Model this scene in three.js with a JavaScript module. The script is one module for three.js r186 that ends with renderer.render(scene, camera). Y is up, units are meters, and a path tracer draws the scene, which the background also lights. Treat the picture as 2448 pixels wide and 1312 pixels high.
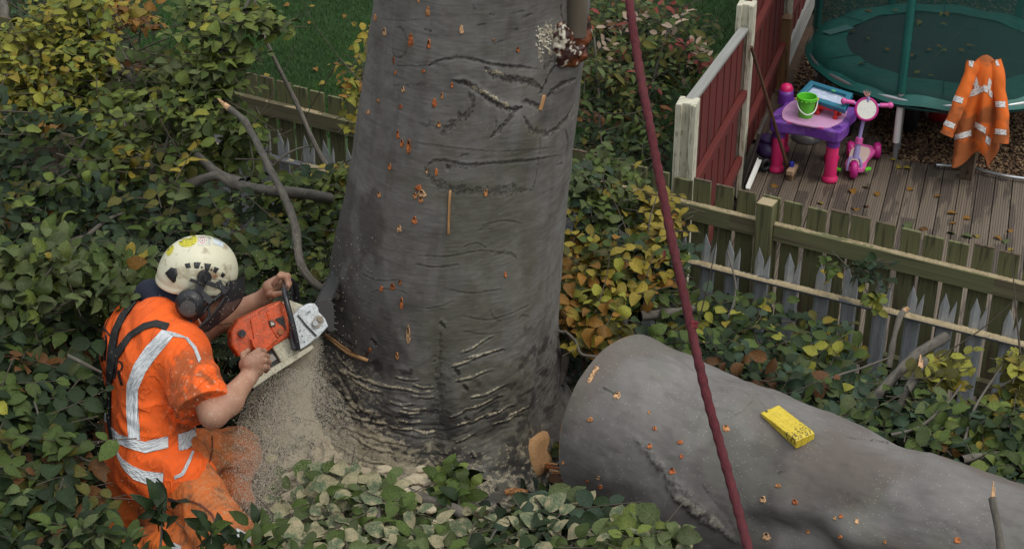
import * as THREE from 'three';
import { mergeGeometries, mergeVertices, toCreasedNormals } from 'three/addons/utils/BufferGeometryUtils.js';
import { RoundedBoxGeometry } from 'three/addons/geometries/RoundedBoxGeometry.js';

// ---------------------------------------------------------------- camera, sky, sun, exposure
const scene = new THREE.Scene();
const CAM_H = 4.9, PITCH = THREE.MathUtils.degToRad(29), FPX = 4060;
const camera = new THREE.PerspectiveCamera(2 * Math.atan(656 / FPX) * 180 / Math.PI, 2448 / 1312, 0.1, 300);
camera.position.set(0, CAM_H, 0); camera.rotation.set(-PITCH, 0, 0); scene.add(camera);
const renderer = new THREE.WebGLRenderer({ antialias: true });
renderer.toneMapping = THREE.LinearToneMapping;
renderer.toneMappingExposure = 0.92;
renderer.shadowMap.enabled = true; renderer.shadowMap.type = THREE.PCFSoftShadowMap;
{ // overcast sky: pale grey, a little brighter towards the zenith and round the hidden sun
  const W = 128, Hh = 64, a = new Float32Array(W * Hh * 4), sd = new THREE.Vector3(0.45, 0.8, 0.25).normalize(), d = new THREE.Vector3();
  for (let j = 0; j < Hh; j++) for (let i = 0; i < W; i++) {
    const el = ((j + 0.5) / Hh - 0.5) * Math.PI, az = ((i + 0.5) / W) * 2 * Math.PI - Math.PI;
    d.set(Math.cos(el) * Math.cos(az), Math.sin(el), Math.cos(el) * Math.sin(az));
    const up = Math.max(0, Math.sin(el)), s = Math.max(0, d.dot(sd));
    const L = 0.26 + 0.95 * up + 0.7 * Math.pow(s, 3), k = (j * W + i) * 4;
    a[k] = L * 0.95; a[k + 1] = L * 0.99; a[k + 2] = L * 1.03; a[k + 3] = 1;
  }
  const t = new THREE.DataTexture(a, W, Hh, THREE.RGBAFormat, THREE.FloatType);
  t.mapping = THREE.EquirectangularReflectionMapping; t.magFilter = t.minFilter = THREE.LinearFilter; t.needsUpdate = true;
  scene.background = t; scene.environment = t; scene.environmentIntensity = 1; scene.backgroundIntensity = 1;
}
const sun = new THREE.DirectionalLight(0xfff4e4, 1.1);
sun.position.set(0.45 * 20, 0.8 * 20, 0.25 * 20 - 7); sun.target.position.set(0, 0, -7);
sun.castShadow = true; sun.shadow.radius = 40; sun.shadow.mapSize.set(2048, 2048);
Object.assign(sun.shadow.camera, { left: -9, right: 9, top: 9, bottom: -9, near: 1, far: 50 });
scene.add(sun, sun.target);

// ---------------------------------------------------------------- helpers
const V = (x, y, z) => new THREE.Vector3(x, y, z);
function rngOf(s) { return () => { s |= 0; s = s + 0x6D2B79F5 | 0; let t = Math.imul(s ^ s >>> 15, 1 | s); t = t + Math.imul(t ^ t >>> 7, 61 | t) ^ t; return ((t ^ t >>> 14) >>> 0) / 4294967296; }; }
const lerp = (a, b, t) => a + (b - a) * t, clamp = (x, a = 0, b = 1) => Math.min(b, Math.max(a, x));
const sstep = (a, b, x) => { const t = clamp((x - a) / (b - a)); return t * t * (3 - 2 * t); };
function h2(i, j, s) { let n = Math.imul(i, 374761393) + Math.imul(j, 668265263) + Math.imul(s, 1274126177) | 0; n = Math.imul(n ^ n >>> 13, 1274126177); n = n ^ n >>> 16; return (n >>> 0) / 4294967296; }
function vn(x, y, s = 0) { const i = Math.floor(x), j = Math.floor(y); let f = x - i, g = y - j; f = f * f * (3 - 2 * f); g = g * g * (3 - 2 * g); const a = h2(i, j, s), b = h2(i + 1, j, s), c = h2(i, j + 1, s), d = h2(i + 1, j + 1, s); return a + (b - a) * f + (c - a) * g + (a - b - c + d) * f * g; }
function fbm(x, y, o = 4, s = 0) { let r = 0, a = 0.5, t = 0; for (let k = 0; k < o; k++) { r += a * vn(x, y, s + k * 17); t += a; a *= 0.5; x = x * 2.03 + 11.3; y = y * 2.03 + 7.7; } return r / t; }
function n3(x, y, z, s = 0) { const k = Math.floor(z), f = z - k, g = f * f * (3 - 2 * f); return lerp(vn(x + k * 37.7, y + k * 17.3, s), vn(x + (k + 1) * 37.7, y + (k + 1) * 17.3, s), g); }
function f3(x, y, z, o = 3, s = 0) { let r = 0, a = 0.5, t = 0; for (let k = 0; k < o; k++) { r += a * n3(x, y, z, s + k * 13); t += a; a *= 0.5; x *= 2.1; y *= 2.1; z *= 2.1; } return r / t; }
const toS = (c) => c <= 0.0031308 ? c * 12.92 : 1.055 * Math.pow(c, 1 / 2.4) - 0.055;
function tex(w, h, fn, { srgb = true, repeat } = {}) {
  const a = new Uint8Array(w * h * 4);
  for (let j = 0; j < h; j++) for (let i = 0; i < w; i++) {
    const c = fn(i, j), k = (j * w + i) * 4;
    for (let q = 0; q < 3; q++) { const v = typeof c === 'number' ? c : c[q]; a[k + q] = Math.round(255 * clamp(srgb ? toS(v) : v)); }
    a[k + 3] = typeof c === 'number' || c.length < 4 ? 255 : Math.round(255 * clamp(c[3]));
  }
  const t = new THREE.DataTexture(a, w, h, THREE.RGBAFormat);
  t.wrapS = t.wrapT = THREE.RepeatWrapping; t.magFilter = THREE.LinearFilter; t.minFilter = THREE.LinearMipmapLinearFilter; t.generateMipmaps = true;
  if (srgb) t.colorSpace = THREE.SRGBColorSpace;
  if (repeat) t.repeat.set(repeat[0], repeat[1]);
  t.needsUpdate = true; return t;
}
const lin = (r, g, b) => new THREE.Color().setRGB(r, g, b);
const M = (r, g, b, rough = 0.8, o = {}) => new THREE.MeshStandardMaterial({ color: lin(r, g, b), roughness: rough, side: THREE.DoubleSide, ...o });
// a photograph pixel at an optical depth, on a level plane or on a vertical plane, as a point of the place
const sP = Math.sin(PITCH), cP = Math.cos(PITCH);
function rayOf(u, v) { const x = (u - 1224) / FPX, y = -(v - 656) / FPX; return V(x, y * cP - sP, -(cP + y * sP)); }
const P = (u, v, d) => { const r = rayOf(u, v); return V(r.x * d, CAM_H + r.y * d, r.z * d); };
const onY = (u, v, y) => { const r = rayOf(u, v), d = (y - CAM_H) / r.y; return V(r.x * d, y, r.z * d); };
function onPlane(u, v, o, n) { const r = rayOf(u, v), d = (n.dot(o) - n.y * CAM_H) / n.dot(r); return V(r.x * d, CAM_H + r.y * d, r.z * d); }
function pixelOf(p) { const y = p.y - CAM_H, d = -y * sP - p.z * cP, yy = y * cP - p.z * sP; return [1224 + FPX * p.x / d, 656 - FPX * yy / d, d]; }
const names = {};
function numbered(n) { if (!(n in names)) { names[n] = 0; return n; } names[n]++; return n + '_' + String(names[n]).padStart(3, '0'); }
function tag(o, label, category, group, kind) { if (label) o.userData.label = label; if (category) o.userData.category = category; if (group) o.userData.group = group; if (kind) o.userData.kind = kind; return o; }
function thing(name, label, category, pos = [0, 0, 0], turn = 0, group) { const o = new THREE.Group(); o.name = numbered(name); scene.add(o); o.position.set(...pos); o.rotation.y = turn; return tag(o, label, category, group); }
function obj(name, geo, mat, parent = scene, kind) {
  let g = Array.isArray(geo) ? (geo.length === 1 ? geo[0] : mergeGeometries(geo.map((q) => { const e = q.index ? q.toNonIndexed() : q; for (const k of Object.keys(e.attributes)) if (!['position', 'normal', 'uv'].includes(k)) e.deleteAttribute(k); return e; }))) : geo;
  const m = new THREE.Mesh(g, mat); m.name = parent === scene ? numbered(name) : name; m.castShadow = m.receiveShadow = true; parent.add(m);
  if (kind) m.userData.kind = kind; return m;
}
function localTo(g, t) { return g.translate(-t.position.x, -t.position.y, -t.position.z); } // world-built geometry under an unrotated thing
function inst(name, geo, mat, mats, cols, parent = scene) {
  const m = new THREE.InstancedMesh(geo, mat, mats.length); m.name = parent === scene ? numbered(name) : name;
  mats.forEach((q, i) => { m.setMatrixAt(i, q); if (cols) m.setColorAt(i, cols[i]); });
  m.userData.kind = 'stuff'; m.castShadow = m.receiveShadow = true; parent.add(m); return m;
}
function bx(w, h, d, x = 0, y = 0, z = 0, r = 0.003) { const g = r ? new RoundedBoxGeometry(w, h, d, 1, Math.min(r, w / 2.1, h / 2.1, d / 2.1)) : new THREE.BoxGeometry(w, h, d); return g.translate(x, y, z); }
function tube(pts, r, n = 24, k = 8, r1) {
  const c = new THREE.CatmullRomCurve3(pts), g = new THREE.TubeGeometry(c, n, 1, k, false), p = g.attributes.position, nn = g.attributes.normal;
  for (let i = 0; i <= n; i++) { const q = c.getPointAt(i / n), rr = typeof r === 'function' ? r(i / n) : r1 === undefined ? r : lerp(r, r1, i / n); for (let j = 0; j <= k; j++) { const a = i * (k + 1) + j; p.setXYZ(a, q.x + nn.getX(a) * rr, q.y + nn.getY(a) * rr, q.z + nn.getZ(a) * rr); } }
  return capped(g, n, k);
}
function capped(g, n, k) { // close both ends of a tube
  const idx = Array.from(g.index.array), p = Array.from(g.attributes.position.array), nm = Array.from(g.attributes.normal.array), uv = Array.from(g.attributes.uv.array);
  for (const e of [0, n]) { const c = [0, 0, 0]; for (let j = 0; j < k; j++) for (let q = 0; q < 3; q++) c[q] += p[(e * (k + 1) + j) * 3 + q] / k;
    const o = p.length / 3, m = e ? n - 1 : 1, ax = V(...c); for (let q = 0, j = m * (k + 1) * 3; q < 3; q++) { let s = 0; for (let b = 0; b < k; b++) s += p[(m * (k + 1) + b) * 3 + q] / k; ax.setComponent(q, ax.getComponent(q) - s); } ax.normalize();
    p.push(...c); nm.push(ax.x, ax.y, ax.z); uv.push(0.5, 0.5);
    for (let j = 0; j <= k; j++) { const b = (e * (k + 1) + j) * 3; p.push(p[b], p[b + 1], p[b + 2]); nm.push(ax.x, ax.y, ax.z); uv.push(0.5, 0.5); }
    for (let j = 0; j < k; j++) e ? idx.push(o, o + 1 + j, o + 2 + j) : idx.push(o, o + 2 + j, o + 1 + j); }
  const q = new THREE.BufferGeometry(); q.setAttribute('position', new THREE.Float32BufferAttribute(p, 3)); q.setAttribute('normal', new THREE.Float32BufferAttribute(nm, 3)); q.setAttribute('uv', new THREE.Float32BufferAttribute(uv, 2)); q.setIndex(idx); return q;
}
const rod = (a, b, r, r1 = r, k = 10) => { const d = b.clone().sub(a), g = new THREE.CylinderGeometry(r1, r, d.length(), k); g.applyQuaternion(new THREE.Quaternion().setFromUnitVectors(V(0, 1, 0), d.normalize())); const m = a.clone().add(b).multiplyScalar(0.5); return g.translate(m.x, m.y, m.z); };
function shapeOf(pts) { const s = new THREE.Shape(); pts.forEach((p, i) => i ? s.lineTo(p[0], p[1]) : s.moveTo(p[0], p[1])); s.closePath(); return s; }
function ext(pts, depth, bevel = 0.002, holes = []) { const s = shapeOf(pts); for (const h of holes) s.holes.push(shapeOf(h)); return new THREE.ExtrudeGeometry(s, { depth, bevelEnabled: bevel > 0, bevelSize: bevel, bevelThickness: bevel, bevelSegments: 2, curveSegments: 8 }); }
function smooth2(pts, n = 4, closed = true) { const c = new THREE.CatmullRomCurve3(pts.map((p) => V(p[0], p[1], p[2] || 0)), closed, 'centripetal'); return c.getPoints(pts.length * n).slice(0, closed ? -1 : undefined).map((p) => [p.x, p.y, p.z]); }
function grid(nu, nv, fn, uvf) { // surface from fn(s,t), s,t in 0..1
  const p = [], uv = [], idx = [];
  for (let j = 0; j <= nv; j++) for (let i = 0; i <= nu; i++) { const q = fn(i / nu, j / nv); p.push(q.x, q.y, q.z); const w = uvf ? uvf(i / nu, j / nv) : [i / nu, j / nv]; uv.push(w[0], w[1]); }
  for (let j = 0; j < nv; j++) for (let i = 0; i < nu; i++) { const a = j * (nu + 1) + i, b = a + 1, c = a + nu + 1, d = c + 1; idx.push(a, b, d, a, d, c); }
  const g = new THREE.BufferGeometry(); g.setAttribute('position', new THREE.Float32BufferAttribute(p, 3)); g.setAttribute('uv', new THREE.Float32BufferAttribute(uv, 2)); g.setIndex(idx); g.computeVertexNormals(); return g;
}
// where the ray through a photograph pixel first meets a mesh (triangles sorted into 12-pixel cells once per mesh)
function cells(mesh) {
  mesh.updateMatrixWorld(true); const p = mesh.geometry.attributes.position, id = mesh.geometry.index, n = (id ? id.count : p.count) / 3, q = V(0, 0, 0), C = 12, map = new Map(), px = new Float32Array(p.count * 2), w = new Float32Array(p.count * 3);
  for (let i = 0; i < p.count; i++) { q.fromBufferAttribute(p, i).applyMatrix4(mesh.matrixWorld); const s = pixelOf(q); px[i * 2] = s[0]; px[i * 2 + 1] = s[1]; w[i * 3] = q.x; w[i * 3 + 1] = q.y; w[i * 3 + 2] = q.z; }
  for (let t = 0; t < n; t++) { const v = [0, 1, 2].map((k) => id ? id.getX(t * 3 + k) : t * 3 + k); let x0 = 1e9, x1 = -1e9, y0 = 1e9, y1 = -1e9; for (const k of v) { x0 = Math.min(x0, px[k * 2]); x1 = Math.max(x1, px[k * 2]); y0 = Math.min(y0, px[k * 2 + 1]); y1 = Math.max(y1, px[k * 2 + 1]); }
    if (x1 < -200 || x0 > 2700 || y1 < -200 || y0 > 1600) continue; for (let j = Math.floor(y0 / C); j <= y1 / C; j++) for (let i = Math.floor(x0 / C); i <= x1 / C; i++) { const k = j * 4096 + i; let l = map.get(k); if (!l) map.set(k, l = []); l.push(v); } }
  mesh.userData.cells = { map, w, C }; return mesh.userData.cells;
}
const HR = new THREE.Ray(), HA = V(0, 0, 0), HB = V(0, 0, 0), HC = V(0, 0, 0), HP = V(0, 0, 0), cellsOf = new Map();
function hit(mesh, u, v) {
  let c = cellsOf.get(mesh); if (!c) { c = cells(mesh); delete mesh.userData.cells; cellsOf.set(mesh, c); }
  HR.origin.set(0, CAM_H, 0); HR.direction.copy(rayOf(u, v)).normalize(); let best = 1e9, out = null; const L = c.map.get(Math.floor(v / c.C) * 4096 + Math.floor(u / c.C)) || [];
  for (const t of L) { HA.fromArray(c.w, t[0] * 3); HB.fromArray(c.w, t[1] * 3); HC.fromArray(c.w, t[2] * 3); if (!HR.intersectTriangle(HA, HB, HC, false, HP)) continue; const d = HP.distanceTo(HR.origin); if (d < best) { best = d; out = { t, point: HP.clone(), a: HA.clone(), b: HB.clone(), c: HC.clone() }; } }
  if (!out) return null; const N = out.b.clone().sub(out.a).cross(out.c.clone().sub(out.a)).normalize(); if (N.dot(HR.direction) > 0) N.negate(); out.face = { normal: N };
  const uv = mesh.geometry.attributes.uv, bc = THREE.Triangle.getBarycoord(out.point, out.a, out.b, out.c, V(0, 0, 0)); if (uv && bc) { out.uv = { x: bc.x * uv.getX(out.t[0]) + bc.y * uv.getX(out.t[1]) + bc.z * uv.getX(out.t[2]), y: bc.x * uv.getY(out.t[0]) + bc.y * uv.getY(out.t[1]) + bc.z * uv.getY(out.t[2]) }; }
  return out;
}
// signed distance fields meshed by surface nets
const cap = (a, b, ra, rb = ra) => ({ a, d: b.clone().sub(a), l: Math.max(1e-9, b.distanceToSquared(a)), ra, rb });
function dCap(c, x, y, z) { const px = x - c.a.x, py = y - c.a.y, pz = z - c.a.z; let t = (px * c.d.x + py * c.d.y + pz * c.d.z) / c.l; t = t < 0 ? 0 : t > 1 ? 1 : t; const qx = px - c.d.x * t, qy = py - c.d.y * t, qz = pz - c.d.z * t; return Math.sqrt(qx * qx + qy * qy + qz * qz) - (c.ra + (c.rb - c.ra) * t); }
const smin = (a, b, k) => { const h = Math.max(k - Math.abs(a - b), 0) / k; return Math.min(a, b) - h * h * k * 0.25; };
const union = (caps, k) => (x, y, z) => { let d = dCap(caps[0], x, y, z); for (let i = 1; i < caps.length; i++) { const e = dCap(caps[i], x, y, z); d = e > d + k ? d : smin(d, e, k); } return d; };
function boundsOf(caps, m = 0.05) { const b = new THREE.Box3(); for (const c of caps) { const r = Math.max(c.ra, c.rb) + m, e = c.a.clone().add(c.d); for (const q of [c.a, e]) { b.expandByPoint(q.clone().addScalar(r)); b.expandByPoint(q.clone().addScalar(-r)); } } return b; }
function nets(f, box, cell, uvScale = 1) {
  const n = box.getSize(V()).divideScalar(cell), nx = Math.ceil(n.x) + 2, ny = Math.ceil(n.y) + 2, nz = Math.ceil(n.z) + 2, o = box.min.clone().addScalar(-cell * 0.5), F = new Float32Array(nx * ny * nz);
  for (let k = 0, q = 0; k < nz; k++) for (let j = 0; j < ny; j++) for (let i = 0; i < nx; i++, q++) F[q] = f(o.x + i * cell, o.y + j * cell, o.z + k * cell);
  const id = new Int32Array(nx * ny * nz).fill(-1), pos = [], idx = [], at = (i, j, k) => (k * ny + j) * nx + i;
  for (let k = 0; k < nz - 1; k++) for (let j = 0; j < ny - 1; j++) for (let i = 0; i < nx - 1; i++) {
    let mask = 0; const g = []; for (let c = 0; c < 8; c++) { const w = F[at(i + (c & 1), j + (c >> 1 & 1), k + (c >> 2))]; g.push(w); if (w < 0) mask |= 1 << c; }
    if (mask === 0 || mask === 255) continue; let sx = 0, sy = 0, sz = 0, m = 0;
    for (let c = 0; c < 8; c++) for (const b of [1, 2, 4]) { const e = c | b; if (e === c) continue; if ((g[c] < 0) !== (g[e] < 0)) { const t = g[c] / (g[c] - g[e]); sx += (c & 1) + (b === 1 ? t : 0); sy += (c >> 1 & 1) + (b === 2 ? t : 0); sz += (c >> 2) + (b === 4 ? t : 0); m++; } }
    id[at(i, j, k)] = pos.length / 3; pos.push(o.x + (i + sx / m) * cell, o.y + (j + sy / m) * cell, o.z + (k + sz / m) * cell);
  }
  for (let k = 1; k < nz - 1; k++) for (let j = 1; j < ny - 1; j++) for (let i = 1; i < nx - 1; i++) {
    const w = F[at(i, j, k)] < 0;
    const quad = (a, b, c, d, flip) => { if (a < 0 || b < 0 || c < 0 || d < 0) return; flip ? idx.push(a, c, b, a, d, c) : idx.push(a, b, c, a, c, d); };
    if (w !== F[at(i + 1, j, k)] < 0) quad(id[at(i, j - 1, k - 1)], id[at(i, j, k - 1)], id[at(i, j, k)], id[at(i, j - 1, k)], !w);
    if (w !== F[at(i, j + 1, k)] < 0) quad(id[at(i - 1, j, k - 1)], id[at(i - 1, j, k)], id[at(i, j, k)], id[at(i, j, k - 1)], !w);
    if (w !== F[at(i, j, k + 1)] < 0) quad(id[at(i - 1, j - 1, k)], id[at(i, j - 1, k)], id[at(i, j, k)], id[at(i - 1, j, k)], !w);
  }
  const nm = new Float32Array(pos.length), uv = new Float32Array(pos.length / 3 * 2), e = cell * 0.5;
  for (let i = 0; i < pos.length; i += 3) { const [x, y, z] = [pos[i], pos[i + 1], pos[i + 2]]; let a = f(x + e, y, z) - f(x - e, y, z), b = f(x, y + e, z) - f(x, y - e, z), c = f(x, y, z + e) - f(x, y, z - e); const l = Math.hypot(a, b, c) || 1; nm[i] = a / l; nm[i + 1] = b / l; nm[i + 2] = c / l; uv[i / 3 * 2] = (x + z * 0.7) * uvScale; uv[i / 3 * 2 + 1] = (y + z * 0.3) * uvScale; }
  const g = new THREE.BufferGeometry(); g.setAttribute('position', new THREE.Float32BufferAttribute(pos, 3)); g.setAttribute('normal', new THREE.Float32BufferAttribute(nm, 3)); g.setAttribute('uv', new THREE.Float32BufferAttribute(uv, 2)); g.setIndex(idx); return g;
}
function paint(g, fn) { const p = g.attributes.position, nn = g.attributes.normal, c = new Float32Array(p.count * 3); for (let i = 0; i < p.count; i++) { const q = fn(p.getX(i), p.getY(i), p.getZ(i), nn.getX(i), nn.getY(i), nn.getZ(i)); c[i * 3] = q[0]; c[i * 3 + 1] = q[1]; c[i * 3 + 2] = q[2]; } g.setAttribute('color', new THREE.Float32BufferAttribute(c, 3)); return g; }
const mixc = (a, b, t) => [lerp(a[0], b[0], t), lerp(a[1], b[1], t), lerp(a[2], b[2], t)];
// first crossing of a photograph ray with a distance field
function march(f, u, v, d0, d1, off = 0) { const r = rayOf(u, v); let a = d0; for (let d = d0; d < d1; d += 0.004) { if (f(r.x * d, CAM_H + r.y * d, r.z * d) < off) { a = d; break; } a = 0; } if (!a) return null; let lo = a - 0.004, hi = a; for (let k = 0; k < 12; k++) { const m = (lo + hi) / 2; f(r.x * m, CAM_H + r.y * m, r.z * m) < off ? hi = m : lo = m; } return V(r.x * lo, CAM_H + r.y * lo, r.z * lo); }
const grad = (f, p, e = 0.004) => V(f(p.x + e, p.y, p.z) - f(p.x - e, p.y, p.z), f(p.x, p.y + e, p.z) - f(p.x, p.y - e, p.z), f(p.x, p.y, p.z + e) - f(p.x, p.y, p.z - e)).normalize();
// a cloth band lying on a distance field, between two edge lines
function bandOn(f, A, B, n, m, d0, d1, off, thick = 0.003) {
  const at = (L, t) => { const x = t * (L.length - 1), i = Math.min(L.length - 2, Math.floor(x)); return [lerp(L[i][0], L[i + 1][0], x - i), lerp(L[i][1], L[i + 1][1], x - i)]; };
  const rows = []; for (let i = 0; i <= n; i++) { const a = at(A, i / n), b = at(B, i / n), row = []; for (let j = 0; j <= m; j++) { const q = march(f, lerp(a[0], b[0], j / m), lerp(a[1], b[1], j / m), d0, d1, off); row.push(q); } rows.push(row); }
  for (let it = 0; it < 60; it++) { let miss = 0; for (let i = 0; i <= n; i++) for (let j = 0; j <= m; j++) if (!rows[i][j]) { const c = [[i, j - 1], [i, j + 1], [i - 1, j], [i + 1, j]].filter(([a, b]) => rows[a] && rows[a][b]); if (c.length) rows[i][j] = rows[c[0][0]][c[0][1]].clone(); else miss++; } if (!miss) break; }
  const top = grid(m, n, (s, t) => rows[Math.round(t * n)][Math.round(s * m)]);
  const bot = grid(m, n, (s, t) => { const q = rows[Math.round(t * n)][Math.round(s * m)]; return q.clone().addScaledVector(grad(f, q), -thick); });
  return mergeGeometries([top, bot]);
}
// a small raised or sunken scar lying on a mesh: outline in photograph pixels round a centre
function scarOn(mesh, outline, lift, dish) {
  const c = [0, 0]; for (const p of outline) { c[0] += p[0] / outline.length; c[1] += p[1] / outline.length; }
  const hc = hit(mesh, c[0], c[1]); if (!hc) return null; const N = hc.face.normal, pos = [], idx = [], K = outline.length, uv = [];
  const push = (u, v, l) => { const h = hit(mesh, u, v) || hc; pos.push(h.point.x + N.x * l, h.point.y + N.y * l, h.point.z + N.z * l); uv.push(u / 40, v / 40); };
  push(c[0], c[1], dish); for (const p of outline) push(lerp(c[0], p[0], 0.6), lerp(c[1], p[1], 0.6), lerp(dish, lift, 0.35)); for (const p of outline) push(p[0], p[1], lift); for (const p of outline) push(lerp(c[0], p[0], 1.12), lerp(c[1], p[1], 1.12), -0.004);
  for (let i = 0; i < K; i++) { const j = (i + 1) % K; idx.push(0, 1 + j, 1 + i); for (const b of [1, 1 + K]) idx.push(b + i, b + j, b + K + i, b + j, b + K + j, b + K + i); }
  const g = new THREE.BufferGeometry(); g.setAttribute('position', new THREE.Float32BufferAttribute(pos, 3)); g.setAttribute('uv', new THREE.Float32BufferAttribute(uv, 2)); g.setIndex(idx); g.computeVertexNormals(); return g;
}
// ================================================================ the ground, lawn, bank, deck, mulch
const FA = V(-1.224, 0, -9.341), FB = V(2.16, 0, -7.423), FT = FB.clone().sub(FA).normalize(), FN = V(-FT.z, 0, FT.x); // wooden fence line, FN points to the camera side
if (FN.z < 0) FN.negate();
const fenceAt = (s, off = 0, y = 0) => FA.clone().addScaledVector(FT, s).addScaledVector(FN, off).setY(y);
const bankY = (x, z) => { const q = (x - FA.x) * FN.x + (z - FA.z) * FN.z; return 0.02 + 0.2 * sstep(0.1, 1.5, q); };
const soilTex = tex(256, 256, (i, j) => { const n = fbm(i / 40, j / 40, 5, 3), f = h2(i, j, 5); return mixc([0.022, 0.017, 0.012], [0.06, 0.047, 0.032], clamp(n * 1.3 - 0.3 + (f - 0.5) * 0.4)); }, { repeat: [1, 1] });
const soilM = new THREE.MeshStandardMaterial({ map: soilTex, roughness: 1, side: THREE.DoubleSide });
const uvm = (g, s = 1) => { const p = g.attributes.position, u = g.attributes.uv; for (let i = 0; i < p.count; i++) u.setXY(i, p.getX(i) * s, p.getZ(i) * s); return g; };
tag(obj('ground', uvm(new THREE.PlaneGeometry(240, 240).rotateX(-Math.PI / 2).translate(0, -0.08, -20), 0.7), soilM), 'dark bare soil around the gardens', null, null, 'structure');
{ // the bank on the tree side of the fence
  const g = grid(80, 60, (s, t) => { const p = fenceAt(lerp(-7, 7, s), lerp(0.02, 9, t * t)); const n = fbm(p.x * 3, p.z * 3, 4, 9); return V(p.x, bankY(p.x, p.z) + (n - 0.5) * 0.09, p.z); });
  tag(obj('bank', uvm(g, 1.3), soilM), 'dark earth bank under the cut branches', null, null, 'structure');
}
const R1 = V(0.93, 0, -8.28), R2 = V(1.46, 0, -10.03), RT = R2.clone().sub(R1).normalize(); // red fence line, going away
const RE = V(-RT.z, 0, RT.x); if (RE.x < 0) RE.negate();                                // to the deck side
const redAt = (s, off = 0, y = 0) => R1.clone().addScaledVector(RT, s).addScaledVector(RE, off).setY(y);
{ // lawn beyond the wooden fence, left of the red fence
  const lawnTex = tex(256, 256, (i, j) => { const n = fbm(i / 22, j / 22, 5, 21); return mixc([0.016, 0.04, 0.012], [0.034, 0.072, 0.02], n); });
  const lm = new THREE.MeshStandardMaterial({ map: lawnTex, roughness: 1 });
  const pts = [fenceAt(-12, -0.08), fenceAt(2.45, -0.08), redAt(0.1, -0.08), redAt(12, -0.08), V(-30, 0, -26)];
  const g = new THREE.ShapeGeometry(shapeOf(pts.map((p) => [p.x, -p.z]))).rotateX(-Math.PI / 2);
  tag(obj('lawn', uvm(g, 0.9), lm), 'dark green mown lawn behind the wooden fence', null, null, 'structure');
  const r = rngOf(4), ms = [], cs = [], m = new THREE.Matrix4(), q = new THREE.Quaternion(), e = new THREE.Euler();
  const bl = new THREE.BufferGeometry(); bl.setAttribute('position', new THREE.Float32BufferAttribute([-0.5, 0, 0, 0.5, 0, 0, 0.35, 0.55, 0.12, -0.35, 0.55, 0.12, 0, 1, 0.42], 3)); bl.setIndex([0, 1, 2, 0, 2, 3, 3, 2, 4]); bl.computeVertexNormals();
  while (ms.length < 100000) { const u = r() < 0.7 ? lerp(150, 940, r()) : lerp(1340, 1800, r()), v = lerp(-30, 330, r()), p = onY(u, v, 0); if ((p.x - FA.x) * FN.x + (p.z - FA.z) * FN.z > -0.1 || (p.x - R1.x) * RE.x + (p.z - R1.z) * RE.z > -0.08) continue;
    e.set((r() - 0.5) * 1.1, r() * 6.28, (r() - 0.5) * 1.1); const h = lerp(0.025, 0.055, r()); m.compose(p, q.setFromEuler(e), V(0.004, h, h)); ms.push(m.clone()); const k = fbm(p.x * 2.5, p.z * 2.5, 3, 8); cs.push(lin(0.03 + 0.04 * k * r(), 0.068 + 0.095 * k * r() + 0.025 * k, 0.014 + 0.01 * r())); }
  tag(inst('grass', bl, M(1, 1, 1, 0.9), ms, cs), 'short damp green grass blades of the lawn behind the fence', 'grass');
}
// deck of grooved planks
const DD = RT.clone(), DE = RE.clone();
const edgeO = V(2.606, 0, -10.47), edgeT = V(0.9, 0, 0.40).normalize();
const cross2 = (o, d, a, b) => { const den = d.x * b.z - d.z * b.x; return ((a.x - o.x) * b.z - (a.z - o.z) * b.x) / den; };
{
  const deck = thing('deck', 'brown grooved timber decking beside the red fence', null, [0, 0, 0]); deck.userData.kind = 'structure';
  const mk = (s) => tex(128, 1024, (i, j) => {
    const x = i / 128, y = j / 1024; const g = fbm(x * 14 + s * 3, y * 3 + s, 3, s), w = fbm(x * 2 + s * 5.3, y * 7 + s * 2.1, 4, 40 + s); const darkPatch = sstep(0.54, 0.62, w + 0.16 * (fbm(x * 5, y * 30 + s, 3, 60 + s) - 0.5)); const sp = h2(i, j, s) > 0.955 ? 0.09 : 0;  // wet blotches on the planks
    const base = mixc([0.11, 0.08, 0.055], [0.2, 0.16, 0.118], g); const c = mixc(base, [0.05, 0.038, 0.03], darkPatch * 0.7); const gr = Math.abs(((x * 7) % 1) - 0.5) > 0.36 ? 0.75 : 1; return [c[0] * gr + sp, c[1] * gr + sp, c[2] * gr + sp * 0.8];
  });
  const groove = tex(128, 4, (i) => { const x = (i / 128 * 7) % 1; return Math.abs(x - 0.5) > 0.34 ? 0 : 1; }, { srgb: false });
  const mats = [1, 2, 3, 4].map((s) => new THREE.MeshStandardMaterial({ map: mk(s), bumpMap: groove, bumpScale: 0.004, roughness: 0.62 }));
  const r = rngOf(77); const W = 0.1085, pitch = 0.112; const ang = Math.atan2(DD.x, DD.z);
  const o = R1.clone().addScaledVector(DE, 0.07);
  for (let k = 0; k < 38; k++) {
    const c = o.clone().addScaledVector(DE, (k + 0.5) * pitch); const s0 = cross2(c, DD, fenceAt(0, -0.06), FT), s1 = cross2(c, DD, edgeO, edgeT) + (r() - 0.5) * 0.012 + 0.75 * sstep(7.5, 4, k); if (s1 - s0 < 0.1) break;
    const L = s1 - s0, g = new RoundedBoxGeometry(W, 0.028, L, 1, 0.004), uv = g.attributes.uv, p = g.attributes.position; const vo = r();
    for (let i = 0; i < p.count; i++) uv.setXY(i, p.getX(i) / W + 0.5, vo + p.getZ(i) / 3.2);
    const m = obj('plank', g, mats[k % 4], deck); const q = c.clone().addScaledVector(DD, (s0 + s1) / 2); m.position.set(q.x, -0.014 + (r() - 0.5) * 0.003, q.z); m.rotation.y = ang;
  }
}
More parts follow.
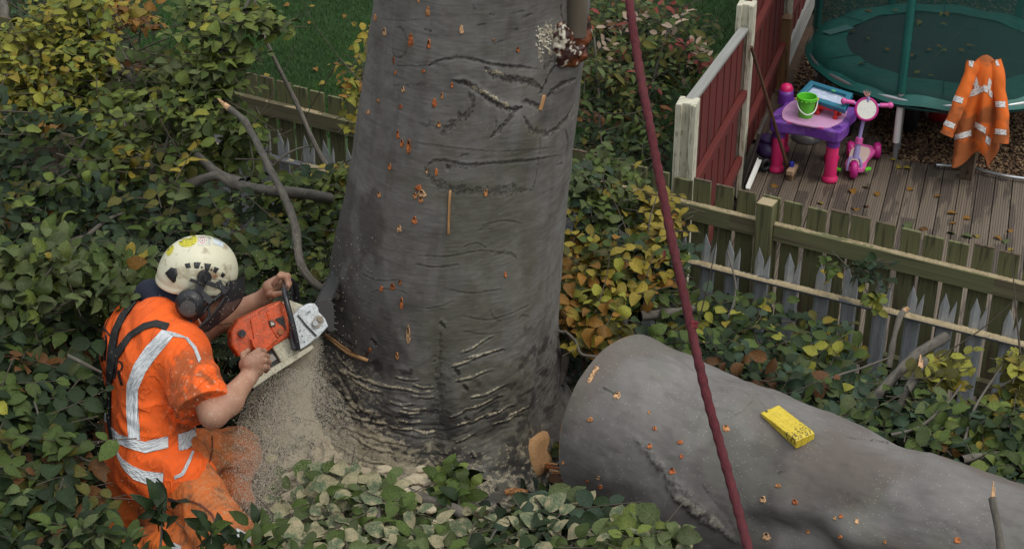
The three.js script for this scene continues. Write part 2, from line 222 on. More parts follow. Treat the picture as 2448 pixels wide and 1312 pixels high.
{ // bark mulch under and around the trampoline
  const tx = tex(256, 256, (i, j) => { const n = fbm(i / 9, j / 14, 4, 31), f = h2(i >> 1, j >> 2, 7); return mixc([0.025, 0.014, 0.008], [0.13, 0.075, 0.04], clamp(n * 0.7 + (f - 0.4) * 0.7)); });
  const a = edgeO.clone().addScaledVector(edgeT, -2.2), b = edgeO.clone().addScaledVector(edgeT, 6);
  const g = new THREE.ShapeGeometry(shapeOf([redAt(1.5, 0.1), a, b, V(14, 0, -24), redAt(15, 0.1)].map((p) => [p.x, -p.z]))).rotateX(-Math.PI / 2).translate(0, -0.045, 0);
  tag(obj('mulch_bed', uvm(g, 2), new THREE.MeshStandardMaterial({ map: tx, roughness: 0.95 })), 'bed of brown bark under the trampoline', null, null, 'structure');
  const r = rngOf(12), ms = [], cs = [], m = new THREE.Matrix4(), q = new THREE.Quaternion(), e = new THREE.Euler();
  while (ms.length < 26000) { const u = lerp(1840, 2500, r()), v = lerp(-60, 440, r()), p = onY(u, v, -0.03), k = (p.x - edgeO.x) * edgeT.z - (p.z - edgeO.z) * edgeT.x; if (k < 0.005 || (p.x - R1.x) * RE.x + (p.z - R1.z) * RE.z < 0.1) continue; if (p.z < -14) continue;
    e.set((r() - 0.5) * 1, r() * 6.28, (r() - 0.5) * 1); p.y += r() * 0.03; const l = lerp(0.012, 0.05, r() * r()); m.compose(p, q.setFromEuler(e), V(l, 0.005, lerp(0.006, 0.018, r()))); ms.push(m.clone()); const b2 = r(); cs.push(b2 < 0.3 ? lin(0.26, 0.17, 0.09) : b2 < 0.65 ? lin(0.15, 0.085, 0.045) : lin(0.055, 0.03, 0.018)); }
  tag(inst('bark_chips', new THREE.BoxGeometry(1, 1, 1), M(1, 1, 1, 0.9), ms, cs), 'loose brown bark chips spread round the trampoline legs', 'bark chips');
}
// ================================================================ wooden picket fence
const woodTex = (s, base, green, amount) => tex(128, 512, (i, j) => { const x = i / 128, y = j / 512, g = fbm(x * 22 + s, y * 2.5 + s * 3, 3, s * 5 + 1), b = fbm(x * 3 + s * 2, y * 5, 4, s + 90); const al = sstep(0.3, 0.72, b + amount * (y - 0.35)); const st = sstep(0.66, 0.74, fbm(x * 8 + s, y * 4, 3, s + 70)); let c = mixc(mixc(base, base.map((q) => q * 0.5), g), mixc(green, green.map((q) => q * 0.55), g), al * 0.85); c = mixc(c, [0.02, 0.018, 0.012], st * 0.5); return c; });
const pickets = [1, 2, 3, 4, 5].map((s) => new THREE.MeshStandardMaterial({ map: woodTex(s, [0.14, 0.1, 0.06], [0.19, 0.195, 0.085], 0.95), roughness: 0.9 }));
const railM = new THREE.MeshStandardMaterial({ map: woodTex(8, [0.18, 0.15, 0.085], [0.21, 0.22, 0.1], 0.6), roughness: 0.9 });
const dustTex = tex(256, 256, (i, j) => { const n = fbm(i / 10, j / 10, 4, 55), f = h2(i, j, 56); return mixc([0.26, 0.2, 0.11], [0.52, 0.43, 0.27], clamp(n * 0.7 + (f - 0.3) * 0.6)); });
const dustM = new THREE.MeshStandardMaterial({ map: dustTex, bumpMap: dustTex, bumpScale: 0.004, roughness: 1, side: THREE.DoubleSide });
const angF = Math.atan2(-FT.z, FT.x);
{
  const f = thing('picket_fence', 'low mossy wooden picket fence running across behind the steel palisade', 'fence');
  const r = rngOf(5), geos = [0, 1, 2, 3, 4, 5].map((k) => { const h = 1.03 - k * 0.004, g = bx(0.098 + (k % 3) * 0.002, h, 0.018, 0, h / 2, 0, 0.003), uv = g.attributes.uv, p = g.attributes.position; for (let i = 0; i < p.count; i++) uv.setXY(i, p.getX(i) / 0.1 + 0.5 + k * 0.3, p.getY(i) * 0.98); return g; });
  const skipPost = [];
  for (let s = -3.4, k = 0; s < 5.2; s += 0.1245, k++) { const m = obj('picket', geos[k % 6], pickets[(k * 7 + (k >> 2)) % 5], f); const p = fenceAt(s + (r() - 0.5) * 0.006, 0, -0.03 + (r() - 0.5) * 0.012); m.position.copy(p); m.rotation.set(0, angF, (r() - 0.5) * 0.02); }
  const pP = onPlane(1829, 545, fenceAt(0, 0.06), FN), sp = pP.clone().sub(FA).dot(FT), posts = [sp - 4.0, sp - 2.0, sp, sp + 2.0]; const pq = onPlane(518, 280, fenceAt(0, 0.06), FN).clone().sub(FA).dot(FT); posts[0] = pq;
  for (const s of posts) { const g = bx(0.085, 1.02, 0.085, 0, 0.51, 0, 0.004); const uv = g.attributes.uv, p = g.attributes.position; for (let i = 0; i < p.count; i++) uv.setXY(i, p.getX(i) / 0.1 + p.getZ(i) * 3, p.getY(i) * 0.95); const m = obj('fence_post', g, pickets[1], f); m.position.copy(fenceAt(s, 0.053, -0.04)); m.rotation.y = angF;
    const d = obj('sawdust', grid(8, 8, (a, b) => V((a - 0.5) * 0.085, 0.004 + 0.006 * fbm(a * 6, b * 6, 3, 2) * Math.min(1, 12 * Math.min(a, 1 - a, b, 1 - b)), (b - 0.5) * 0.085)), dustM, m, 'stuff'); d.position.y = 1.02; d.userData.kind = 'stuff'; }
  const ends = [-3.4, ...posts, 5.2];
  for (let i = 0; i < ends.length - 1; i++) { const a = ends[i] + 0.045, b = ends[i + 1] - 0.045; if (b - a < 0.1) continue;
    for (const y of [0.815, 0.22]) { const L = b - a, g = bx(L, 0.095, 0.042, 0, 0, 0, 0.004), uv = g.attributes.uv, p = g.attributes.position; for (let q = 0; q < p.count; q++) uv.setXY(q, p.getY(q) * 4 + p.getZ(q) * 6, p.getX(q) * 0.5 + i * 0.3); const m = obj('rail', g, railM, f); m.position.copy(fenceAt((a + b) / 2, 0.033, y)); m.rotation.y = angF;
      if (y > 0.5) { const d = obj('sawdust', grid(Math.round(L * 160), 8, (s, t) => { const x = (s - 0.5) * L, cov = fbm(x * 9 + i * 9, t * 2, 4, 12) - 0.06 + 0.25 * sstep(-0.5, 1.5, x + i - 1.5); return V(x, -0.0035 + 0.009 * sstep(0.46, 0.54, cov + 0.25 * (fbm(x * 40, t * 9, 3, 31) - 0.5)) * (0.6 + 0.8 * fbm(x * 90, t * 7, 2, 3)) * Math.min(1, 5 * Math.min(t, 1 - t)), (t - 0.5) * 0.042); }, (s, t) => [s * L * 4, t * 0.2]), dustM, m, 'stuff'); d.position.y = 0.0475; } } }
}
// ================================================================ steel palisade fence
{
  const o = V(-1.35, 0, -9.05), t = V(3.55, 0, 1.95).normalize(), n = V(-t.z, 0, t.x); const ang = Math.atan2(-t.z, t.x), at = (s, off, y) => o.clone().addScaledVector(t, s).addScaledVector(n, off).setY(y);
  const f = thing('palisade_fence', 'galvanised steel palisade fence with split spiked tops on the tree side of the pickets', 'fence');
  const ztex = tex(128, 256, (i, j) => { const n2 = fbm(i / 14, j / 40, 4, 81), q = fbm(i / 5, j / 5, 3, 82); return mixc([0.27, 0.285, 0.295], [0.5, 0.52, 0.53], clamp(n2 * 0.8 + (q - 0.5) * 0.5)); });
  const zm = new THREE.MeshStandardMaterial({ map: ztex, metalness: 0.1, roughness: 0.6, side: THREE.DoubleSide });
  const pale = (H, k) => { const parts = []; const face = (x0, x1, z0, z1, tip, hl, hr, lean, up) => { const w = Math.hypot(x1 - x0, z1 - z0), e = ext([[0, -0.05], [w, -0.05], [w, hr], [w * tip, Math.max(hl, hr) + up], [0, hl]], 0.0025, 0.0006); e.rotateX(0); const p = e.attributes.position, uv = e.attributes.uv; for (let i = 0; i < p.count; i++) { const x = p.getX(i), y = p.getY(i), z = p.getZ(i), a = x / w, k2 = Math.max(0, (y - (H - 0.13)) / 0.13); const nx = -(z1 - z0) / w, nz = (x1 - x0) / w; p.setXYZ(i, lerp(x0, x1, a) + nx * z + lean * k2 * k2 * 0.022, y, lerp(z0, z1, a) + nz * z + k2 * k2 * 0.012); uv.setXY(i, x * 8 + k * 0.3, y * 1.2 + k * 0.17); } e.computeVertexNormals(); parts.push(e); };
    face(-0.035, 0.012, 0.001, 0.002, 0.55, H - 0.085, H - 0.075, -0.25, 0.075); face(0.0125, 0.036, 0.002, -0.01, 0.6, H - 0.125, H - 0.08, 1.2, 0.045); return mergeGeometries(parts); };
  const gs = [0, 1, 2].map((k) => pale(0.86 + k * 0.006, k)); const r = rngOf(8);
  for (let s = -0.45, k = 0; s < 5.2; s += 0.157, k++) { const m = obj('pale', gs[k % 3], zm, f); m.position.copy(at(s, 0, -0.02 + (r() - 0.5) * 0.012)); m.rotation.set((r() - 0.5) * 0.04, ang + (r() - 0.5) * 0.1, (r() - 0.5) * 0.035); }
  const L = 5.7, rm = M(0.12, 0.125, 0.13, 0.55, { metalness: 0.3 });
  const sh = ext([[0, 0], [0.05, 0], [0.05, -0.034], [0.044, -0.034], [0.044, -0.006], [0, -0.006]], L, 0.001).rotateY(Math.PI / 2).translate(-L / 2, 0, 0);
  const rail = obj('rail', sh, rm, f); rail.position.copy(at(2.35, 0.062, 0.68)); rail.rotation.y = ang;
  const d = obj('sawdust', grid(1200, 8, (s, q) => { const x = (s - 0.5) * L, cov = fbm(x * 7, q * 2, 4, 14) - 0.1 + 0.3 * sstep(-0.6, 1.8, x + 0.85); return V(x, -0.003 + 0.012 * sstep(0.46, 0.54, cov + 0.25 * (fbm(x * 40, q * 9, 3, 31) - 0.5)) * (0.6 + 0.8 * fbm(x * 90, q * 7, 2, 3)) * Math.min(1, 5 * Math.min(q, 1 - q)), -q * 0.05); }, (s, q) => [s * L * 4, q * 0.2]), dustM, rail, 'stuff'); d.position.set(0, 0.0025, 0);
}
// ================================================================ red panel fence with concrete posts
{
  const f = thing('panel_fence', 'dark red board fence between pale concrete posts beside the decking', 'fence');
  const rt = [1, 2, 3].map((s) => new THREE.MeshStandardMaterial({ map: tex(64, 256, (i, j) => { const x = i / 64, y = j / 256, g = fbm(x * 10 + s, y * 2, 3, s + 5), q = fbm(x * 2 + s, y * 4, 4, s + 25); return mixc(mixc([0.16, 0.022, 0.016], [0.1, 0.015, 0.012], g), [0.06, 0.018, 0.015], sstep(0.55, 0.72, q) * 0.7); }), roughness: 0.75 }));
  const ct = tex(128, 256, (i, j) => { const n = fbm(i / 20, j / 30, 5, 11), k = sstep(0.6, 0.68, fbm(i / 9, j / 25, 4, 13)), fl = h2(i, j, 3) > 0.97 ? -0.1 : 0; const c = mixc(mixc([0.5, 0.47, 0.36], [0.68, 0.65, 0.52], n), [0.2, 0.19, 0.1], k * 0.6); return c.map((q) => q + fl); });
  const cm = new THREE.MeshStandardMaterial({ map: ct, roughness: 0.9, bumpMap: ct, bumpScale: 0.002 });
  const grey = new THREE.MeshStandardMaterial({ map: tex(64, 128, (i, j) => mixc([0.2, 0.2, 0.19], [0.34, 0.34, 0.31], fbm(i / 6, j / 20, 4, 4))), roughness: 0.9 });
  const angR = Math.atan2(RT.x, RT.z);
  const post = (s, h) => { const sh = shapeOf([[-0.055, -0.05], [0.055, -0.05], [0.055, -0.028], [0.03, -0.024], [0.03, 0.024], [0.055, 0.028], [0.055, 0.05], [-0.055, 0.05], [-0.055, 0.028], [-0.03, 0.024], [-0.03, -0.024], [-0.055, -0.028]].map(([a, b]) => [b, a]));
    const g = new THREE.ExtrudeGeometry(sh, { depth: h, bevelEnabled: true, bevelSize: 0.004, bevelThickness: 0.008, bevelSegments: 2 }).rotateX(-Math.PI / 2), uv = g.attributes.uv, p = g.attributes.position; for (let i = 0; i < p.count; i++) uv.setXY(i, p.getX(i) * 6 + p.getZ(i) * 5, p.getY(i) * 1.6 + s); const m = obj('concrete_post', g, cm, f); m.position.copy(redAt(s, 0, -0.05)); m.rotation.y = angR; };
  post(0, 1.40); post(1.83, 1.31); post(3.66, 1.5); post(5.49, 1.6); post(7.32, 1.6);
  const panel = (s0, h0, h1, low) => { const n = 15, w = 1.72 / n, r = rngOf(90 + s0 * 10);
    for (let k = 0; k < n; k++) { const s = s0 + 0.06 + (k + 0.5) * w, h = lerp(h0, h1, (k + 0.5) / n) - low, g = bx(0.018, h, w * 1.08, 0, h / 2, 0, 0.003), uv = g.attributes.uv, p = g.attributes.position; for (let i = 0; i < p.count; i++) uv.setXY(i, p.getZ(i) * 8 + k * 0.3, p.getY(i) * 0.8 + k * 0.37); const m = obj('board', g, rt[k % 3], f); m.position.copy(redAt(s, (k % 2) * 0.004 - 0.004, low)); m.rotation.y = angR + 0.022; }
    for (const q of [0.2, 0.62]) { const y0 = low + (h0 - low) * q, y1 = low + (h1 - low) * q, a = redAt(s0 + 0.05, 0.03, y0), b = redAt(s0 + 1.78, 0.03, y1), L = a.distanceTo(b), g = bx(0.04, 0.055, L, 0, 0, 0, 0.004); const uv = g.attributes.uv, p = g.attributes.position; for (let i = 0; i < p.count; i++) uv.setXY(i, p.getY(i) * 9, p.getZ(i)); const m = obj('fence_rail', g, rt[(q > 0.5) + 0], f); m.position.copy(a.clone().add(b).multiplyScalar(0.5)); m.lookAt(b); }
    { const a = redAt(s0 + 0.05, 0, h0 + 0.012), b = redAt(s0 + 1.78, 0, h1 + 0.012), L = a.distanceTo(b), m = obj('capping', bx(0.06, 0.024, L, 0, 0, 0, 0.005), grey, f); m.position.copy(a.add(b).multiplyScalar(0.5)); m.lookAt(redAt(s0 + 1.78, 0, h1 + 0.012)); }
    if (low > 0.05) { const m = obj('gravel_board', bx(0.045, low, 1.75, 0, 0, 0, 0.004), grey, f); m.position.copy(redAt(s0 + 0.915, 0, low / 2 - 0.02)); m.rotation.y = angR; } };
  panel(0, 1.32, 1.1, 0.0); panel(1.83, 1.6, 1.6, 0.04); panel(3.66, 1.6, 1.6, 0.2); panel(5.49, 1.6, 1.6, 0.2);
  // short brown timber post against the fence
  const p3 = onY(1867, 212, 0), wp = thing('timber_post', 'short brown timber post standing against the red fence behind the toy table', 'post', [p3.x, 0, p3.z], angR);
  obj('shaft', bx(0.085, 0.56, 0.075, 0, 0.28, 0, 0.006), new THREE.MeshStandardMaterial({ map: woodTex(11, [0.34, 0.17, 0.07], [0.24, 0.14, 0.06], 0.2), roughness: 0.85 }), wp);
  obj('cap', new THREE.ConeGeometry(0.062, 0.03, 4).rotateY(Math.PI / 4).translate(0, 0.576, 0), M(0.16, 0.09, 0.045), wp);
}
// ================================================================ the standing trunk
// features drawn in bark space from lines: each raises or sinks the bark and stains it
function barkMap(W, H, base, toUV, strokes, extra) {
  const dark = new Float32Array(W * H), dust = new Float32Array(W * H), hgt = new Float32Array(W * H);
  for (const s of strokes) {
    const pts = smooth2(s.p, 6, false).map((q) => toUV(q[0], q[1])).filter(Boolean).map(([a, b]) => [a * W, b * H]); if (pts.length < 2) continue;
    const sc = s.sc, wp = s.w * sc[0], hp = s.w * sc[1]; let x0 = 1e9, x1 = -1e9, y0 = 1e9, y1 = -1e9; for (const q of pts) { x0 = Math.min(x0, q[0]); x1 = Math.max(x1, q[0]); y0 = Math.min(y0, q[1]); y1 = Math.max(y1, q[1]); }
    const m = 2.6; x0 = Math.max(0, Math.floor(x0 - wp * m)); x1 = Math.min(W - 1, Math.ceil(x1 + wp * m)); y0 = Math.max(0, Math.floor(y0 - hp * m)); y1 = Math.min(H - 1, Math.ceil(y1 + hp * m));
    for (let y = y0; y <= y1; y++) for (let x = x0; x <= x1; x++) {
      let best = 1e9, side = 0, along = 0; for (let i = 0; i < pts.length - 1; i++) { const ax = (x - pts[i][0]) / wp, ay = (y - pts[i][1]) / hp, bx2 = (pts[i + 1][0] - pts[i][0]) / wp, by = (pts[i + 1][1] - pts[i][1]) / hp, l = bx2 * bx2 + by * by + 1e-9, t = clamp((ax * bx2 + ay * by) / l), d = Math.hypot(ax - bx2 * t, ay - by * t); if (d < best) { best = d; side = ay - by * t; along = (i + t) / (pts.length - 1); } }
      const fade = s.taper === 0 ? 1 : Math.min(1, 6 * Math.min(along, 1 - along) + 0.25), n = 1.5 * (fbm(x / 9, y / 9, 3, 7) - 0.5), n2 = fbm(x / 3.1, y / 3.1, 2, 19) - 0.5, k = y * W + x, e = best / fade + n * (s.rag ?? 0.9) + n2 * (s.rag ?? 0.9) * 0.8;
      const c = sstep(1, 0.45, e); if (c > 0) { if (s.dark) dark[k] = Math.max(dark[k], c * s.dark * (0.4 + 0.6 * sstep(0.34, 0.58, fbm(x / 7, y / 4, 3, 35))) * (s.mott ? sstep(0.35, 0.6, fbm(x / 5, y / 5, 3, 33) + 0.1) : 1)); if (s.dust) dust[k] = Math.max(dust[k], c * s.dust); if (s.h) hgt[k] += s.h * c; }
      if (s.lip) { const l2 = sstep(2.4, 1, best / fade) * (side > 0 ? 1 : 0); hgt[k] += s.lip * l2; }
    }
  }
  return extra(dark, dust, hgt);
}
const TB = 0.0, TT = 3.6; // trunk bottom and top
const trunkX = (y) => -0.297 + 0.109 * (Math.max(y, 0.5) - 1.04);
function trunkR(th, y) {
  let r = 0.522 - 0.05 * (y - 1.04) + 0.012 * Math.sin(th * 3 + y * 1.3) + 0.008 * Math.sin(th * 5 - y * 2.1);
  const fl = Math.exp(-(Math.max(y, 0.2) - 0.3) / 0.17), g = (a, w) => Math.exp(-Math.pow(Math.atan2(Math.sin(th - a), Math.cos(th - a)) / w, 2));
  const lobe = 0.34 + 0.3 * g(-1.25, 0.62) + 0.4 * g(0.55, 0.45) + 0.4 * g(1.45, 0.35) + 0.6 * g(2.7, 0.5) + 0.6 * g(-2.6, 0.5);
  r += 0.36 * fl * lobe; r -= (0.035 * g(-0.02, 0.1) + 0.03 * g(1.05, 0.12)) * sstep(1.15, 0.7, y); r += 0.03 * Math.exp(-Math.pow((y - 0.82) / 0.12, 2)) * g(-1.35, 0.4) + 0.034 * sstep(1.7, 1.1, y) * g(-1.45, 0.6) + 0.065 * sstep(1.0, 0.66, y) * g(-1.35, 0.5);
  // old branch collar bulging on the right of the face
  r += 0.035 * g(0.62, 0.28) * Math.exp(-Math.pow((y - 2.02) / 0.16, 2)) + 0.05 * g(1.0, 0.22) * Math.exp(-Math.pow((y - 2.27) / 0.16, 2)) - 0.03 * g(0.75, 0.1) * Math.exp(-Math.pow((y - 2.02) / 0.07, 2));
  return r;
}
const trunkP = (th, y, dr = 0) => { const r = trunkR(th, y) + dr; return V(trunkX(y) + Math.sin(th) * r, y, -6.8 + Math.cos(th) * r); };
const trunkUV = (th, y) => [th / (2 * Math.PI) + 0.5, (y - TB) / (TT - TB)];
const trunkProxy = new THREE.Mesh(grid(220, 160, (s, t) => trunkP((s - 0.5) * 2 * Math.PI, lerp(TB, TT, t))), new THREE.MeshBasicMaterial({ side: THREE.DoubleSide }));
const trunkHit = (u, v) => { const h = hit(trunkProxy, u, v); if (!h) return null; const p = h.point; return trunkUV(Math.atan2(p.x - trunkX(p.y), p.z + 6.8), p.y); };
const trunkStrokes = [];
{
  const S = (p, w, o) => trunkStrokes.push({ p, w: w * 0.85, sc: [2048 / 2446 / 1.9, 2048 / 2448 * 1.1], ...o, h: (o.h || 0) * 0.45, lip: (o.lip || 0) * 0.45 });
  S([[1020, 160], [1045, 147], [1095, 138], [1140, 145], [1175, 155], [1230, 160], [1292, 166]], 6, { dark: 0.85, h: -0.006, lip: 0.004 });
  S([[1158, 162], [1180, 180], [1210, 188], [1262, 196], [1298, 214]], 13, { dark: 0.95, h: -0.007, mott: 1, lip: 0.005 });
  S([[1160, 170], [1185, 172], [1205, 180]], 5, { dust: 0.9, rag: 2.2 });
  S([[1080, 192], [1120, 203], [1152, 226], [1190, 250], [1230, 262], [1248, 256]], 11, { dark: 1, h: -0.012, mott: 1, lip: 0.01 });
  S([[1118, 200], [1140, 215], [1160, 222], [1200, 246], [1226, 258]], 5, { dust: 1, rag: 2.4 });
  S([[1120, 222], [1128, 258], [1090, 290], [1050, 322]], 17, { dark: 0.9, h: -0.004, mott: 1, rag: 1.8 });
  S([[1232, 264], [1205, 300], [1172, 330]], 13, { dark: 1, h: -0.012, mott: 1 });
  S([[1180, 275], [1186, 300], [1172, 330]], 7, { dark: 0.8, mott: 1 });
  S([[1000, 295], [1050, 300], [1085, 305]], 10, { dark: 0.6, mott: 1, rag: 2 });
  S([[1286, 228], [1302, 205], [1312, 180], [1345, 140]], 9, { dark: 1, h: -0.012, lip: 0.006 });
  S([[1250, 245], [1275, 250], [1296, 262]], 9, { dark: 0.8, h: -0.014 });
  S([[1308, 232], [1335, 208], [1378, 190]], 10, { dark: 1, h: -0.009, rag: 1.2 });
  S([[1252, 280], [1272, 312], [1310, 318], [1352, 288], [1376, 245]], 12, { dark: 0.95, h: -0.009, mott: 1, rag: 1.3 });
  S([[1292, 318], [1290, 360], [1283, 405]], 13, { dark: 0.75, mott: 1, rag: 1.8 });
  S([[1352, 310], [1358, 340], [1353, 375]], 7, { dark: 0.95, h: -0.006 });
  S([[1018, 402], [1030, 388], [1060, 384], [1110, 394], [1180, 390], [1260, 384], [1340, 370]], 7, { dark: 0.75, mott: 1, h: -0.005, lip: 0.005 });
  S([[1065, 395], [1120, 400], [1150, 396]], 8, { dark: 0.7, mott: 1 });
  S([[1020, 420], [1045, 440], [1085, 452], [1150, 460], [1210, 458], [1272, 456]], 17, { dark: 0.8, mott: 1, h: -0.004, rag: 1.6 });
  S([[1284, 402], [1280, 430], [1272, 456]], 8, { dark: 0.8, mott: 1 });
  S([[942, 74], [939, 105], [942, 134], [956, 138], [968, 128], [971, 95], [960, 68], [943, 66]], 4, { dark: 0.75, h: -0.004 });
  S([[925, 66], [928, 105], [922, 130]], 3, { dark: 0.5, h: -0.003 });
  S([[1065, 395], [1075, 405]], 8, { dark: 0.9, h: -0.006 }); S([[1014, 402], [1024, 412]], 8, { dark: 0.95, h: -0.006 });
  S([[940, 205], [985, 205], [1020, 200]], 6, { dark: 0.6, mott: 1 }); S([[1012, 70], [1032, 76]], 5, { dark: 0.8 }); S([[1128, 14], [1136, 26]], 6, { dark: 0.6 });
  for (const [a, b, c, d] of [[1218, 34, 1254, 27], [1245, 45, 1276, 34], [1226, 75, 1240, 71], [1178, 108, 1212, 95], [1136, 64, 1160, 58], [1168, 36, 1182, 38], [1098, 375, 1120, 370], [1330, 398, 1346, 392], [1150, 548, 1172, 540]]) S([[a, b], [(a + c) / 2, (b + d) / 2 - 1], [c, d]], 3.5, { dark: 0.85, h: -0.003 });
  for (const [p, w] of [[[[940, 158], [1000, 158], [1060, 152]], 2.5], [[[985, 340], [1060, 350], [1180, 362], [1270, 358], [1335, 350]], 2.5], [[[900, 45], [960, 50], [1010, 46]], 2], [[[1150, 540], [1200, 528], [1250, 535]], 4], [[[1138, 552], [1180, 545]], 3], [[[990, 610], [1060, 615], [1150, 600], [1230, 612]], 4], [[[1105, 590], [1140, 582], [1165, 595]], 4], [[[1180, 610], [1215, 605], [1238, 620]], 7], [[[985, 630], [1040, 640], [1100, 632]], 4], [[[1060, 690], [1110, 700], [1160, 698], [1205, 690]], 4], [[[880, 700], [930, 690], [985, 705]], 3], [[[1010, 740], [1060, 730], [1090, 715]], 3], [[[1100, 755], [1170, 765], [1230, 745], [1270, 725]], 4], [[[1100, 790], [1160, 800], [1210, 792]], 3], [[[1170, 735], [1180, 760], [1200, 770]], 5], [[[1235, 775], [1245, 755], [1265, 758]], 5], [[[860, 650], [900, 670], [960, 668]], 3]]) S(p, w, { dark: 0.45, h: -0.004, lip: 0.003 });
  S([[1292, 70], [1310, 95], [1330, 105], [1342, 130]], 26, { dust: 0.85, rag: 3.2 }); S([[1285, 110], [1292, 130], [1298, 145]], 10, { dust: 0.8, rag: 3 });
  S([[1345, 0], [1342, 30], [1350, 60], [1352, 100]], 7, { dark: 1, h: -0.012 }); S([[1300, 160], [1318, 150], [1335, 140]], 20, { dark: 0.8, mott: 1, rag: 2 });
  // folds at the foot: left buttress, middle, right, each catching sawdust
  for (let i = 0; i < 9; i++) { const jr = rngOf(600 + i), y = 848 + i * 26 + (jr() - 0.5) * 26, x0 = 768 + i * 2 + jr() * 50, L = 60 + jr() * 130; S([[x0, y], [x0 + L * 0.35, y + 26], [x0 + L * 0.7, y + 44], [x0 + L, y + 50]], 4 + (i % 3), { dark: 0.55, h: -0.008, lip: 0.009, rag: 1.4 }); S([[x0 + 8, y - 6], [x0 + L * 0.35, y + 19], [x0 + L * 0.7, y + 37], [x0 + L, y + 44]], 2 + i % 2, { dust: 0.85, rag: 2.6 }); }
  for (let i = 0; i < 10; i++) { const jr = rngOf(700 + i), x = 930 + jr() * 90, y = 900 + i * 14 + jr() * 10; S([[x, y], [x + 30, y + 8], [x + 62, y + 6]], 4, { dark: 0.5, h: -0.008, lip: 0.008 }); S([[x, y - 6], [x + 30, y + 2], [x + 60, y]], 2, { dust: 0.8, rag: 2.8 }); }
  for (const [x, y, L, r] of [[1075, 880, 90, -34], [1085, 915, 95, -30], [1124, 955, 92, -34], [1105, 985, 100, -38], [1088, 1022, 110, -42], [1140, 1005, 95, -36], [1175, 1018, 80, -26], [1085, 1062, 50, -22], [1215, 1000, 60, -34], [1110, 860, 100, -24], [1100, 845, 80, -40], [1075, 1000, 40, -14]]) { S([[x, y], [x + L * 0.4, y + r * 0.25], [x + L * 0.75, y + r * 0.75], [x + L, y + r]], 5, { dark: 0.75, h: -0.012, lip: 0.012 }); S([[x, y - 5], [x + L * 0.4, y + r * 0.25 - 7], [x + L * 0.8, y + r * 0.8 - 5]], 2.4, { dust: 0.7, rag: 2.2 }); }
  for (let i = 0; i < 7; i++) S([[1266 + i * 9, 1000 - i * 5], [1282 + i * 9, 960 - i * 8], [1312 + i * 4, 915 - i * 6]], 4, { dark: 0.5, h: -0.008, lip: 0.007 });
  S([[1052, 800], [1048, 880], [1054, 960], [1046, 1040], [1050, 1130]], 24, { dark: 0.55, mott: 1, h: -0.006, rag: 2.6 }); S([[1268, 960], [1262, 1010], [1270, 1050]], 10, { dark: 0.8, mott: 1, h: -0.012 });
  for (const [x, y] of [[1085, 882], [1105, 920], [1122, 1085], [885, 810], [1050, 770], [1110, 1000]]) S([[x, y], [x + 14, y + 14]], 11, { dark: 0.9, h: -0.012, lip: 0.008 });
}
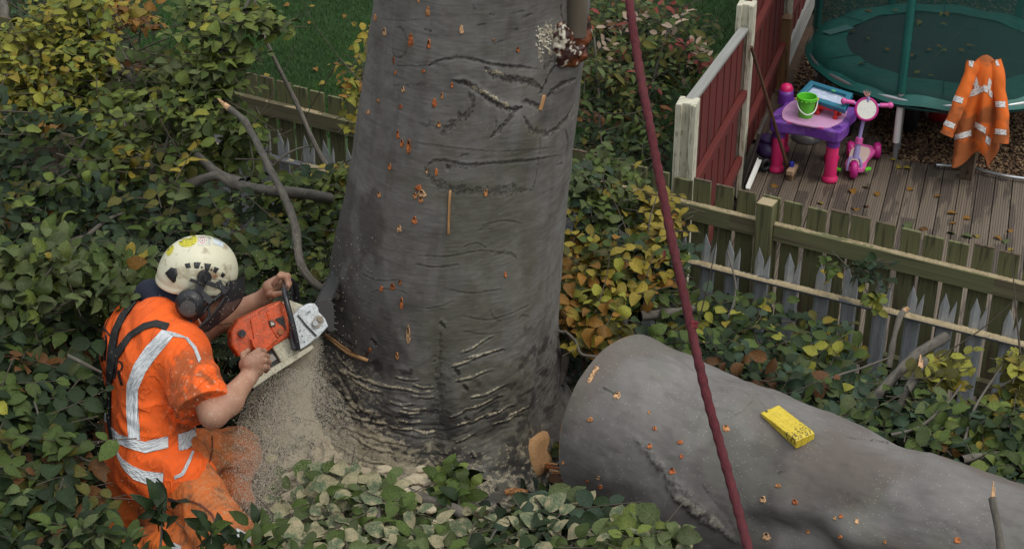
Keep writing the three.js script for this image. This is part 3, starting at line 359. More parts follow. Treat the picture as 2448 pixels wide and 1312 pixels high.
const trunkMaps = barkMap(2048, 2048, null, trunkHit, trunkStrokes, (dark, dust, hgt) => {
  const W = 2048, H = 2048, barkAt = (x, y) => { const th = (x / W - 0.5) * 6.283, yy = lerp(TB, TT, y / H); return [th, yy]; };
  const fine = new Float32Array(W * H), wrk = new Float32Array(W * H);
  for (let j = 0; j < 1024; j++) for (let i = 0; i < W; i++) { const k = j * W + i, [th, y] = barkAt(i, j); if (Math.abs(th) > 2.4 || y < 0.25) continue; const a = th * 0.52, amp = 0.06 + 0.42 * sstep(1.0, 0.72, y) * sstep(0.3, 0.6, y), side = th < -0.03 ? 1 : -1, yy = y + side * 0.25 * (a + 0.02) * (1 + 0.5 * Math.sin(a * 9)) + 0.05 * fbm(a * 5, y * 5, 3, 131); const n = vn(a * 3.4 + 7, yy * 24, 132) * 0.62 + vn(a * 9, yy * 55, 133) * 0.38, q = 1 - Math.abs(2 * n - 1), patch = sstep(0.4, 0.66, fbm(a * 4 + 3, y * 6, 3, 134)); const w = Math.pow(q, 5) * patch * amp; wrk[k] = w; hgt[k] += -0.011 * w + 0.006 * sstep(0.45, 0.75, q) * (1 - Math.pow(q, 4)) * patch * amp; }
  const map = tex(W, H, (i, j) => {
    const k = j * W + i, [th, y] = barkAt(i, j), a = th * 0.52; // metres round the trunk
    const n = fbm(a * 5 + 40, y * 9, 4, 101), g = fbm(a * 30 + 60, y * 110, 3, 102), s = h2(i, j, 3), ripple = fbm(a * 8, y * 130, 2, 103); fine[k] = g * 0.6 + ripple * 0.4;
    let c = mixc([0.115, 0.108, 0.098], [0.2, 0.19, 0.175], clamp(n * 0.9 + (g - 0.5) * 0.5 + (s - 0.5) * 0.12));
    const darkPatch = sstep(0.47, 0.56, fbm(a * 4 + 9, y * 3, 4, 104) * 0.55 + 0.5 * sstep(0.0, -0.75, th + 0.22 * (y - 1)) * sstep(2.1, 1.5, y) - 0.05); c = mixc(c, [0.042, 0.035, 0.034], darkPatch * 0.68); const strk = sstep(0.5, 0.68, fbm(a * 26 + 4, y * 2.4, 4, 111)); c = mixc(c, [0.07, 0.06, 0.052], strk * 0.25); const hz = sstep(0.56, 0.7, fbm(a * 5 + 2, y * 44, 4, 112)); c = mixc(c, [0.062, 0.055, 0.048], hz * 0.25); const red = sstep(0.56, 0.7, fbm(a * 9 + 21, y * 8, 4, 113)); c = mixc(c, [0.12, 0.085, 0.062], red * 0.2);  // bark colour mixed darker in ragged patches, strongest on the left side
    const alg = sstep(0.45, 0.65, fbm(a * 6 + 3, y * 5, 4, 105) * 0.7 + 0.42 * Math.exp(-Math.pow((th - 0.35) / 0.5, 2)) * sstep(2.2, 1.5, y)); c = mixc(c, [0.098, 0.098, 0.06], alg * 0.55);
    const pale = sstep(0.55, 0.7, fbm(a * 7 + 13, y * 6, 4, 106)); c = mixc(c, [0.19, 0.185, 0.175], pale * 0.35);
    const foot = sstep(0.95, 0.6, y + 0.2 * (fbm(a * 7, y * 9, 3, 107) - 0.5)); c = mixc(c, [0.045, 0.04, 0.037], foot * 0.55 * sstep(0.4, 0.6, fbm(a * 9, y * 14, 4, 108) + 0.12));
    if (s > 0.9965 && vn(a * 40, y * 40, 5) > 0.5) c = mixc(c, [0.6, 0.55, 0.45], 0.7);
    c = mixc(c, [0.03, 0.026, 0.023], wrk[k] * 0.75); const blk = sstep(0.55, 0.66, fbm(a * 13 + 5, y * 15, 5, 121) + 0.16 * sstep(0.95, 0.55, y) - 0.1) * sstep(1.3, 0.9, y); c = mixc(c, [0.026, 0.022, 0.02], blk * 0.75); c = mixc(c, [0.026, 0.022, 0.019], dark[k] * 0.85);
    const zone = 1.05 * sstep(0.98, 0.5, y + 0.3 * (th + 0.7) + 0.25 * (fbm(a * 5, y * 7, 4, 120) - 0.5)) * sstep(0.5, -0.25, th) + 0.45 * sstep(0.66, 0.45, y) * sstep(1.3, 0.7, th);
    const cov = sstep(0.5, 0.66, fbm(a * 60, y * 80, 4, 109) * 0.62 + fbm(a * 9, y * 12, 3, 122) * 0.24 + zone * 0.24 + (hgt[k] > 0.002 ? 0.12 : -0.05 - 0.2 * wrk[k]) + (s - 0.5) * 0.22) * sstep(0.02, 0.3, zone); const d = Math.max(dust[k] * sstep(0.36, 0.5, fbm(i / 3, j / 3, 3, 110) + 0.06), cov * (0.55 + 0.45 * h2(i >> 1, j >> 1, 6)));
    return mixc(c, mixc([0.44, 0.37, 0.24], [0.66, 0.57, 0.4], s), d * 0.9);
  });
  const bump = tex(1024, 1024, (i, j) => { const k = (j * 2) * W + i * 2; return clamp(0.45 + fine[k] * 0.25 - 0.1 - dark[k] * 0.22 + dust[k] * 0.15 + clamp(hgt[k] * 16, -0.2, 0.2)); }, { srgb: false });
  return { map, bump, hgt, W, H };
});
const trunk = thing('beech_trunk', 'thick grey beech trunk still standing, being cut at its foot', 'tree trunk');
{
  const NU = 620, NV = 520, sm = (s, t) => { const { hgt, W, H } = trunkMaps, x = clamp(s * W, 0, W - 2), y = clamp(t * H, 0, H - 2), i = x | 0, j = y | 0, f = x - i, g = y - j, k = j * W + i; return lerp(lerp(hgt[k], hgt[k + 1], f), lerp(hgt[k + W], hgt[k + W + 1], f), g); };
  const rowT = (t) => t < 0.85 ? t / 0.85 * 0.66 : lerp(0.66, 1, (t - 0.85) / 0.15);
  const colS = (s) => { const x = (s - 0.5) * 2; return 0.5 + 0.5 * (x * 0.72 + x * x * x * 0.28); };
  const g = grid(NU, NV, (s, t) => { s = colS(s); t = rowT(t); const th = (s - 0.5) * 2 * Math.PI, y = lerp(TB, TT, t), fr = (fbm(th * 6, y * 9, 3, 201) - 0.5) * 0.012 + (fbm(th * 14, y * 26, 3, 202) - 0.5) * 0.012 * sstep(1.3, 0.7, y); return trunkP(th, y, clamp(sm(s, t), -0.03, 0.03) + fr); }, (s, t) => [colS(s), rowT(t)]);
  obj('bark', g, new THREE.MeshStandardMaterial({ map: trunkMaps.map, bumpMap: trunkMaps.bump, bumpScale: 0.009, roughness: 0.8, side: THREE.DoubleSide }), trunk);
  obj('top_cut', new THREE.CircleGeometry(0.395, 40).rotateX(-Math.PI / 2).translate(trunkX(TT), TT - 0.004, -6.8), M(0.5, 0.36, 0.2), trunk);
}
const woodCut = tex(128, 128, (i, j) => { const n = fbm(i / 12, j / 3, 4, 61), s = h2(i, j, 9); return mixc([0.4, 0.19, 0.07], [0.62, 0.38, 0.18], clamp(n + (s - 0.5) * 0.3)); });
const woodM = new THREE.MeshStandardMaterial({ map: woodCut, roughness: 0.85, side: THREE.DoubleSide });
const gashM = [[0.62, 0.2, 0.06], [0.68, 0.3, 0.11], [0.5, 0.14, 0.04], [0.7, 0.42, 0.22]].map((c) => new THREE.MeshStandardMaterial({ map: tex(64, 64, (i, j) => { const n = fbm(i / 8, j / 8, 3, 71 + c[0] * 50); return mixc(c, c.map((q) => q * 0.35), sstep(0.4, 0.7, n)); }), roughness: 0.8, side: THREE.DoubleSide }));
const darkPit = M(0.03, 0.014, 0.009, 0.9);
function gashes(mesh, parent, list, r) {
  for (let [u, v, w, h] of list) { const z = 0.85 + 0.4 * r(); w *= z; h *= z;
    const o = []; const K = 9; for (let k = 0; k < K; k++) { const a = k / K * 6.283, q = 0.75 + 0.4 * r(); o.push([u + Math.sin(a) * w * q * (Math.cos(a) > 0 ? 0.7 : 1), v - Math.cos(a) * h * q]); }
    const g = scarOn(mesh, o, 0.0035, 0.0005); if (g) obj('spike_gash', g, gashM[(r() * 4) | 0], parent);
    if (h > 7 && r() < 0.7) { const o2 = o.map(([a, b]) => [u + (a - u) * 0.4, v - h * 0.62 + (b - v) * 0.3]); const g2 = scarOn(mesh, o2, 0.0042, 0.002); if (g2) obj('dark_pit', g2, darkPit, parent); }
  }
}
{
  const r = rngOf(31);
  gashes(trunk.children[0], trunk, [[1023, 28, 5, 12], [1103, 70, 6, 10], [982, 96, 7, 13], [1025, 106, 5, 10], [919, 77, 4, 9], [897, 42, 3, 7], [941, 143, 3, 10], [1012, 170, 5, 4], [945, 173, 3, 6], [963, 214, 5, 8], [1080, 203, 5, 8], [1056, 228, 5, 9], [1038, 246, 8, 11], [958, 254, 4, 5], [904, 240, 4, 5], [880, 268, 4, 6], [1049, 297, 5, 7], [951, 322, 4, 12], [961, 342, 5, 8], [977, 350, 6, 16], [932, 398, 4, 7], [1020, 408, 5, 8], [1043, 411, 4, 8], [1000, 448, 12, 8], [1007, 462, 13, 9], [992, 468, 6, 7], [1006, 478, 6, 6], [906, 465, 4, 7], [1161, 460, 6, 10], [954, 546, 5, 9], [990, 526, 6, 8], [1238, 118, 5, 8], [1000, 0, 4, 7], [1208, 656, 4, 6], [912, 690, 5, 6], [938, 685, 5, 7], [956, 674, 4, 7], [960, 725, 5, 14], [976, 800, 6, 20], [948, 850, 5, 7], [884, 836, 4, 5], [1180, 95, 3, 3]], r);
  // long peeled strip and its chip
  const strip = (p, w, m, name) => { const o = []; for (const [x, y] of p) o.push([x - w, y]); for (const [x, y] of p.slice().reverse()) o.push([x + w, y]); const g = scarOn(trunk.children[0], o, 0.007, 0.002); if (g) obj(name, g, m, trunk); };
  strip([[1076, 458], [1074, 490], [1073, 520], [1072, 556]], 3, woodM, 'peeled_strip'); strip([[1300, 228], [1296, 245], [1291, 262]], 3.2, woodM, 'peeled_strip');
  // open saw cut with its splintered lower lip
  { const top = [[782, 800], [800, 812], [818, 826], [842, 842], [876, 857]], o = []; for (const [x, y] of top) o.push([x, y - 1]); for (const [x, y] of top.slice().reverse()) o.push([x - 3, y + 6 * Math.sin((x - 770) / 40) + 3]); const g = scarOn(trunk.children[0], o, 0.012, 0.004); if (g) obj('cut_lip', g, woodM, trunk);
    const k = []; for (const [x, y] of top) k.push([x + 4, y - 16]); for (const [x, y] of top.slice().reverse()) k.push([x, y - 4]); const g2 = scarOn(trunk.children[0], k, 0.003, -0.02); if (g2) obj('saw_kerf', g2, darkPit, trunk); }
  // felling cut opened on the right of the foot
  { const g = scarOn(trunk.children[0], [[1268, 1054], [1283, 1042], [1297, 1034], [1304, 1050], [1299, 1076], [1308, 1098], [1301, 1128], [1292, 1114], [1286, 1134], [1274, 1112], [1267, 1084]], 0.03, 0.026); if (g) obj('wood_face', g, woodM, trunk); const h = hit(trunk.children[0], 1290, 1120), q = h ? h.point : V(0.15, 0.6, -6.3);
    const sp = rngOf(9); for (let i = 0; i < 7; i++) { const a = q.clone().add(V(0.02 + i * 0.012, 0.05 - i * 0.018, 0.03)), b = a.clone().add(V(0.05 + sp() * 0.05, (sp() - 0.75) * 0.08, 0.02)); obj('splinter', rod(a, b, 0.008, 0.003, 5), gashM[1 + i % 3], trunk); } }
  // flat chip lying on the root
  { const g = scarOn(trunk.children[0], [[1208, 1172], [1228, 1168], [1262, 1174], [1255, 1182], [1225, 1184], [1210, 1182]], 0.018, 0.02); if (g) tag(obj('wood_chip', g, gashM[1]), 'long orange wood chip lying on the root at the trunk foot', 'wood chip'); }
}
{ // burr, resin wound and broken stem at the upper right
  const c = P(1358, 95, 7.0), r = rngOf(66), caps = [];
  const q = hit(trunk.children[0], 1350, 90); if (q) c.copy(q.point);
  for (let i = 0; i < 60; i++) { const uu = 1364 + (r() - 0.5) * 70, vv = 100 + (r() - 0.5) * 90 + (1364 - uu) * 0.45, hh = hit(trunk.children[0], Math.min(uu, 1378), vv), a = P(uu, vv, hh ? pixelOf(hh.point)[2] + r() * 0.02 : 7), d = c.clone().sub(a).multiplyScalar(0.2); caps.push(cap(a, a.clone().add(d), 0.012 + r() * 0.02)); }
  const f = union(caps, 0.02), ff = (x, y, z) => f(x, y, z) - 0.012 * (f3(x * 45, y * 45, z * 45, 2, 3) - 0.5);
  const g = nets(ff, boundsOf(caps, 0.02), 0.006, 8); paint(g, (x, y, z) => { const n = f3(x * 30, y * 30, z * 30, 3, 5), m = f3(x * 60, y * 60, z * 60, 2, 8), [u] = pixelOf(V(x, y, z)); let cc = mixc([0.016, 0.008, 0.008], [0.06, 0.016, 0.011], n); cc = mixc(cc, [0.15, 0.04, 0.011], sstep(0.52, 0.66, n + 0.003 * (u - 1372))); return mixc(cc, [0.62, 0.57, 0.45], sstep(0.6, 0.68, m + 0.004 * Math.max(-30, 1350 - u))); });
  obj('resin_burr', g, new THREE.MeshStandardMaterial({ vertexColors: true, roughness: 0.35 }), trunk);
  const hs = hit(trunk.children[0], 1366, 40), dS = hs ? pixelOf(hs.point)[2] - 0.005 : 6.95, a = P(1378, 85, dS + 0.03), b = P(1374, -160, dS - 0.13); const stemT = tex(64, 128, (i, j) => mixc([0.075, 0.06, 0.042], [0.14, 0.115, 0.085], fbm(i / 7, j / 30, 4, 3)));
  obj('side_stem', tube([a, a.clone().lerp(b, 0.35).add(V(0.006, 0, 0)), a.clone().lerp(b, 0.7), b, b.clone().add(V(0.02, 0.9, -0.05))], 0.042, 40, 18), new THREE.MeshStandardMaterial({ map: stemT, roughness: 0.9 }), trunk);
  const fl = [], r2 = rngOf(7); for (let i = 0; i < 46; i++) { const an = r2() * 1.4 + 2.2, rr = Math.sqrt(r2()) * 58, h = hit(trunk.children[0], 1345 + Math.cos(an) * rr - 6, 92 + Math.sin(an) * rr * 0.85 - 8 + (r2() - 0.5) * 40); if (!h) continue; const s = 0.0016 + r2() * 0.0035; fl.push(new THREE.IcosahedronGeometry(s, 0).scale(1 + 1.6 * r2(), 1, 0.5).rotateZ(r2() * 3).translate(h.point.x, h.point.y, h.point.z + 0.003)); }
  obj('white_flakes', fl, M(0.62, 0.58, 0.46, 0.9), trunk, 'stuff');
}
// ================================================================ the felled length lying on the right
const logAx = new THREE.CatmullRomCurve3([P(1478, 1006, 7.42), P(1720, 1108, 7.1), P(1960, 1190, 6.82), P(2130, 1262, 6.62), P(2300, 1312, 6.45), P(2470, 1358, 6.3), P(2900, 1480, 5.9)]);
const LOGSEAM = -2.4;
const LR = [[0, 0.405], [0.06, 0.395], [0.2, 0.365], [0.36, 0.325], [0.5, 0.3], [0.62, 0.3], [0.72, 0.3], [1, 0.27]];
const lr = (t) => { for (let i = 1; i < LR.length; i++) if (t <= LR[i][0]) return lerp(LR[i - 1][1], LR[i][1], sstep(0, 1, (t - LR[i - 1][0]) / (LR[i][0] - LR[i - 1][0]))); return 0.27; };
const logFr = (t) => { const p = logAx.getPointAt(t), x = logAx.getTangentAt(t), up = V(0, 1, 0), s = x.clone().cross(up).normalize(), w = s.clone().cross(x).normalize(); return [p, s, w]; };
const logP = (t, th, dr = 0) => { const [p, s, w] = logFr(t); let r = lr(t) + dr + 0.014 * Math.sin(th * 2 + t * 9) + 0.02 * (fbm(t * 7 + 3, th * 1.2 + 9, 3, 44) - 0.5); const bump = (a, b, A, wa, wb) => A * Math.exp(-Math.pow((t - a) / wa, 2) - Math.pow(Math.atan2(Math.sin(th - b), Math.cos(th - b)) / wb, 2)); r += bump(0.6, 1.75, 0.03, 0.07, 0.5) + bump(0.4, 0.05, -0.05, 0.05, 0.2) + bump(0.46, 0.2, -0.04, 0.035, 0.2) + bump(0.52, 0.42, 0.03, 0.04, 0.22) + bump(0.4, 0.35, 0.015, 0.05, 0.25) + bump(0.52, 0.28, 0.02, 0.045, 0.22) + bump(0.56, 0.15, -0.025, 0.06, 0.22) + bump(0.5, 1.2, 0.025, 0.05, 0.4) + bump(0.24, -0.35, 0.05, 0.09, 0.5); return p.clone().addScaledVector(s, Math.cos(th) * r).addScaledVector(w, Math.sin(th) * r); };
const logProxy = new THREE.Mesh(grid(90, 160, (s, t) => logP(t, s * 2 * Math.PI + LOGSEAM)), new THREE.MeshBasicMaterial({ side: THREE.DoubleSide }));
const logStrokes = [];
{
  const S = (p, w, o) => logStrokes.push({ p, w, sc: [1024 / 1000, 1024 / 1300], ...o });
  const add = (p, w, o) => S(p, w * 0.6, o);
  add([[1515, 1045], [1545, 1075], [1575, 1115], [1605, 1160], [1640, 1215]], 11, { dark: 0.75, mott: 1, h: 0.006, rag: 2 }); add([[1560, 1090], [1610, 1150], [1660, 1200], [1720, 1255]], 10, { dark: 0.6, mott: 1, h: 0.006, rag: 2.2 });
  for (let i = 0; i < 14; i++) { const x = 1590 + i * 9, y = 1160 + i * 6; add([[x, y], [x + 26, y + 34], [x + 62, y + 60]], 6, { dark: 0.75, mott: 1, h: 0.005, rag: 2 }); add([[x + 4, y - 3], [x + 26, y + 28]], 3, { dust: 0.45, rag: 2.5 }); }
  add([[1680, 1160], [1705, 1195], [1735, 1232], [1760, 1270]], 5, { dark: 0.6, mott: 1, h: -0.004 }); add([[1800, 955], [1770, 985], [1730, 1005]], 3, { dark: 0.5, h: -0.003 }); add([[1830, 975], [1810, 950]], 3, { dark: 0.4 });
  add([[1560, 1205], [1545, 1230], [1535, 1260]], 5, { dark: 0.8 }); add([[1440, 925], [1475, 945]], 4, { dark: 0.8 }); add([[1858, 1133], [1880, 1128]], 6, { dark: 0.9 }); add([[2080, 1055], [2125, 1060]], 9, { dark: 0.7, mott: 1, h: 0.01 }); add([[2020, 1045], [2070, 1052]], 5, { dark: 0.6, mott: 1 });
  for (const [x, y] of [[2250, 1250], [2000, 1170], [1380, 1050], [1470, 1000], [1700, 1180], [2330, 1290]]) add([[x, y], [x + 30, y + 12], [x + 70, y + 40]], 10, { dark: 0.22, rag: 2 });
}
const logUVat = (u, v) => { const h = hit(logProxy, u, v); return h ? [h.uv.x, h.uv.y] : null; };
const logMaps = barkMap(1024, 1024, null, logUVat, logStrokes, (dark, dust, hgt) => {
  const W = 1024, fine = new Float32Array(W * W);
  const map = tex(W, W, (i, j) => { const k = j * W + i, a = i / W * 2.1, y = j / W * 3.1, n = fbm(a * 4, y * 3, 4, 301), g = fbm(a * 60, y * 22, 3, 302), s = h2(i, j, 4), red = fbm(a * 2.5, y * 2, 3, 303); fine[k] = g;
    let c = mixc([0.115, 0.105, 0.098], [0.215, 0.203, 0.192], clamp(n + (g - 0.5) * 0.45 + (s - 0.5) * 0.15)); c = mixc(c, [0.125, 0.1, 0.085], sstep(0.48, 0.66, red) * 0.75); const darkPatch = sstep(0.55, 0.66, fbm(a * 3 + 5, y * 2.2 + 8, 4, 304)); c = mixc(c, [0.07, 0.06, 0.056], darkPatch * 0.55); c = mixc(c, [0.15, 0.155, 0.12], sstep(0.56, 0.68, fbm(a * 7 + 2, y * 6, 4, 305)) * 0.35); c = mixc(c, [0.07, 0.062, 0.056], sstep(0.6, 0.7, fbm(a * 30, y * 9, 4, 306)) * 0.2);
    if (s > 0.996 && fbm(a * 5, y * 4, 2, 8) > 0.47) c = [0.62, 0.56, 0.45]; c = mixc(c, [0.03, 0.026, 0.022], dark[k] * 0.9); return mixc(c, [0.4, 0.37, 0.28], dust[k] * 0.7 * (s > 0.4 ? 1 : 0.2)); });
  const bump = tex(W, W, (i, j) => clamp(0.4 + fine[j * W + i] * 0.3 - dark[j * W + i] * 0.2), { srgb: false }); return { map, bump, hgt, W };
});
const logT = thing('felled_log', 'smooth grey felled trunk section lying across the brush on the right', 'log');
{
  const sm = (s, t) => { const { hgt, W } = logMaps; return hgt[clamp(t * W | 0, 0, W - 1) * W + clamp(s * W | 0, 0, W - 1)]; };
  const g = grid(200, 420, (s, t) => { const tt = Math.pow(t, 1.15); return logP(tt, s * 2 * Math.PI + LOGSEAM, clamp(sm(s, tt), -0.02, 0.02) + (fbm(s * 40, tt * 30, 3, 45) - 0.5) * 0.007 + (fbm(s * 12 + 3, tt * 26, 3, 46) - 0.5) * 0.011); }, (s, t) => [s, Math.pow(t, 1.15)]);
  obj('bark', g, new THREE.MeshStandardMaterial({ map: logMaps.map, bumpMap: logMaps.bump, bumpScale: 0.004, roughness: 0.78, side: THREE.DoubleSide }), logT);
  for (const t of [0, 1]) { const [p] = logFr(t), pos = [], idx = [], uv = [], nrm = logAx.getTangentAt(t).multiplyScalar(t ? 1 : -1); for (let k = 0; k < 60; k++) { const q = logP(t, k / 60 * 6.2832); pos.push(q.x, q.y, q.z); uv.push(Math.cos(k / 9.55), Math.sin(k / 9.55)); } pos.push(p.x, p.y, p.z); uv.push(0, 0); for (let k = 0; k < 60; k++) idx.push(60, k, (k + 1) % 60); const c = new THREE.BufferGeometry(); c.setAttribute('position', new THREE.Float32BufferAttribute(pos, 3)); c.setAttribute('uv', new THREE.Float32BufferAttribute(uv, 2)); c.setIndex(idx); c.computeVertexNormals(); obj('cut_face', c, woodM, logT); }
  gashes(logT.children[0], logT, [[1476, 944, 11, 9], [1412, 1003, 9, 6], [1553, 985, 5, 4], [1565, 1024, 6, 5], [1736, 1024, 8, 7], [1627, 1057, 8, 5], [1553, 1066, 7, 7], [1608, 1126, 9, 9], [1430, 1142, 5, 4], [1436, 1164, 6, 6], [1860, 1161, 9, 5], [1825, 1194, 9, 7], [1901, 1200, 8, 7], [2050, 1246, 6, 6], [2012, 1234, 5, 4], [1997, 1238, 5, 4], [1932, 1271, 7, 5], [1832, 1282, 14, 10], [2117, 1295, 7, 5], [1444, 1210, 5, 5], [1470, 1203, 4, 4], [1346, 1106, 4, 5], [1404, 1150, 4, 3], [2010, 1283, 5, 4], [2290, 1292, 9, 6], [1630, 1090, 5, 5]], rngOf(77));
  { const g2 = scarOn(logT.children[0], [[1404, 912], [1424, 876], [1432, 880], [1412, 914]], 0.008, 0.006); if (g2) obj('splinter', g2, gashM[3], logT); }
}
// ================================================================ yellow felling wedge on the log
{
  const hs = [[1816, 992], [1868, 978], [1951, 1049], [1898, 1075]].map(([u, v]) => hit(logT.children[0], u, v).point), c = hs.reduce((a, b) => a.add(b), V(0, 0, 0)).multiplyScalar(0.25);
  const ex = hs[3].clone().add(hs[2]).sub(hs[0]).sub(hs[1]).normalize(), ez0 = hs[1].clone().sub(hs[0]), n = ex.clone().cross(ez0).normalize(); if (n.y < 0) n.negate(); const ez = ex.clone().cross(n).normalize();
  const L = hs[0].distanceTo(hs[3]), Wd = ez0.length() * 0.98;
  const ymap = tex(256, 128, (i, j) => { const n2 = fbm(i / 30, j / 20, 4, 91), d = sstep(0.6, 0.66, fbm(i / 7, j / 4, 3, 92) * 0.75 + 0.25 * sstep(90, 250, i)); const sc = sstep(0.63, 0.68, fbm(i / 20, j / 2.5, 3, 93)); return mixc(mixc([0.62, 0.45, 0.02], [0.78, 0.6, 0.06], n2), [0.05, 0.045, 0.02], clamp(d * 0.8 + sc * 0.35)); });
  const w = thing('felling_wedge', 'scuffed yellow plastic felling wedge lying on the grey log', 'wedge', [c.x, c.y, c.z]);
  const prof = [[-L / 2, 0.004], [L / 2, 0.004], [L / 2, 0.036], [L / 2 - 0.012, 0.04], [-L / 2, 0.012]], sh = ext(prof, Wd - 0.01, 0.003).translate(0, 0, -Wd / 2 + 0.005), uv = sh.attributes.uv, p = sh.attributes.position; for (let i = 0; i < p.count; i++) uv.setXY(i, p.getX(i) / L + 0.5, p.getZ(i) / Wd + 0.5 + p.getY(i) * 3);
  const body = obj('body', sh, new THREE.MeshStandardMaterial({ map: ymap, roughness: 0.5, bumpMap: ymap, bumpScale: 0.001 }), w), mm = new THREE.Matrix4().makeBasis(ex, n, ez); body.quaternion.setFromRotationMatrix(mm);
  const rib = [-0.22, 0.22].map((k) => bx(L * 0.7, 0.004, 0.004, -L * 0.05, 0.026, k * Wd, 0.001)); const rb = obj('ridge', rib, body.material, w); rb.quaternion.copy(body.quaternion); rb.rotateZ(0.13);
  const nt = obj('notch', bx(0.014, 0.02, 0.012, -L / 2 + 0.004, 0.008, Wd * 0.22, 0.002), M(0.12, 0.1, 0.05), w); nt.quaternion.copy(body.quaternion);
}
// ================================================================ dark red rope hanging past the camera side
{
  const rp = [P(1492, -420, 3.9), P(1496, -150, 3.75), P(1505, 0, 3.65), P(1530, 170, 3.58), P(1556, 310, 3.52), P(1600, 540, 3.45), P(1648, 760, 3.4), P(1686, 930, 3.34), P(1735, 1110, 3.28), P(1790, 1312, 3.2), P(1860, 1600, 3.05)];
  rp.unshift(rp[0].clone().add(V(-0.1, 2.2, -0.2))); const q = rp[rp.length - 1]; rp.push(V(q.x + 0.14, q.y - 0.9, q.z + 0.25), V(q.x + 0.25, 0.46, q.z + 0.3), V(q.x + 0.7, 0.46, q.z + 0.5));
  const c = new THREE.CatmullRomCurve3(rp), r = rngOf(3), rtex = tex(64, 1024, (i, j) => { const a = Math.sin((i / 64 * 6 + j / 1024 * 240) * 6.283) * Math.sin((i / 64 * 6 - j / 1024 * 240) * 6.283), n = fbm(i / 6, j / 6, 3, 17), f = h2(i, j, 5), worn = sstep(0.5, 0.7, fbm(i / 30, j / 60, 3, 18)); return mixc(mixc([0.04, 0.006, 0.009], [0.13, 0.018, 0.024], clamp(0.5 + a * 0.4 + (n - 0.5) * 0.6)), [0.14, 0.045, 0.05], f > 0.9 ? 0.5 : worn * 0.2); });
  const g = new THREE.TubeGeometry(c, 700, 0.0093, 12), p = g.attributes.position, nn = g.attributes.normal, uv = g.attributes.uv;
  for (let i = 0; i <= 700; i++) for (let j = 0; j <= 12; j++) { const k = i * 13 + j, w = 0.0012 * Math.sin(i * 2.1 + j / 12 * 12.566) + 0.0014 * (fbm(i * 0.35, j, 2, 9) - 0.5); p.setXYZ(k, p.getX(k) + nn.getX(k) * w, p.getY(k) + nn.getY(k) * w, p.getZ(k) + nn.getZ(k) * w); uv.setXY(k, j / 12, i / 700 * 4); }
  g.computeVertexNormals(); const t = thing('rope', 'dark red braided climbing rope hanging in front of the log', 'rope'); obj('strand', g, new THREE.MeshStandardMaterial({ map: rtex, roughness: 0.95, bumpMap: rtex, bumpScale: 0.002 }), t);
  const fz = []; for (let i = 0; i < 16; i++) { const a = P(1655 + (i % 4) - 2, 768 + (i % 5) * 3, 3.385), b = a.clone().add(V(0.006 + r() * 0.008, (r() - 0.5) * 0.012, r() * 0.004)); fz.push(rod(a, b, 0.002, 0.0008, 4)); } for (let i = 0; i < 8; i++) { const a = P(1600 - 9 + i % 2, 600 + i * 2, 3.45); fz.push(rod(a, a.clone().add(V(-0.005 - r() * 0.003, (r() - 0.5) * 0.006, 0)), 0.0015, 0.0006, 4)); } obj('frayed_fibres', fz, M(0.22, 0.035, 0.04, 1), t, 'stuff');
}
// ================================================================ leaves, twigs and cut branches
function leafGeo(seg, w, fold, curl, wob, serr) {
  const pos = [], uv = [], idx = [], prof = (t) => Math.pow(Math.sin(Math.PI * Math.pow(t, 0.8)), 0.75) * w * 0.5;
  for (let i = 0; i <= seg; i++) { const t = i / seg, hw = prof(t) * (serr && i % 2 ? 1.06 : 1) + 0.004, y = curl * (t - 0.35) * (t - 0.35) * -1 + 0.02 * Math.sin(t * 9 + wob), z = t;
    for (const s of [-1, 0, 1]) { pos.push(s * hw + 0.03 * Math.sin(t * 3 + wob), y + Math.abs(s) * hw * fold + s * 0.03 * Math.sin(t * 7 + wob * 2), z); uv.push(0.5 + s * 0.48 * (hw / (w * 0.5 + 0.01)), t); } }
  for (let i = 0; i < seg; i++) for (const s of [0, 1]) { const a = i * 3 + s, b = a + 1, c = a + 3, d = c + 1; idx.push(a, c, b, b, c, d); }
  const g = new THREE.BufferGeometry(); g.setAttribute('position', new THREE.Float32BufferAttribute(pos, 3)); g.setAttribute('uv', new THREE.Float32BufferAttribute(uv, 2)); g.setIndex(idx); g.computeVertexNormals(); return g;
}
const veinAt = (x, y) => { const m = Math.abs(x - 0.5), mid = sstep(0.045, 0.01, m), q = (y * 7 - m * 3.2) % 1, v = sstep(0.16, 0.03, Math.abs(((q + 1) % 1) - 0.5)) * 0.5; return Math.max(mid, v * sstep(0, 0.06, m)); };
const leafTex = tex(96, 128, (i, j) => { const v = veinAt(i / 96, j / 128), n = fbm(i / 14, j / 14, 3, 401), e = sstep(0.62, 0.7, fbm(i / 6, j / 6, 3, 402)); const k = 0.58 + 0.28 * n + 0.2 * v - 0.22 * e; return [k * (1 + 0.12 * e), k, k * (0.95 + 0.1 * v)]; });
const leafBump = tex(96, 128, (i, j) => 0.5 - 0.45 * veinAt(i / 96, j / 128) + 0.2 * (fbm(i / 8, j / 8, 2, 5) - 0.5), { srgb: false });
const leafMat = (c, rough = 0.58) => new THREE.MeshPhysicalMaterial({ color: c, map: leafTex, bumpMap: leafBump, bumpScale: 0.0015, roughness: rough, specularIntensity: 0.45, side: THREE.DoubleSide });
const LG = [0, 1, 2, 3, 4, 5].map((k) => leafGeo(6, 0.56 + (k % 3) * 0.08, 0.08 + (k % 2) * 0.36 + (k === 4 ? 0.35 : 0), 0.2 + (k % 3) * 0.4, k * 1.7, 1));
const LGslim = [0, 1, 2, 3].map((k) => leafGeo(6, 0.4 + (k % 2) * 0.06, 0.2 + (k % 2) * 0.2, 0.3 + (k % 3) * 0.2, k * 2.1, 0));
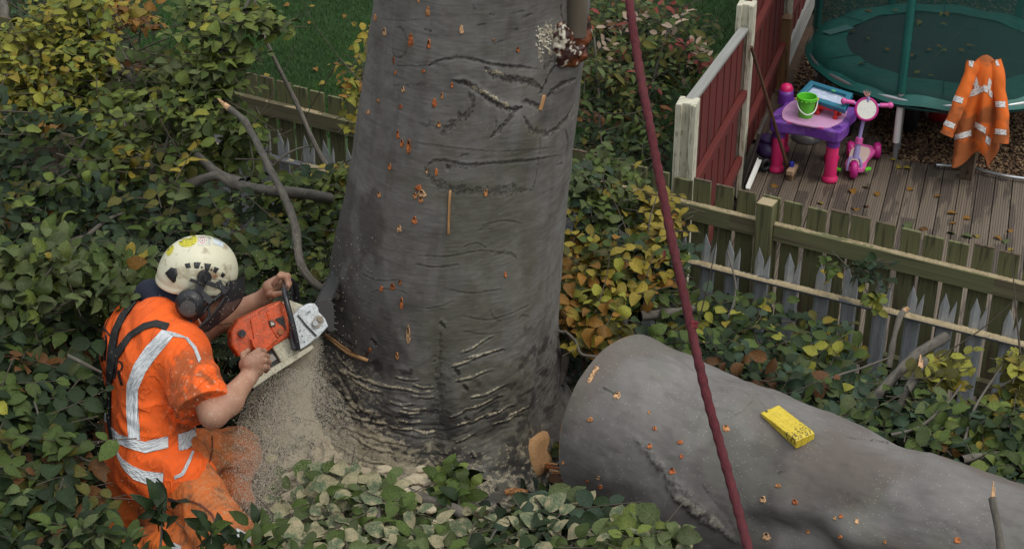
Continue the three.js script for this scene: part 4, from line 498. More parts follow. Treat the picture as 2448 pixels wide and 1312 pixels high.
const LGlow = leafGeo(4, 0.64, 0.22, 0.35, 1, 0), LGslimLow = leafGeo(4, 0.42, 0.25, 0.35, 1, 0);
const PAL = { yg: [0.28, 0.28, 0.04], lg: [0.14, 0.185, 0.038], g: [0.07, 0.108, 0.022], gg: [0.1, 0.132, 0.048], dg: [0.023, 0.044, 0.014], bg: [0.042, 0.076, 0.043], ol: [0.11, 0.105, 0.02], or: [0.28, 0.14, 0.023], ye: [0.3, 0.235, 0.033], br: [0.14, 0.065, 0.022], rd: [0.22, 0.045, 0.035], pk: [0.36, 0.27, 0.2] };
const shadeMats = {}; // a few shared tones of every leaf colour
const toneMat = (k, t) => { const n = k + t; if (!shadeMats[n]) { const c = PAL[k], f = [0.72, 0.95, 1.22][t]; shadeMats[n] = leafMat(lin(c[0] * f, c[1] * f, c[2] * f), 0.55 + 0.06 * t); } return shadeMats[n]; };
const dustLeaf = [0.56, 0.46, 0.34].map((th, q) => { const t = tex(96, 128, (i, j) => { const v = veinAt(i / 96, j / 128), n = fbm(i / 40 + q * 9, j / 40, 2, 410 + q) * 0.6 + fbm(i / 7, j / 7, 3, 414) * 0.4, f = h2(i, j, 6 + q), k = 0.75 + 0.35 * fbm(i / 9, j / 9, 2, 4); const c = mixc([0.07 * k, 0.105 * k, 0.05 * k], [0.13, 0.17, 0.09], v * 0.5), d = sstep(th - 0.1, th + 0.2, n + (f - 0.5) * 0.34 + v * 0.06); return mixc(c, mixc([0.3, 0.25, 0.15], [0.46, 0.37, 0.22], f), d * 0.8); }); return new THREE.MeshPhysicalMaterial({ map: t, bumpMap: leafBump, bumpScale: 0.0015, roughness: 0.85, side: THREE.DoubleSide }); });
const whiteLeaf = leafMat(lin(1, 1, 1), 0.6);
const stemTex = tex(64, 256, (i, j) => { const n = fbm(i / 8, j / 14, 4, 421), l = sstep(0.7, 0.78, fbm(i / 3, j / 5, 3, 422)); return mixc(mixc([0.05, 0.043, 0.035], [0.165, 0.148, 0.12], n), [0.2, 0.2, 0.15], l * 0.6); });
const stemM = new THREE.MeshStandardMaterial({ map: stemTex, bumpMap: stemTex, bumpScale: 0.002, roughness: 0.9 });
const twigM = M(0.075, 0.06, 0.045, 0.9);
const uvTube = (pts, r0, r1, n = 30, k = 9) => { const g = tube(pts, r0, n, k, r1), uv = g.attributes.uv; let L = 0; for (let i = 1; i < pts.length; i++) L += pts[i].distanceTo(pts[i - 1]); for (let i = 0; i < uv.count; i++) uv.setXY(i, uv.getY(i), uv.getX(i) * L * 1.6); const p = g.attributes.position, nn = g.attributes.normal; for (let i = 0; i < p.count; i++) { const w = (f3(p.getX(i) * 14, p.getY(i) * 14, p.getZ(i) * 14, 2, 6) - 0.5) * r0 * 0.5; p.setXYZ(i, p.getX(i) + nn.getX(i) * w, p.getY(i) + nn.getY(i) * w, p.getZ(i) + nn.getZ(i) * w); } return g; };
const px3 = (a) => a.map(([u, v, d]) => P(u, v, d));
const inPoly = (poly, x, y) => { let c = false; for (let i = 0, j = poly.length - 1; i < poly.length; j = i++) { const [xi, yi] = poly[i], [xj, yj] = poly[j]; if ((yi > y) !== (yj > y) && x < (xj - xi) * (y - yi) / (yj - yi) + xi) c = !c; } return c; };
const pick = (w, r) => { let t = 0; for (const k in w) t += w[k]; let x = r() * t; for (const k in w) { x -= w[k]; if (x <= 0) return k; } return Object.keys(w)[0]; };
let nLeaves = 0;
function brush(o) {
  const r = rngOf(o.seed), first = o.sprays[0], c0 = o.stems && o.stems.length ? P(...o.stems[0].p[0]) : P(first.poly[0][0], first.poly[0][1], first.d[0]);
  const t = thing(o.name || 'leafy_branch', o.label, o.category || 'branch', [c0.x, c0.y, c0.z], 0, o.group), off = V(-c0.x, -c0.y, -c0.z);
  for (const s of o.stems || []) obj('stem', uvTube(px3(s.p), s.r0, s.r1, 26, 8).translate(off.x, off.y, off.z), stemM, t);
  const leaves = [], twigs = []; const X = V(0, 0, 0), Y = V(0, 0, 0), Z = V(0, 0, 0);
  for (const s of o.sprays) {
    let x0 = 1e9, x1 = -1e9, y0 = 1e9, y1 = -1e9; for (const [x, y] of s.poly) { x0 = Math.min(x0, x); x1 = Math.max(x1, x); y0 = Math.min(y0, y); y1 = Math.max(y1, y); }
    for (let k = 0; k < s.n; k++) {
      let u, v, g = 0; do { u = lerp(x0, x1, r()); v = lerp(y0, y1, r()); } while (!inPoly(s.poly, u, v) && g++ < 60);
      const jd = (r() - 0.5), d = lerp(s.d[0], s.d[1], (v - y0) / (y1 - y0 + 1)) + jd * (s.thick ?? 0.5), p0 = P(u, v, d); if (o.keep && !o.keep(p0)) continue;
      const a = r() * 6.283, dir = V(Math.cos(a), (r() - 0.45) * 0.7, Math.sin(a) * 0.8).add(s.bias ? V(...s.bias) : V(0, 0, 0)).normalize(), L = lerp(s.len?.[0] ?? 0.16, s.len?.[1] ?? 0.34, r()), sag = (r() - 0.3) * 0.12;
      const nrm = V((r() - 0.5) * 0.9, 0.75 + r() * 0.4, 0.45 + (r() - 0.5) * 0.9).normalize(); nrm.addScaledVector(dir, -nrm.dot(dir)).normalize(); const side = dir.clone().cross(nrm);
      const at = (q) => p0.clone().addScaledVector(dir, (q - 0.5) * L).add(V(0, -sag * q * q, 0)); const nl = Math.max(3, Math.round(L / (s.gap ?? 0.038)));
      const col = pick(s.pal, r);
      if (r() < (s.twig ?? 0.6)) twigs.push(tube([at(-0.25), at(0.3), at(0.7), at(1)], 0.0028, 6, 4, 0.0012).translate(off.x, off.y, off.z));
      for (let i = 0; i < nl; i++) {
        const q = (i + 0.5 * r()) / nl, ll = lerp(s.leaf[0] * 0.85, s.leaf[1] * 1.24, r()) * (0.72 + 0.25 * Math.sin(Math.PI * Math.min(1, q + 0.25))), sd = i === nl - 1 ? 0 : i % 2 ? 1 : -1, an = sd * lerp(0.6, 1.15, r());
        Z.copy(dir).multiplyScalar(Math.cos(an)).addScaledVector(side, Math.sin(an)).add(V((r() - 0.5) * 0.4, (r() - 0.6) * 0.5, (r() - 0.5) * 0.4)).normalize(); Y.copy(nrm).add(V((r() - 0.5) * 1.25, (r() - 0.5) * 0.6, (r() - 0.5) * 1.25)); Y.addScaledVector(Z, -Y.dot(Z)).normalize(); X.copy(Y).cross(Z);
        const p = at(q), m = new THREE.Matrix4().makeBasis(X, Y, Z).scale(V(ll, ll, ll)).setPosition(p.x + off.x, p.y + off.y, p.z + off.z); const pc = r() < 0.75 ? col : pick(s.pal, r), w = pixelOf(p);
        leaves.push({ m, k: pc, t: (r() * 3) | 0, d: w[2] + (w[0] < -20 || w[0] > 2468 || w[1] < -20 || w[1] > 1332 ? 9 : 0), slim: s.slim, dust: s.dust && r() < s.dust ? 1 + ((r() * 3) | 0) : 0, f: 0.7 + 0.6 * r() });
      }
    }
  }
  nLeaves += leaves.length; leaves.sort((a, b) => a.d - b.d); const N = Math.min(o.indiv ?? 120, leaves.length);
  leaves.slice(0, N).forEach((l, i) => { const g = (l.slim ? LGslim[i % 4] : LG[i % 6]), m = obj('leaf', g, l.dust ? dustLeaf[l.dust - 1] : toneMat(l.k, l.t), t); l.m.decompose(m.position, m.quaternion, m.scale); });
  const rest = leaves.slice(N), plain = rest.filter((l) => !l.dust);
  if (plain.length) inst('leaves', first.slim ? LGslimLow : LGlow, whiteLeaf, plain.map((l) => l.m), plain.map((l) => { const c = PAL[l.k]; return lin(c[0] * l.f, c[1] * l.f, c[2] * l.f); }), t);
  for (const q of [1, 2, 3]) { const dl = rest.filter((l) => l.dust === q); if (dl.length) inst('dusted_leaves', LGlow, dustLeaf[q - 1], dl.map((l) => l.m), null, t); }
  for (let k = 0; k < (o.bare ?? 5); k++) { const s = o.sprays[k % o.sprays.length], q = s.poly[(r() * s.poly.length) | 0], q2 = s.poly[(r() * s.poly.length) | 0], w = r(), a = P(lerp(q[0], q2[0], w), lerp(q[1], q2[1], w), Math.min(s.d[0], s.d[1]) - 0.05 + r() * 0.2), dr = V((r() - 0.5) * 1.6, r() * 0.9 - 0.25, (r() - 0.5) * 1.2).normalize(), L = 0.25 + r() * 0.4, b = a.clone().addScaledVector(dr, L * 0.5).add(V((r() - 0.5) * 0.06, (r() - 0.5) * 0.06, 0)), c = a.clone().addScaledVector(dr, L).add(V(0, (r() - 0.3) * 0.1, 0)); if (o.keep && !(o.keep(a) && o.keep(c))) continue; twigs.push(tube([a, b, c], 0.0025 + r() * 0.003, 10, 5, 0.001).translate(off.x, off.y, off.z)); }
  if (twigs.length) obj('twigs', twigs, twigM, t, 'stuff');
  return t;
}
// ---- loose leaves over the bank, too dense to count, darkened as shaded gaps
{
  const r = rngOf(500), ms = [], cs = [], m = new THREE.Matrix4(), q = new THREE.Quaternion(), e = new THREE.Euler(); let g = 0;
  while (ms.length < 26000 && g++ < 400000) { const p = fenceAt(lerp(-4.2, 5.6, r()), lerp(0.5, 5, r())); p.y = bankY(p.x, p.z) + r() * 0.16 + 0.02; const w = pixelOf(p); if (w[0] < -150 || w[0] > 2600 || w[1] > 1500) continue; e.set((r() - 0.5) * 1.6, r() * 6.28, (r() - 0.5) * 1.6); const s = lerp(0.05, 0.09, r()); ms.push(m.compose(p, q.setFromEuler(e), V(s, s, s)).clone()); const c = PAL[pick({ dg: 5, g: 2, ol: 1.2, br: 1.2, bg: 1.5 }, r)], f = 0.35 + 0.4 * r(); cs.push(lin(c[0] * f, c[1] * f, c[2] * f)); }
  tag(inst('fallen_leaves', LGlow, whiteLeaf, ms, cs), 'loose leaves and litter covering the earth bank, coloured dark as shaded gaps', 'leaf litter');
}
const inYard = (p) => (p.x - FA.x) * FN.x + (p.z - FA.z) * FN.z > 0.17;
brush({ seed: 1, label: 'yellow-green leafy branch at the top left, pale stem rising through it', indiv: 300, keep: inYard,
  stems: [{ p: [[430, 320, 9.0], [387, 263, 9.0], [336, 213, 9.02], [302, 153, 9.05], [270, 98, 9.1], [247, 60, 9.15], [213, 5, 9.2], [190, -40, 9.25]], r0: 0.03, r1: 0.012 }, { p: [[297, 150, 9.05], [194, 114, 9.0], [110, 92, 9.0], [41, 98, 9.0]], r0: 0.012, r1: 0.005 }, { p: [[325, 195, 9.03], [263, 170, 9.0], [194, 188, 8.95], [114, 201, 8.9], [40, 215, 8.9]], r0: 0.013, r1: 0.005 }, { p: [[400, 275, 8.98], [352, 232, 8.98], [308, 182, 9.0], [262, 168, 9.04]], r0: 0.03, r1: 0.02 }],
  sprays: [{ poly: [[-40, 60], [20, 55], [95, 50], [100, 75], [200, 100], [250, 150], [160, 200], [140, 250], [60, 290], [-40, 250]], d: [9.05, 8.85], n: 150, pal: { yg: 6, ye: 2.2, lg: 2 }, leaf: [0.05, 0.075], thick: 0.45 }, { poly: [[80, 20], [110, 0], [200, -20], [235, 0], [260, 60], [255, 140], [200, 130], [100, 70]], d: [9.1, 8.95], n: 105, pal: { lg: 5, yg: 3.5, ye: 0.6 }, leaf: [0.05, 0.075], thick: 0.4 }, { poly: [[140, 150], [250, 130], [260, 230], [180, 280], [110, 290]], d: [9.0, 8.8], n: 55, pal: { lg: 4, ol: 2, yg: 2, ye: 0.6 }, leaf: [0.05, 0.075] }] });
brush({ seed: 2, label: 'sprig of orange autumn leaves in front of the lawn at the top', indiv: 60, keep: inYard, stems: [{ p: [[330, 120, 9.35], [335, 70, 9.35], [345, 40, 9.35], [380, -10, 9.35]], r0: 0.006, r1: 0.003 }],
  sprays: [{ poly: [[225, 0], [330, -10], [345, 40], [330, 75], [290, 65], [270, 20]], d: [9.35, 9.3], n: 16, pal: { or: 5, ye: 3, br: 1 }, leaf: [0.05, 0.075] }, { poly: [[355, 50], [385, 48], [385, 65], [365, 70]], d: [9.3, 9.3], n: 2, len: [0.06, 0.08], pal: { or: 4, ye: 3 }, leaf: [0.05, 0.07], thick: 0.05 }] });
brush({ seed: 3, label: 'light green leafy branch hanging down in front of the lawn', indiv: 240, keep: inYard,
  stems: [{ p: [[610, -30, 8.75], [560, 70, 8.75], [510, 160, 8.75], [470, 300, 8.7]], r0: 0.009, r1: 0.006 }],
  sprays: [{ poly: [[445, 0], [600, -10], [640, 20], [620, 60], [530, 60], [520, 130], [470, 140], [450, 80]], d: [8.8, 8.7], n: 50, pal: { lg: 6, g: 2, gg: 2, yg: 0.6 }, leaf: [0.06, 0.085], thick: 0.35 }, { poly: [[580, 40], [645, 40], [640, 85], [600, 90]], d: [8.7, 8.7], n: 10, pal: { lg: 5, gg: 2 }, leaf: [0.06, 0.085], thick: 0.2 }, { poly: [[425, 160], [500, 130], [600, 100], [605, 140], [540, 180], [560, 200], [490, 245], [430, 205]], d: [8.75, 8.65], n: 42, pal: { lg: 5, gg: 3, g: 2 }, leaf: [0.06, 0.085], thick: 0.3 }] });
brush({ seed: 4, label: 'mid green leafy bough spreading below the pale stem', indiv: 300, keep: inYard, stems: [{ p: [[300, 560, 8.4], [350, 440, 8.5], [400, 330, 8.6], [400, 250, 8.7]], r0: 0.012, r1: 0.006 }],
  sprays: [{ poly: [[320, 120], [430, 130], [440, 200], [330, 200]], d: [9.0, 8.9], n: 24, pal: { g: 5, ol: 2, br: 0.8 }, leaf: [0.05, 0.075], thick: 0.4 }, { poly: [[240, 240], [330, 190], [450, 210], [540, 260], [600, 300], [590, 380], [480, 430], [360, 460], [220, 420], [180, 320]], d: [8.75, 8.45], n: 125, pal: { g: 4, lg: 5.5, gg: 2, ol: 1.2, yg: 0.8, ye: 0.35 }, leaf: [0.055, 0.085], thick: 0.55 }] });
brush({ seed: 5, label: 'dark green leafy brush heaped at the left edge below the yellow leaves', indiv: 260, keep: inYard, stems: [{ p: [[-20, 520, 8.2], [60, 470, 8.3], [150, 400, 8.4], [230, 300, 8.5]], r0: 0.012, r1: 0.007 }, { p: [[140, 590, 7.9], [200, 570, 7.95], [270, 590, 8.0], [370, 610, 8.1]], r0: 0.016, r1: 0.02 }, { p: [[150, 620, 7.85], [200, 570, 7.9], [265, 520, 8.0], [310, 505, 8.1]], r0: 0.014, r1: 0.008 }],
  sprays: [{ poly: [[-40, 240], [80, 270], [230, 260], [260, 400], [240, 560], [-40, 580]], d: [8.7, 8.0], n: 100, pal: { dg: 5, g: 4, lg: 1, bg: 1.2, ol: 1, or: 0.2 }, leaf: [0.055, 0.085], thick: 0.7 }] });
brush({ seed: 6, bare: 2, label: 'dark leafy brush heaped behind the helmet and the saw', indiv: 260, keep: inYard,
  stems: [{ p: [[430, 450, 8.3], [520, 420, 8.2], [560, 440, 8.15], [640, 455, 8.15], [720, 462, 8.2], [790, 474, 8.35]], r0: 0.024, r1: 0.028 }, { p: [[470, 370, 8.4], [520, 415, 8.25], [575, 440, 8.15]], r0: 0.02, r1: 0.03 }],
  sprays: [{ poly: [[240, 440], [380, 450], [470, 420], [650, 500], [720, 560], [760, 700], [640, 660], [560, 600], [400, 550], [240, 590]], d: [8.5, 7.75], n: 108, pal: { dg: 5, g: 4, lg: 1, gg: 1, bg: 1, ol: 0.7, ye: 0.25 }, leaf: [0.055, 0.085], thick: 0.7 }, { poly: [[470, 690], [560, 640], [760, 690], [720, 860], [560, 980], [470, 860]], d: [7.9, 7.4], n: 60, pal: { dg: 5, g: 3, bg: 2 }, leaf: [0.055, 0.085], thick: 0.5 }, { poly: [[560, 890], [640, 900], [700, 1000], [660, 1110], [600, 1060]], d: [7.75, 7.5], n: 30, pal: { g: 3, dg: 4, gg: 3 }, leaf: [0.055, 0.085], thick: 0.3, dust: 0.3 }] });
brush({ seed: 7, bare: 0, label: 'spray of large grey-green leaves reaching in from the left edge', indiv: 220,
  stems: [{ p: [[-30, 762, 7.1], [60, 752, 7.12], [125, 738, 7.15], [180, 712, 7.2], [225, 697, 7.2], [265, 668, 7.22]], r0: 0.009, r1: 0.004 }, { p: [[-20, 690, 7.1], [60, 690, 7.1], [105, 660, 7.12], [135, 625, 7.15], [170, 590, 7.2]], r0: 0.006, r1: 0.003 }],
  sprays: [{ poly: [[-30, 620], [60, 590], [170, 580], [180, 660], [110, 760], [-30, 770]], d: [7.3, 7.0], n: 50, pal: { gg: 6, lg: 1.5, g: 2 }, leaf: [0.075, 0.1], thick: 0.25, gap: 0.045, bias: [0.2, 0.6, 0.2] }, { poly: [[170, 640], [250, 610], [340, 590], [350, 640], [260, 720], [180, 720]], d: [7.35, 7.1], n: 34, pal: { gg: 5, g: 4, ye: 0.3, or: 0.3 }, leaf: [0.065, 0.09], thick: 0.3, bias: [0.2, 0.5, 0.2] }, { poly: [[-30, 560], [340, 560], [360, 680], [200, 800], [-30, 820]], d: [7.8, 7.3], n: 50, pal: { dg: 5, g: 4, or: 0.3 }, leaf: [0.06, 0.085], thick: 0.5 }] });
brush({ seed: 8, bare: 0, label: 'mixed dark and olive leafy brush at the lower left behind the worker', indiv: 280,
  stems: [{ p: [[160, 850, 6.8], [200, 870, 6.8], [240, 890, 6.85]], r0: 0.008, r1: 0.006 }, { p: [[140, 1060, 6.5], [180, 1090, 6.5], [230, 1110, 6.5]], r0: 0.007, r1: 0.005 }, { p: [[-10, 1120, 6.4], [60, 1060, 6.5], [90, 1000, 6.6], [80, 960, 6.6]], r0: 0.007, r1: 0.004 }],
  sprays: [{ poly: [[-30, 780], [120, 780], [190, 760], [200, 960], [-30, 1000]], d: [7.2, 6.8], n: 75, pal: { dg: 6, g: 3, br: 1, bg: 1, gg: 0.8 }, leaf: [0.065, 0.095], thick: 0.55 }, { poly: [[-30, 960], [200, 940], [205, 1100], [210, 1330], [-30, 1330]], d: [6.8, 6.25], n: 92, pal: { dg: 6, g: 2.6, ol: 2, br: 1, yg: 0.5, gg: 1 }, leaf: [0.065, 0.1], thick: 0.5 }] });
brush({ seed: 9, label: 'green leafy branch between the grey limb and the left side of the trunk', indiv: 220, keep: inYard, stems: [{ p: [[800, 420, 8.9], [770, 380, 8.9], [700, 230, 9.05], [660, 150, 9.1], [620, 60, 9.15], [605, -20, 9.2]], r0: 0.016, r1: 0.009 }, { p: [[640, 400, 8.9], [640, 320, 8.95], [610, 255, 9.0]], r0: 0.008, r1: 0.005 }, { p: [[645, 400, 8.85], [690, 365, 8.9], [735, 350, 8.95], [760, 352, 9.0]], r0: 0.007, r1: 0.006 }],
  sprays: [{ poly: [[540, 270], [600, 270], [610, 360], [560, 400]], d: [8.8, 8.7], n: 26, pal: { lg: 3, g: 5 }, leaf: [0.06, 0.085], thick: 0.25 }, { poly: [[560, 380], [660, 420], [800, 400], [835, 420], [810, 560], [795, 660], [730, 600], [640, 480]], d: [8.75, 8.2], n: 80, pal: { g: 5, dg: 2, lg: 3.5, ye: 0.8, bg: 0.4 }, leaf: [0.055, 0.08], thick: 0.5 }, { poly: [[770, 420], [835, 400], [820, 480], [780, 510]], d: [8.6, 8.5], n: 16, pal: { gg: 3, lg: 2, ye: 1 }, leaf: [0.055, 0.08], thick: 0.2 }] });
brush({ seed: 10, label: 'yellow-green sprig showing past the left edge of the trunk', indiv: 90, keep: inYard, stems: [{ p: [[850, 330, 9.2], [862, 230, 9.2], [870, 130, 9.2], [885, 60, 9.2]], r0: 0.005, r1: 0.003 }],
  sprays: [{ poly: [[870, 80], [892, 76], [888, 330], [830, 310], [828, 230], [800, 160], [812, 140], [850, 150]], d: [9.2, 9.15], n: 34, len: [0.1, 0.2], pal: { yg: 6, ye: 3, or: 1 }, leaf: [0.045, 0.065], thick: 0.2 }] });
brush({ seed: 11, label: 'green leafy shoots standing against the pickets right of the trunk', indiv: 180, keep: inYard, stems: [{ p: [[1440, 640, 8.6], [1445, 540, 8.7], [1450, 460, 8.8], [1455, 370, 8.9]], r0: 0.008, r1: 0.003 }],
  sprays: [{ poly: [[1365, 400], [1430, 360], [1475, 360], [1540, 430], [1545, 490], [1470, 560], [1360, 560]], d: [8.85, 8.5], n: 70, pal: { gg: 4, g: 4, bg: 2, lg: 1.5, ye: 0.5 }, leaf: [0.055, 0.08], thick: 0.35 }] });
brush({ seed: 12, bare: 2, label: 'orange and yellow autumn leaves crowded on a branch beside the trunk', indiv: 300, keep: inYard, stems: [{ p: [[1335, 920, 8.0], [1350, 860, 8.05], [1372, 760, 8.15], [1392, 680, 8.25]], r0: 0.026, r1: 0.016 }, { p: [[1530, 740, 8.4], [1545, 620, 8.4], [1555, 520, 8.4], [1570, 470, 8.4]], r0: 0.008, r1: 0.003 }, { p: [[1330, 790, 7.9], [1362, 800, 7.9], [1385, 835, 7.9], [1420, 850, 7.9]], r0: 0.007, r1: 0.006 }],
  sprays: [{ poly: [[1345, 570], [1400, 560], [1470, 590], [1590, 560], [1590, 660], [1500, 720], [1470, 820], [1350, 830], [1345, 700]], d: [8.5, 8.0], n: 130, pal: { or: 4, ye: 4, ol: 3, yg: 1.6, g: 1.6 }, leaf: [0.06, 0.085], thick: 0.5 }, { poly: [[1545, 470], [1590, 460], [1600, 560], [1540, 580]], d: [8.5, 8.4], n: 14, pal: { ye: 6, or: 2 }, leaf: [0.055, 0.08], thick: 0.2 }] });
brush({ seed: 13, label: 'deep green leafy brush lying along the palisade behind the rope', indiv: 300, keep: inYard, stems: [{ p: [[1530, 755, 8.1], [1590, 750, 8.15], [1660, 740, 8.2]], r0: 0.028, r1: 0.022 }, { p: [[1680, 830, 8.0], [1740, 760, 8.2], [1760, 690, 8.4], [1740, 600, 8.6]], r0: 0.01, r1: 0.004 }],
  sprays: [{ poly: [[1490, 560], [1560, 600], [1640, 570], [1660, 640], [1560, 760], [1480, 720]], d: [8.5, 8.2], n: 36, pal: { g: 4, bg: 3, lg: 1 }, leaf: [0.055, 0.085], thick: 0.3 }, { poly: [[1590, 690], [1720, 700], [1870, 740], [2020, 780], [2050, 830], [1950, 870], [1760, 880], [1600, 800]], d: [8.45, 7.95], n: 95, pal: { g: 5, dg: 3, bg: 2, ol: 1.2, ye: 0.6, yg: 0.8 }, leaf: [0.055, 0.085], thick: 0.4 }, { poly: [[1540, 770], [1660, 800], [1820, 880], [2000, 900], [1960, 970], [1790, 930], [1660, 850], [1540, 800]], d: [8.0, 7.6], n: 66, pal: { dg: 5, g: 3, bg: 2, br: 0.4 }, leaf: [0.055, 0.085], thick: 0.5 }] });
brush({ seed: 14, bare: 2, label: 'bluish grey-green leafy branch lying just above the felled log', indiv: 300, keep: inYard, stems: [{ p: [[1900, 960, 7.5], [2000, 900, 7.6], [2060, 880, 7.7], [2140, 850, 7.8]], r0: 0.008, r1: 0.004 }, { p: [[2130, 1040, 7.1], [2200, 1020, 7.2], [2270, 960, 7.3], [2300, 920, 7.4]], r0: 0.007, r1: 0.004 }, { p: [[2300, 1100, 7.0], [2360, 1092, 7.05], [2460, 1085, 7.1]], r0: 0.02, r1: 0.02 }],
  sprays: [{ poly: [[1680, 880], [1800, 880], [1960, 860], [2130, 900], [2230, 960], [2240, 1010], [2120, 1040], [2000, 1000], [1920, 960], [1780, 900]], d: [7.9, 7.35], n: 105, pal: { bg: 5, gg: 4, g: 2.5, dg: 2, yg: 0.3 }, leaf: [0.06, 0.09], thick: 0.4 }, { poly: [[2040, 1000], [2240, 1000], [2400, 1090], [2448, 1160], [2330, 1130], [2130, 1060]], d: [7.4, 7.0], n: 46, pal: { g: 4, bg: 3, dg: 3, lg: 1, or: 0.15 }, leaf: [0.06, 0.09], thick: 0.4 }] });
brush({ seed: 15, bare: 2, label: 'yellowing leafy branch at the right edge below the palisade rail', indiv: 180, keep: inYard, stems: [{ p: [[2300, 1080, 7.1], [2330, 980, 7.25], [2380, 900, 7.4], [2430, 830, 7.55]], r0: 0.008, r1: 0.003 }],
  sprays: [{ poly: [[2430, 850], [2480, 830], [2480, 1000], [2430, 960]], d: [7.6, 7.3], n: 26, pal: { yg: 5, ye: 3, ol: 2 }, leaf: [0.06, 0.09], thick: 0.3 }, { poly: [[2230, 860], [2280, 850], [2280, 910], [2240, 910]], d: [7.7, 7.6], n: 14, pal: { yg: 4, ol: 4, ye: 1 }, leaf: [0.06, 0.085], thick: 0.2 }, { poly: [[2290, 960], [2400, 960], [2470, 1000], [2470, 1140], [2380, 1100], [2280, 1000]], d: [7.4, 7.05], n: 55, pal: { g: 4, lg: 2, ye: 1.6, bg: 2, dg: 2 }, leaf: [0.06, 0.09], thick: 0.35 }] });
brush({ seed: 16, bare: 0, name: 'ivy_sprig', category: 'ivy', label: 'dark ivy sprig clinging to the top of the palisade before the mossy rail', indiv: 60, stems: [{ p: [[2095, 760, 8.3], [2070, 690, 8.3], [2030, 640, 8.35], [1990, 600, 8.4]], r0: 0.004, r1: 0.002 }],
  sprays: [{ poly: [[2020, 620], [2060, 600], [2140, 650], [2110, 700], [2080, 690]], d: [8.3, 8.25], n: 13, len: [0.1, 0.16], pal: { dg: 5, bg: 3 }, leaf: [0.045, 0.065], thick: 0.1 }, { poly: [[1970, 600], [1995, 600], [2000, 670], [1980, 670]], d: [8.3, 8.3], n: 4, len: [0.08, 0.12], pal: { g: 3, ye: 1 }, leaf: [0.045, 0.06], thick: 0.08 }, { poly: [[2070, 700], [2110, 680], [2100, 740], [2065, 730]], d: [8.2, 8.2], n: 6, len: [0.08, 0.12], pal: { lg: 3, yg: 2 }, leaf: [0.05, 0.07], thick: 0.08 }] });
brush({ seed: 17, bare: 0, label: 'leafy brush powdered with sawdust at the foot of the trunk', indiv: 300, stems: [{ p: [[960, 1170, 6.75], [1010, 1195, 6.65], [1080, 1215, 6.6], [1120, 1240, 6.55]], r0: 0.024, r1: 0.026 }, { p: [[900, 1312, 6.2], [905, 1250, 6.35], [900, 1180, 6.5]], r0: 0.012, r1: 0.008 }],
  sprays: [{ poly: [[680, 1150], [760, 1120], [880, 1165], [960, 1200], [1010, 1230], [1000, 1330], [700, 1330]], d: [6.9, 6.2], n: 74, pal: { g: 4, gg: 4 }, leaf: [0.07, 0.1], thick: 0.4, dust: 0.62 }, { poly: [[1000, 1260], [1240, 1235], [1300, 1260], [1300, 1330], [1000, 1330]], d: [6.55, 6.2], n: 40, pal: { g: 4, gg: 4, dg: 3 }, leaf: [0.07, 0.1], thick: 0.35, dust: 0.45 }] });
brush({ seed: 18, bare: 0, label: 'dusty dark green leaves in front of the cut end of the log', indiv: 260, stems: [{ p: [[1160, 1312, 6.2], [1200, 1250, 6.35], [1260, 1215, 6.45], [1300, 1200, 6.5]], r0: 0.006, r1: 0.003 }, { p: [[1360, 1312, 6.15], [1400, 1270, 6.2], [1470, 1265, 6.2]], r0: 0.005, r1: 0.003 }],
  sprays: [{ poly: [[1310, 1195], [1380, 1185], [1420, 1230], [1470, 1250], [1300, 1330], [1200, 1330], [1270, 1220]], d: [6.6, 6.15], n: 52, pal: { dg: 5, bg: 3, gg: 2 }, leaf: [0.07, 0.1], thick: 0.3, dust: 0.3 }, { poly: [[1440, 1270], [1540, 1240], [1630, 1290], [1650, 1340], [1420, 1340]], d: [6.15, 5.95], n: 24, pal: { gg: 5, lg: 3, g: 2 }, leaf: [0.075, 0.105], thick: 0.25, dust: 0.12 }] });
brush({ seed: 19, bare: 0, name: 'leafy_shoot', category: 'shoot', label: 'short upright green shoot in front of the trunk foot', indiv: 60, stems: [{ p: [[1100, 1260, 6.6], [1095, 1190, 6.65], [1080, 1110, 6.7]], r0: 0.005, r1: 0.003 }],
  sprays: [{ poly: [[1050, 1110], [1100, 1100], [1140, 1180], [1140, 1240], [1080, 1240], [1060, 1160]], d: [6.75, 6.6], n: 14, len: [0.1, 0.2], pal: { g: 5, dg: 3, lg: 1 }, leaf: [0.065, 0.09], thick: 0.12, bias: [0, 0.9, 0] }] });
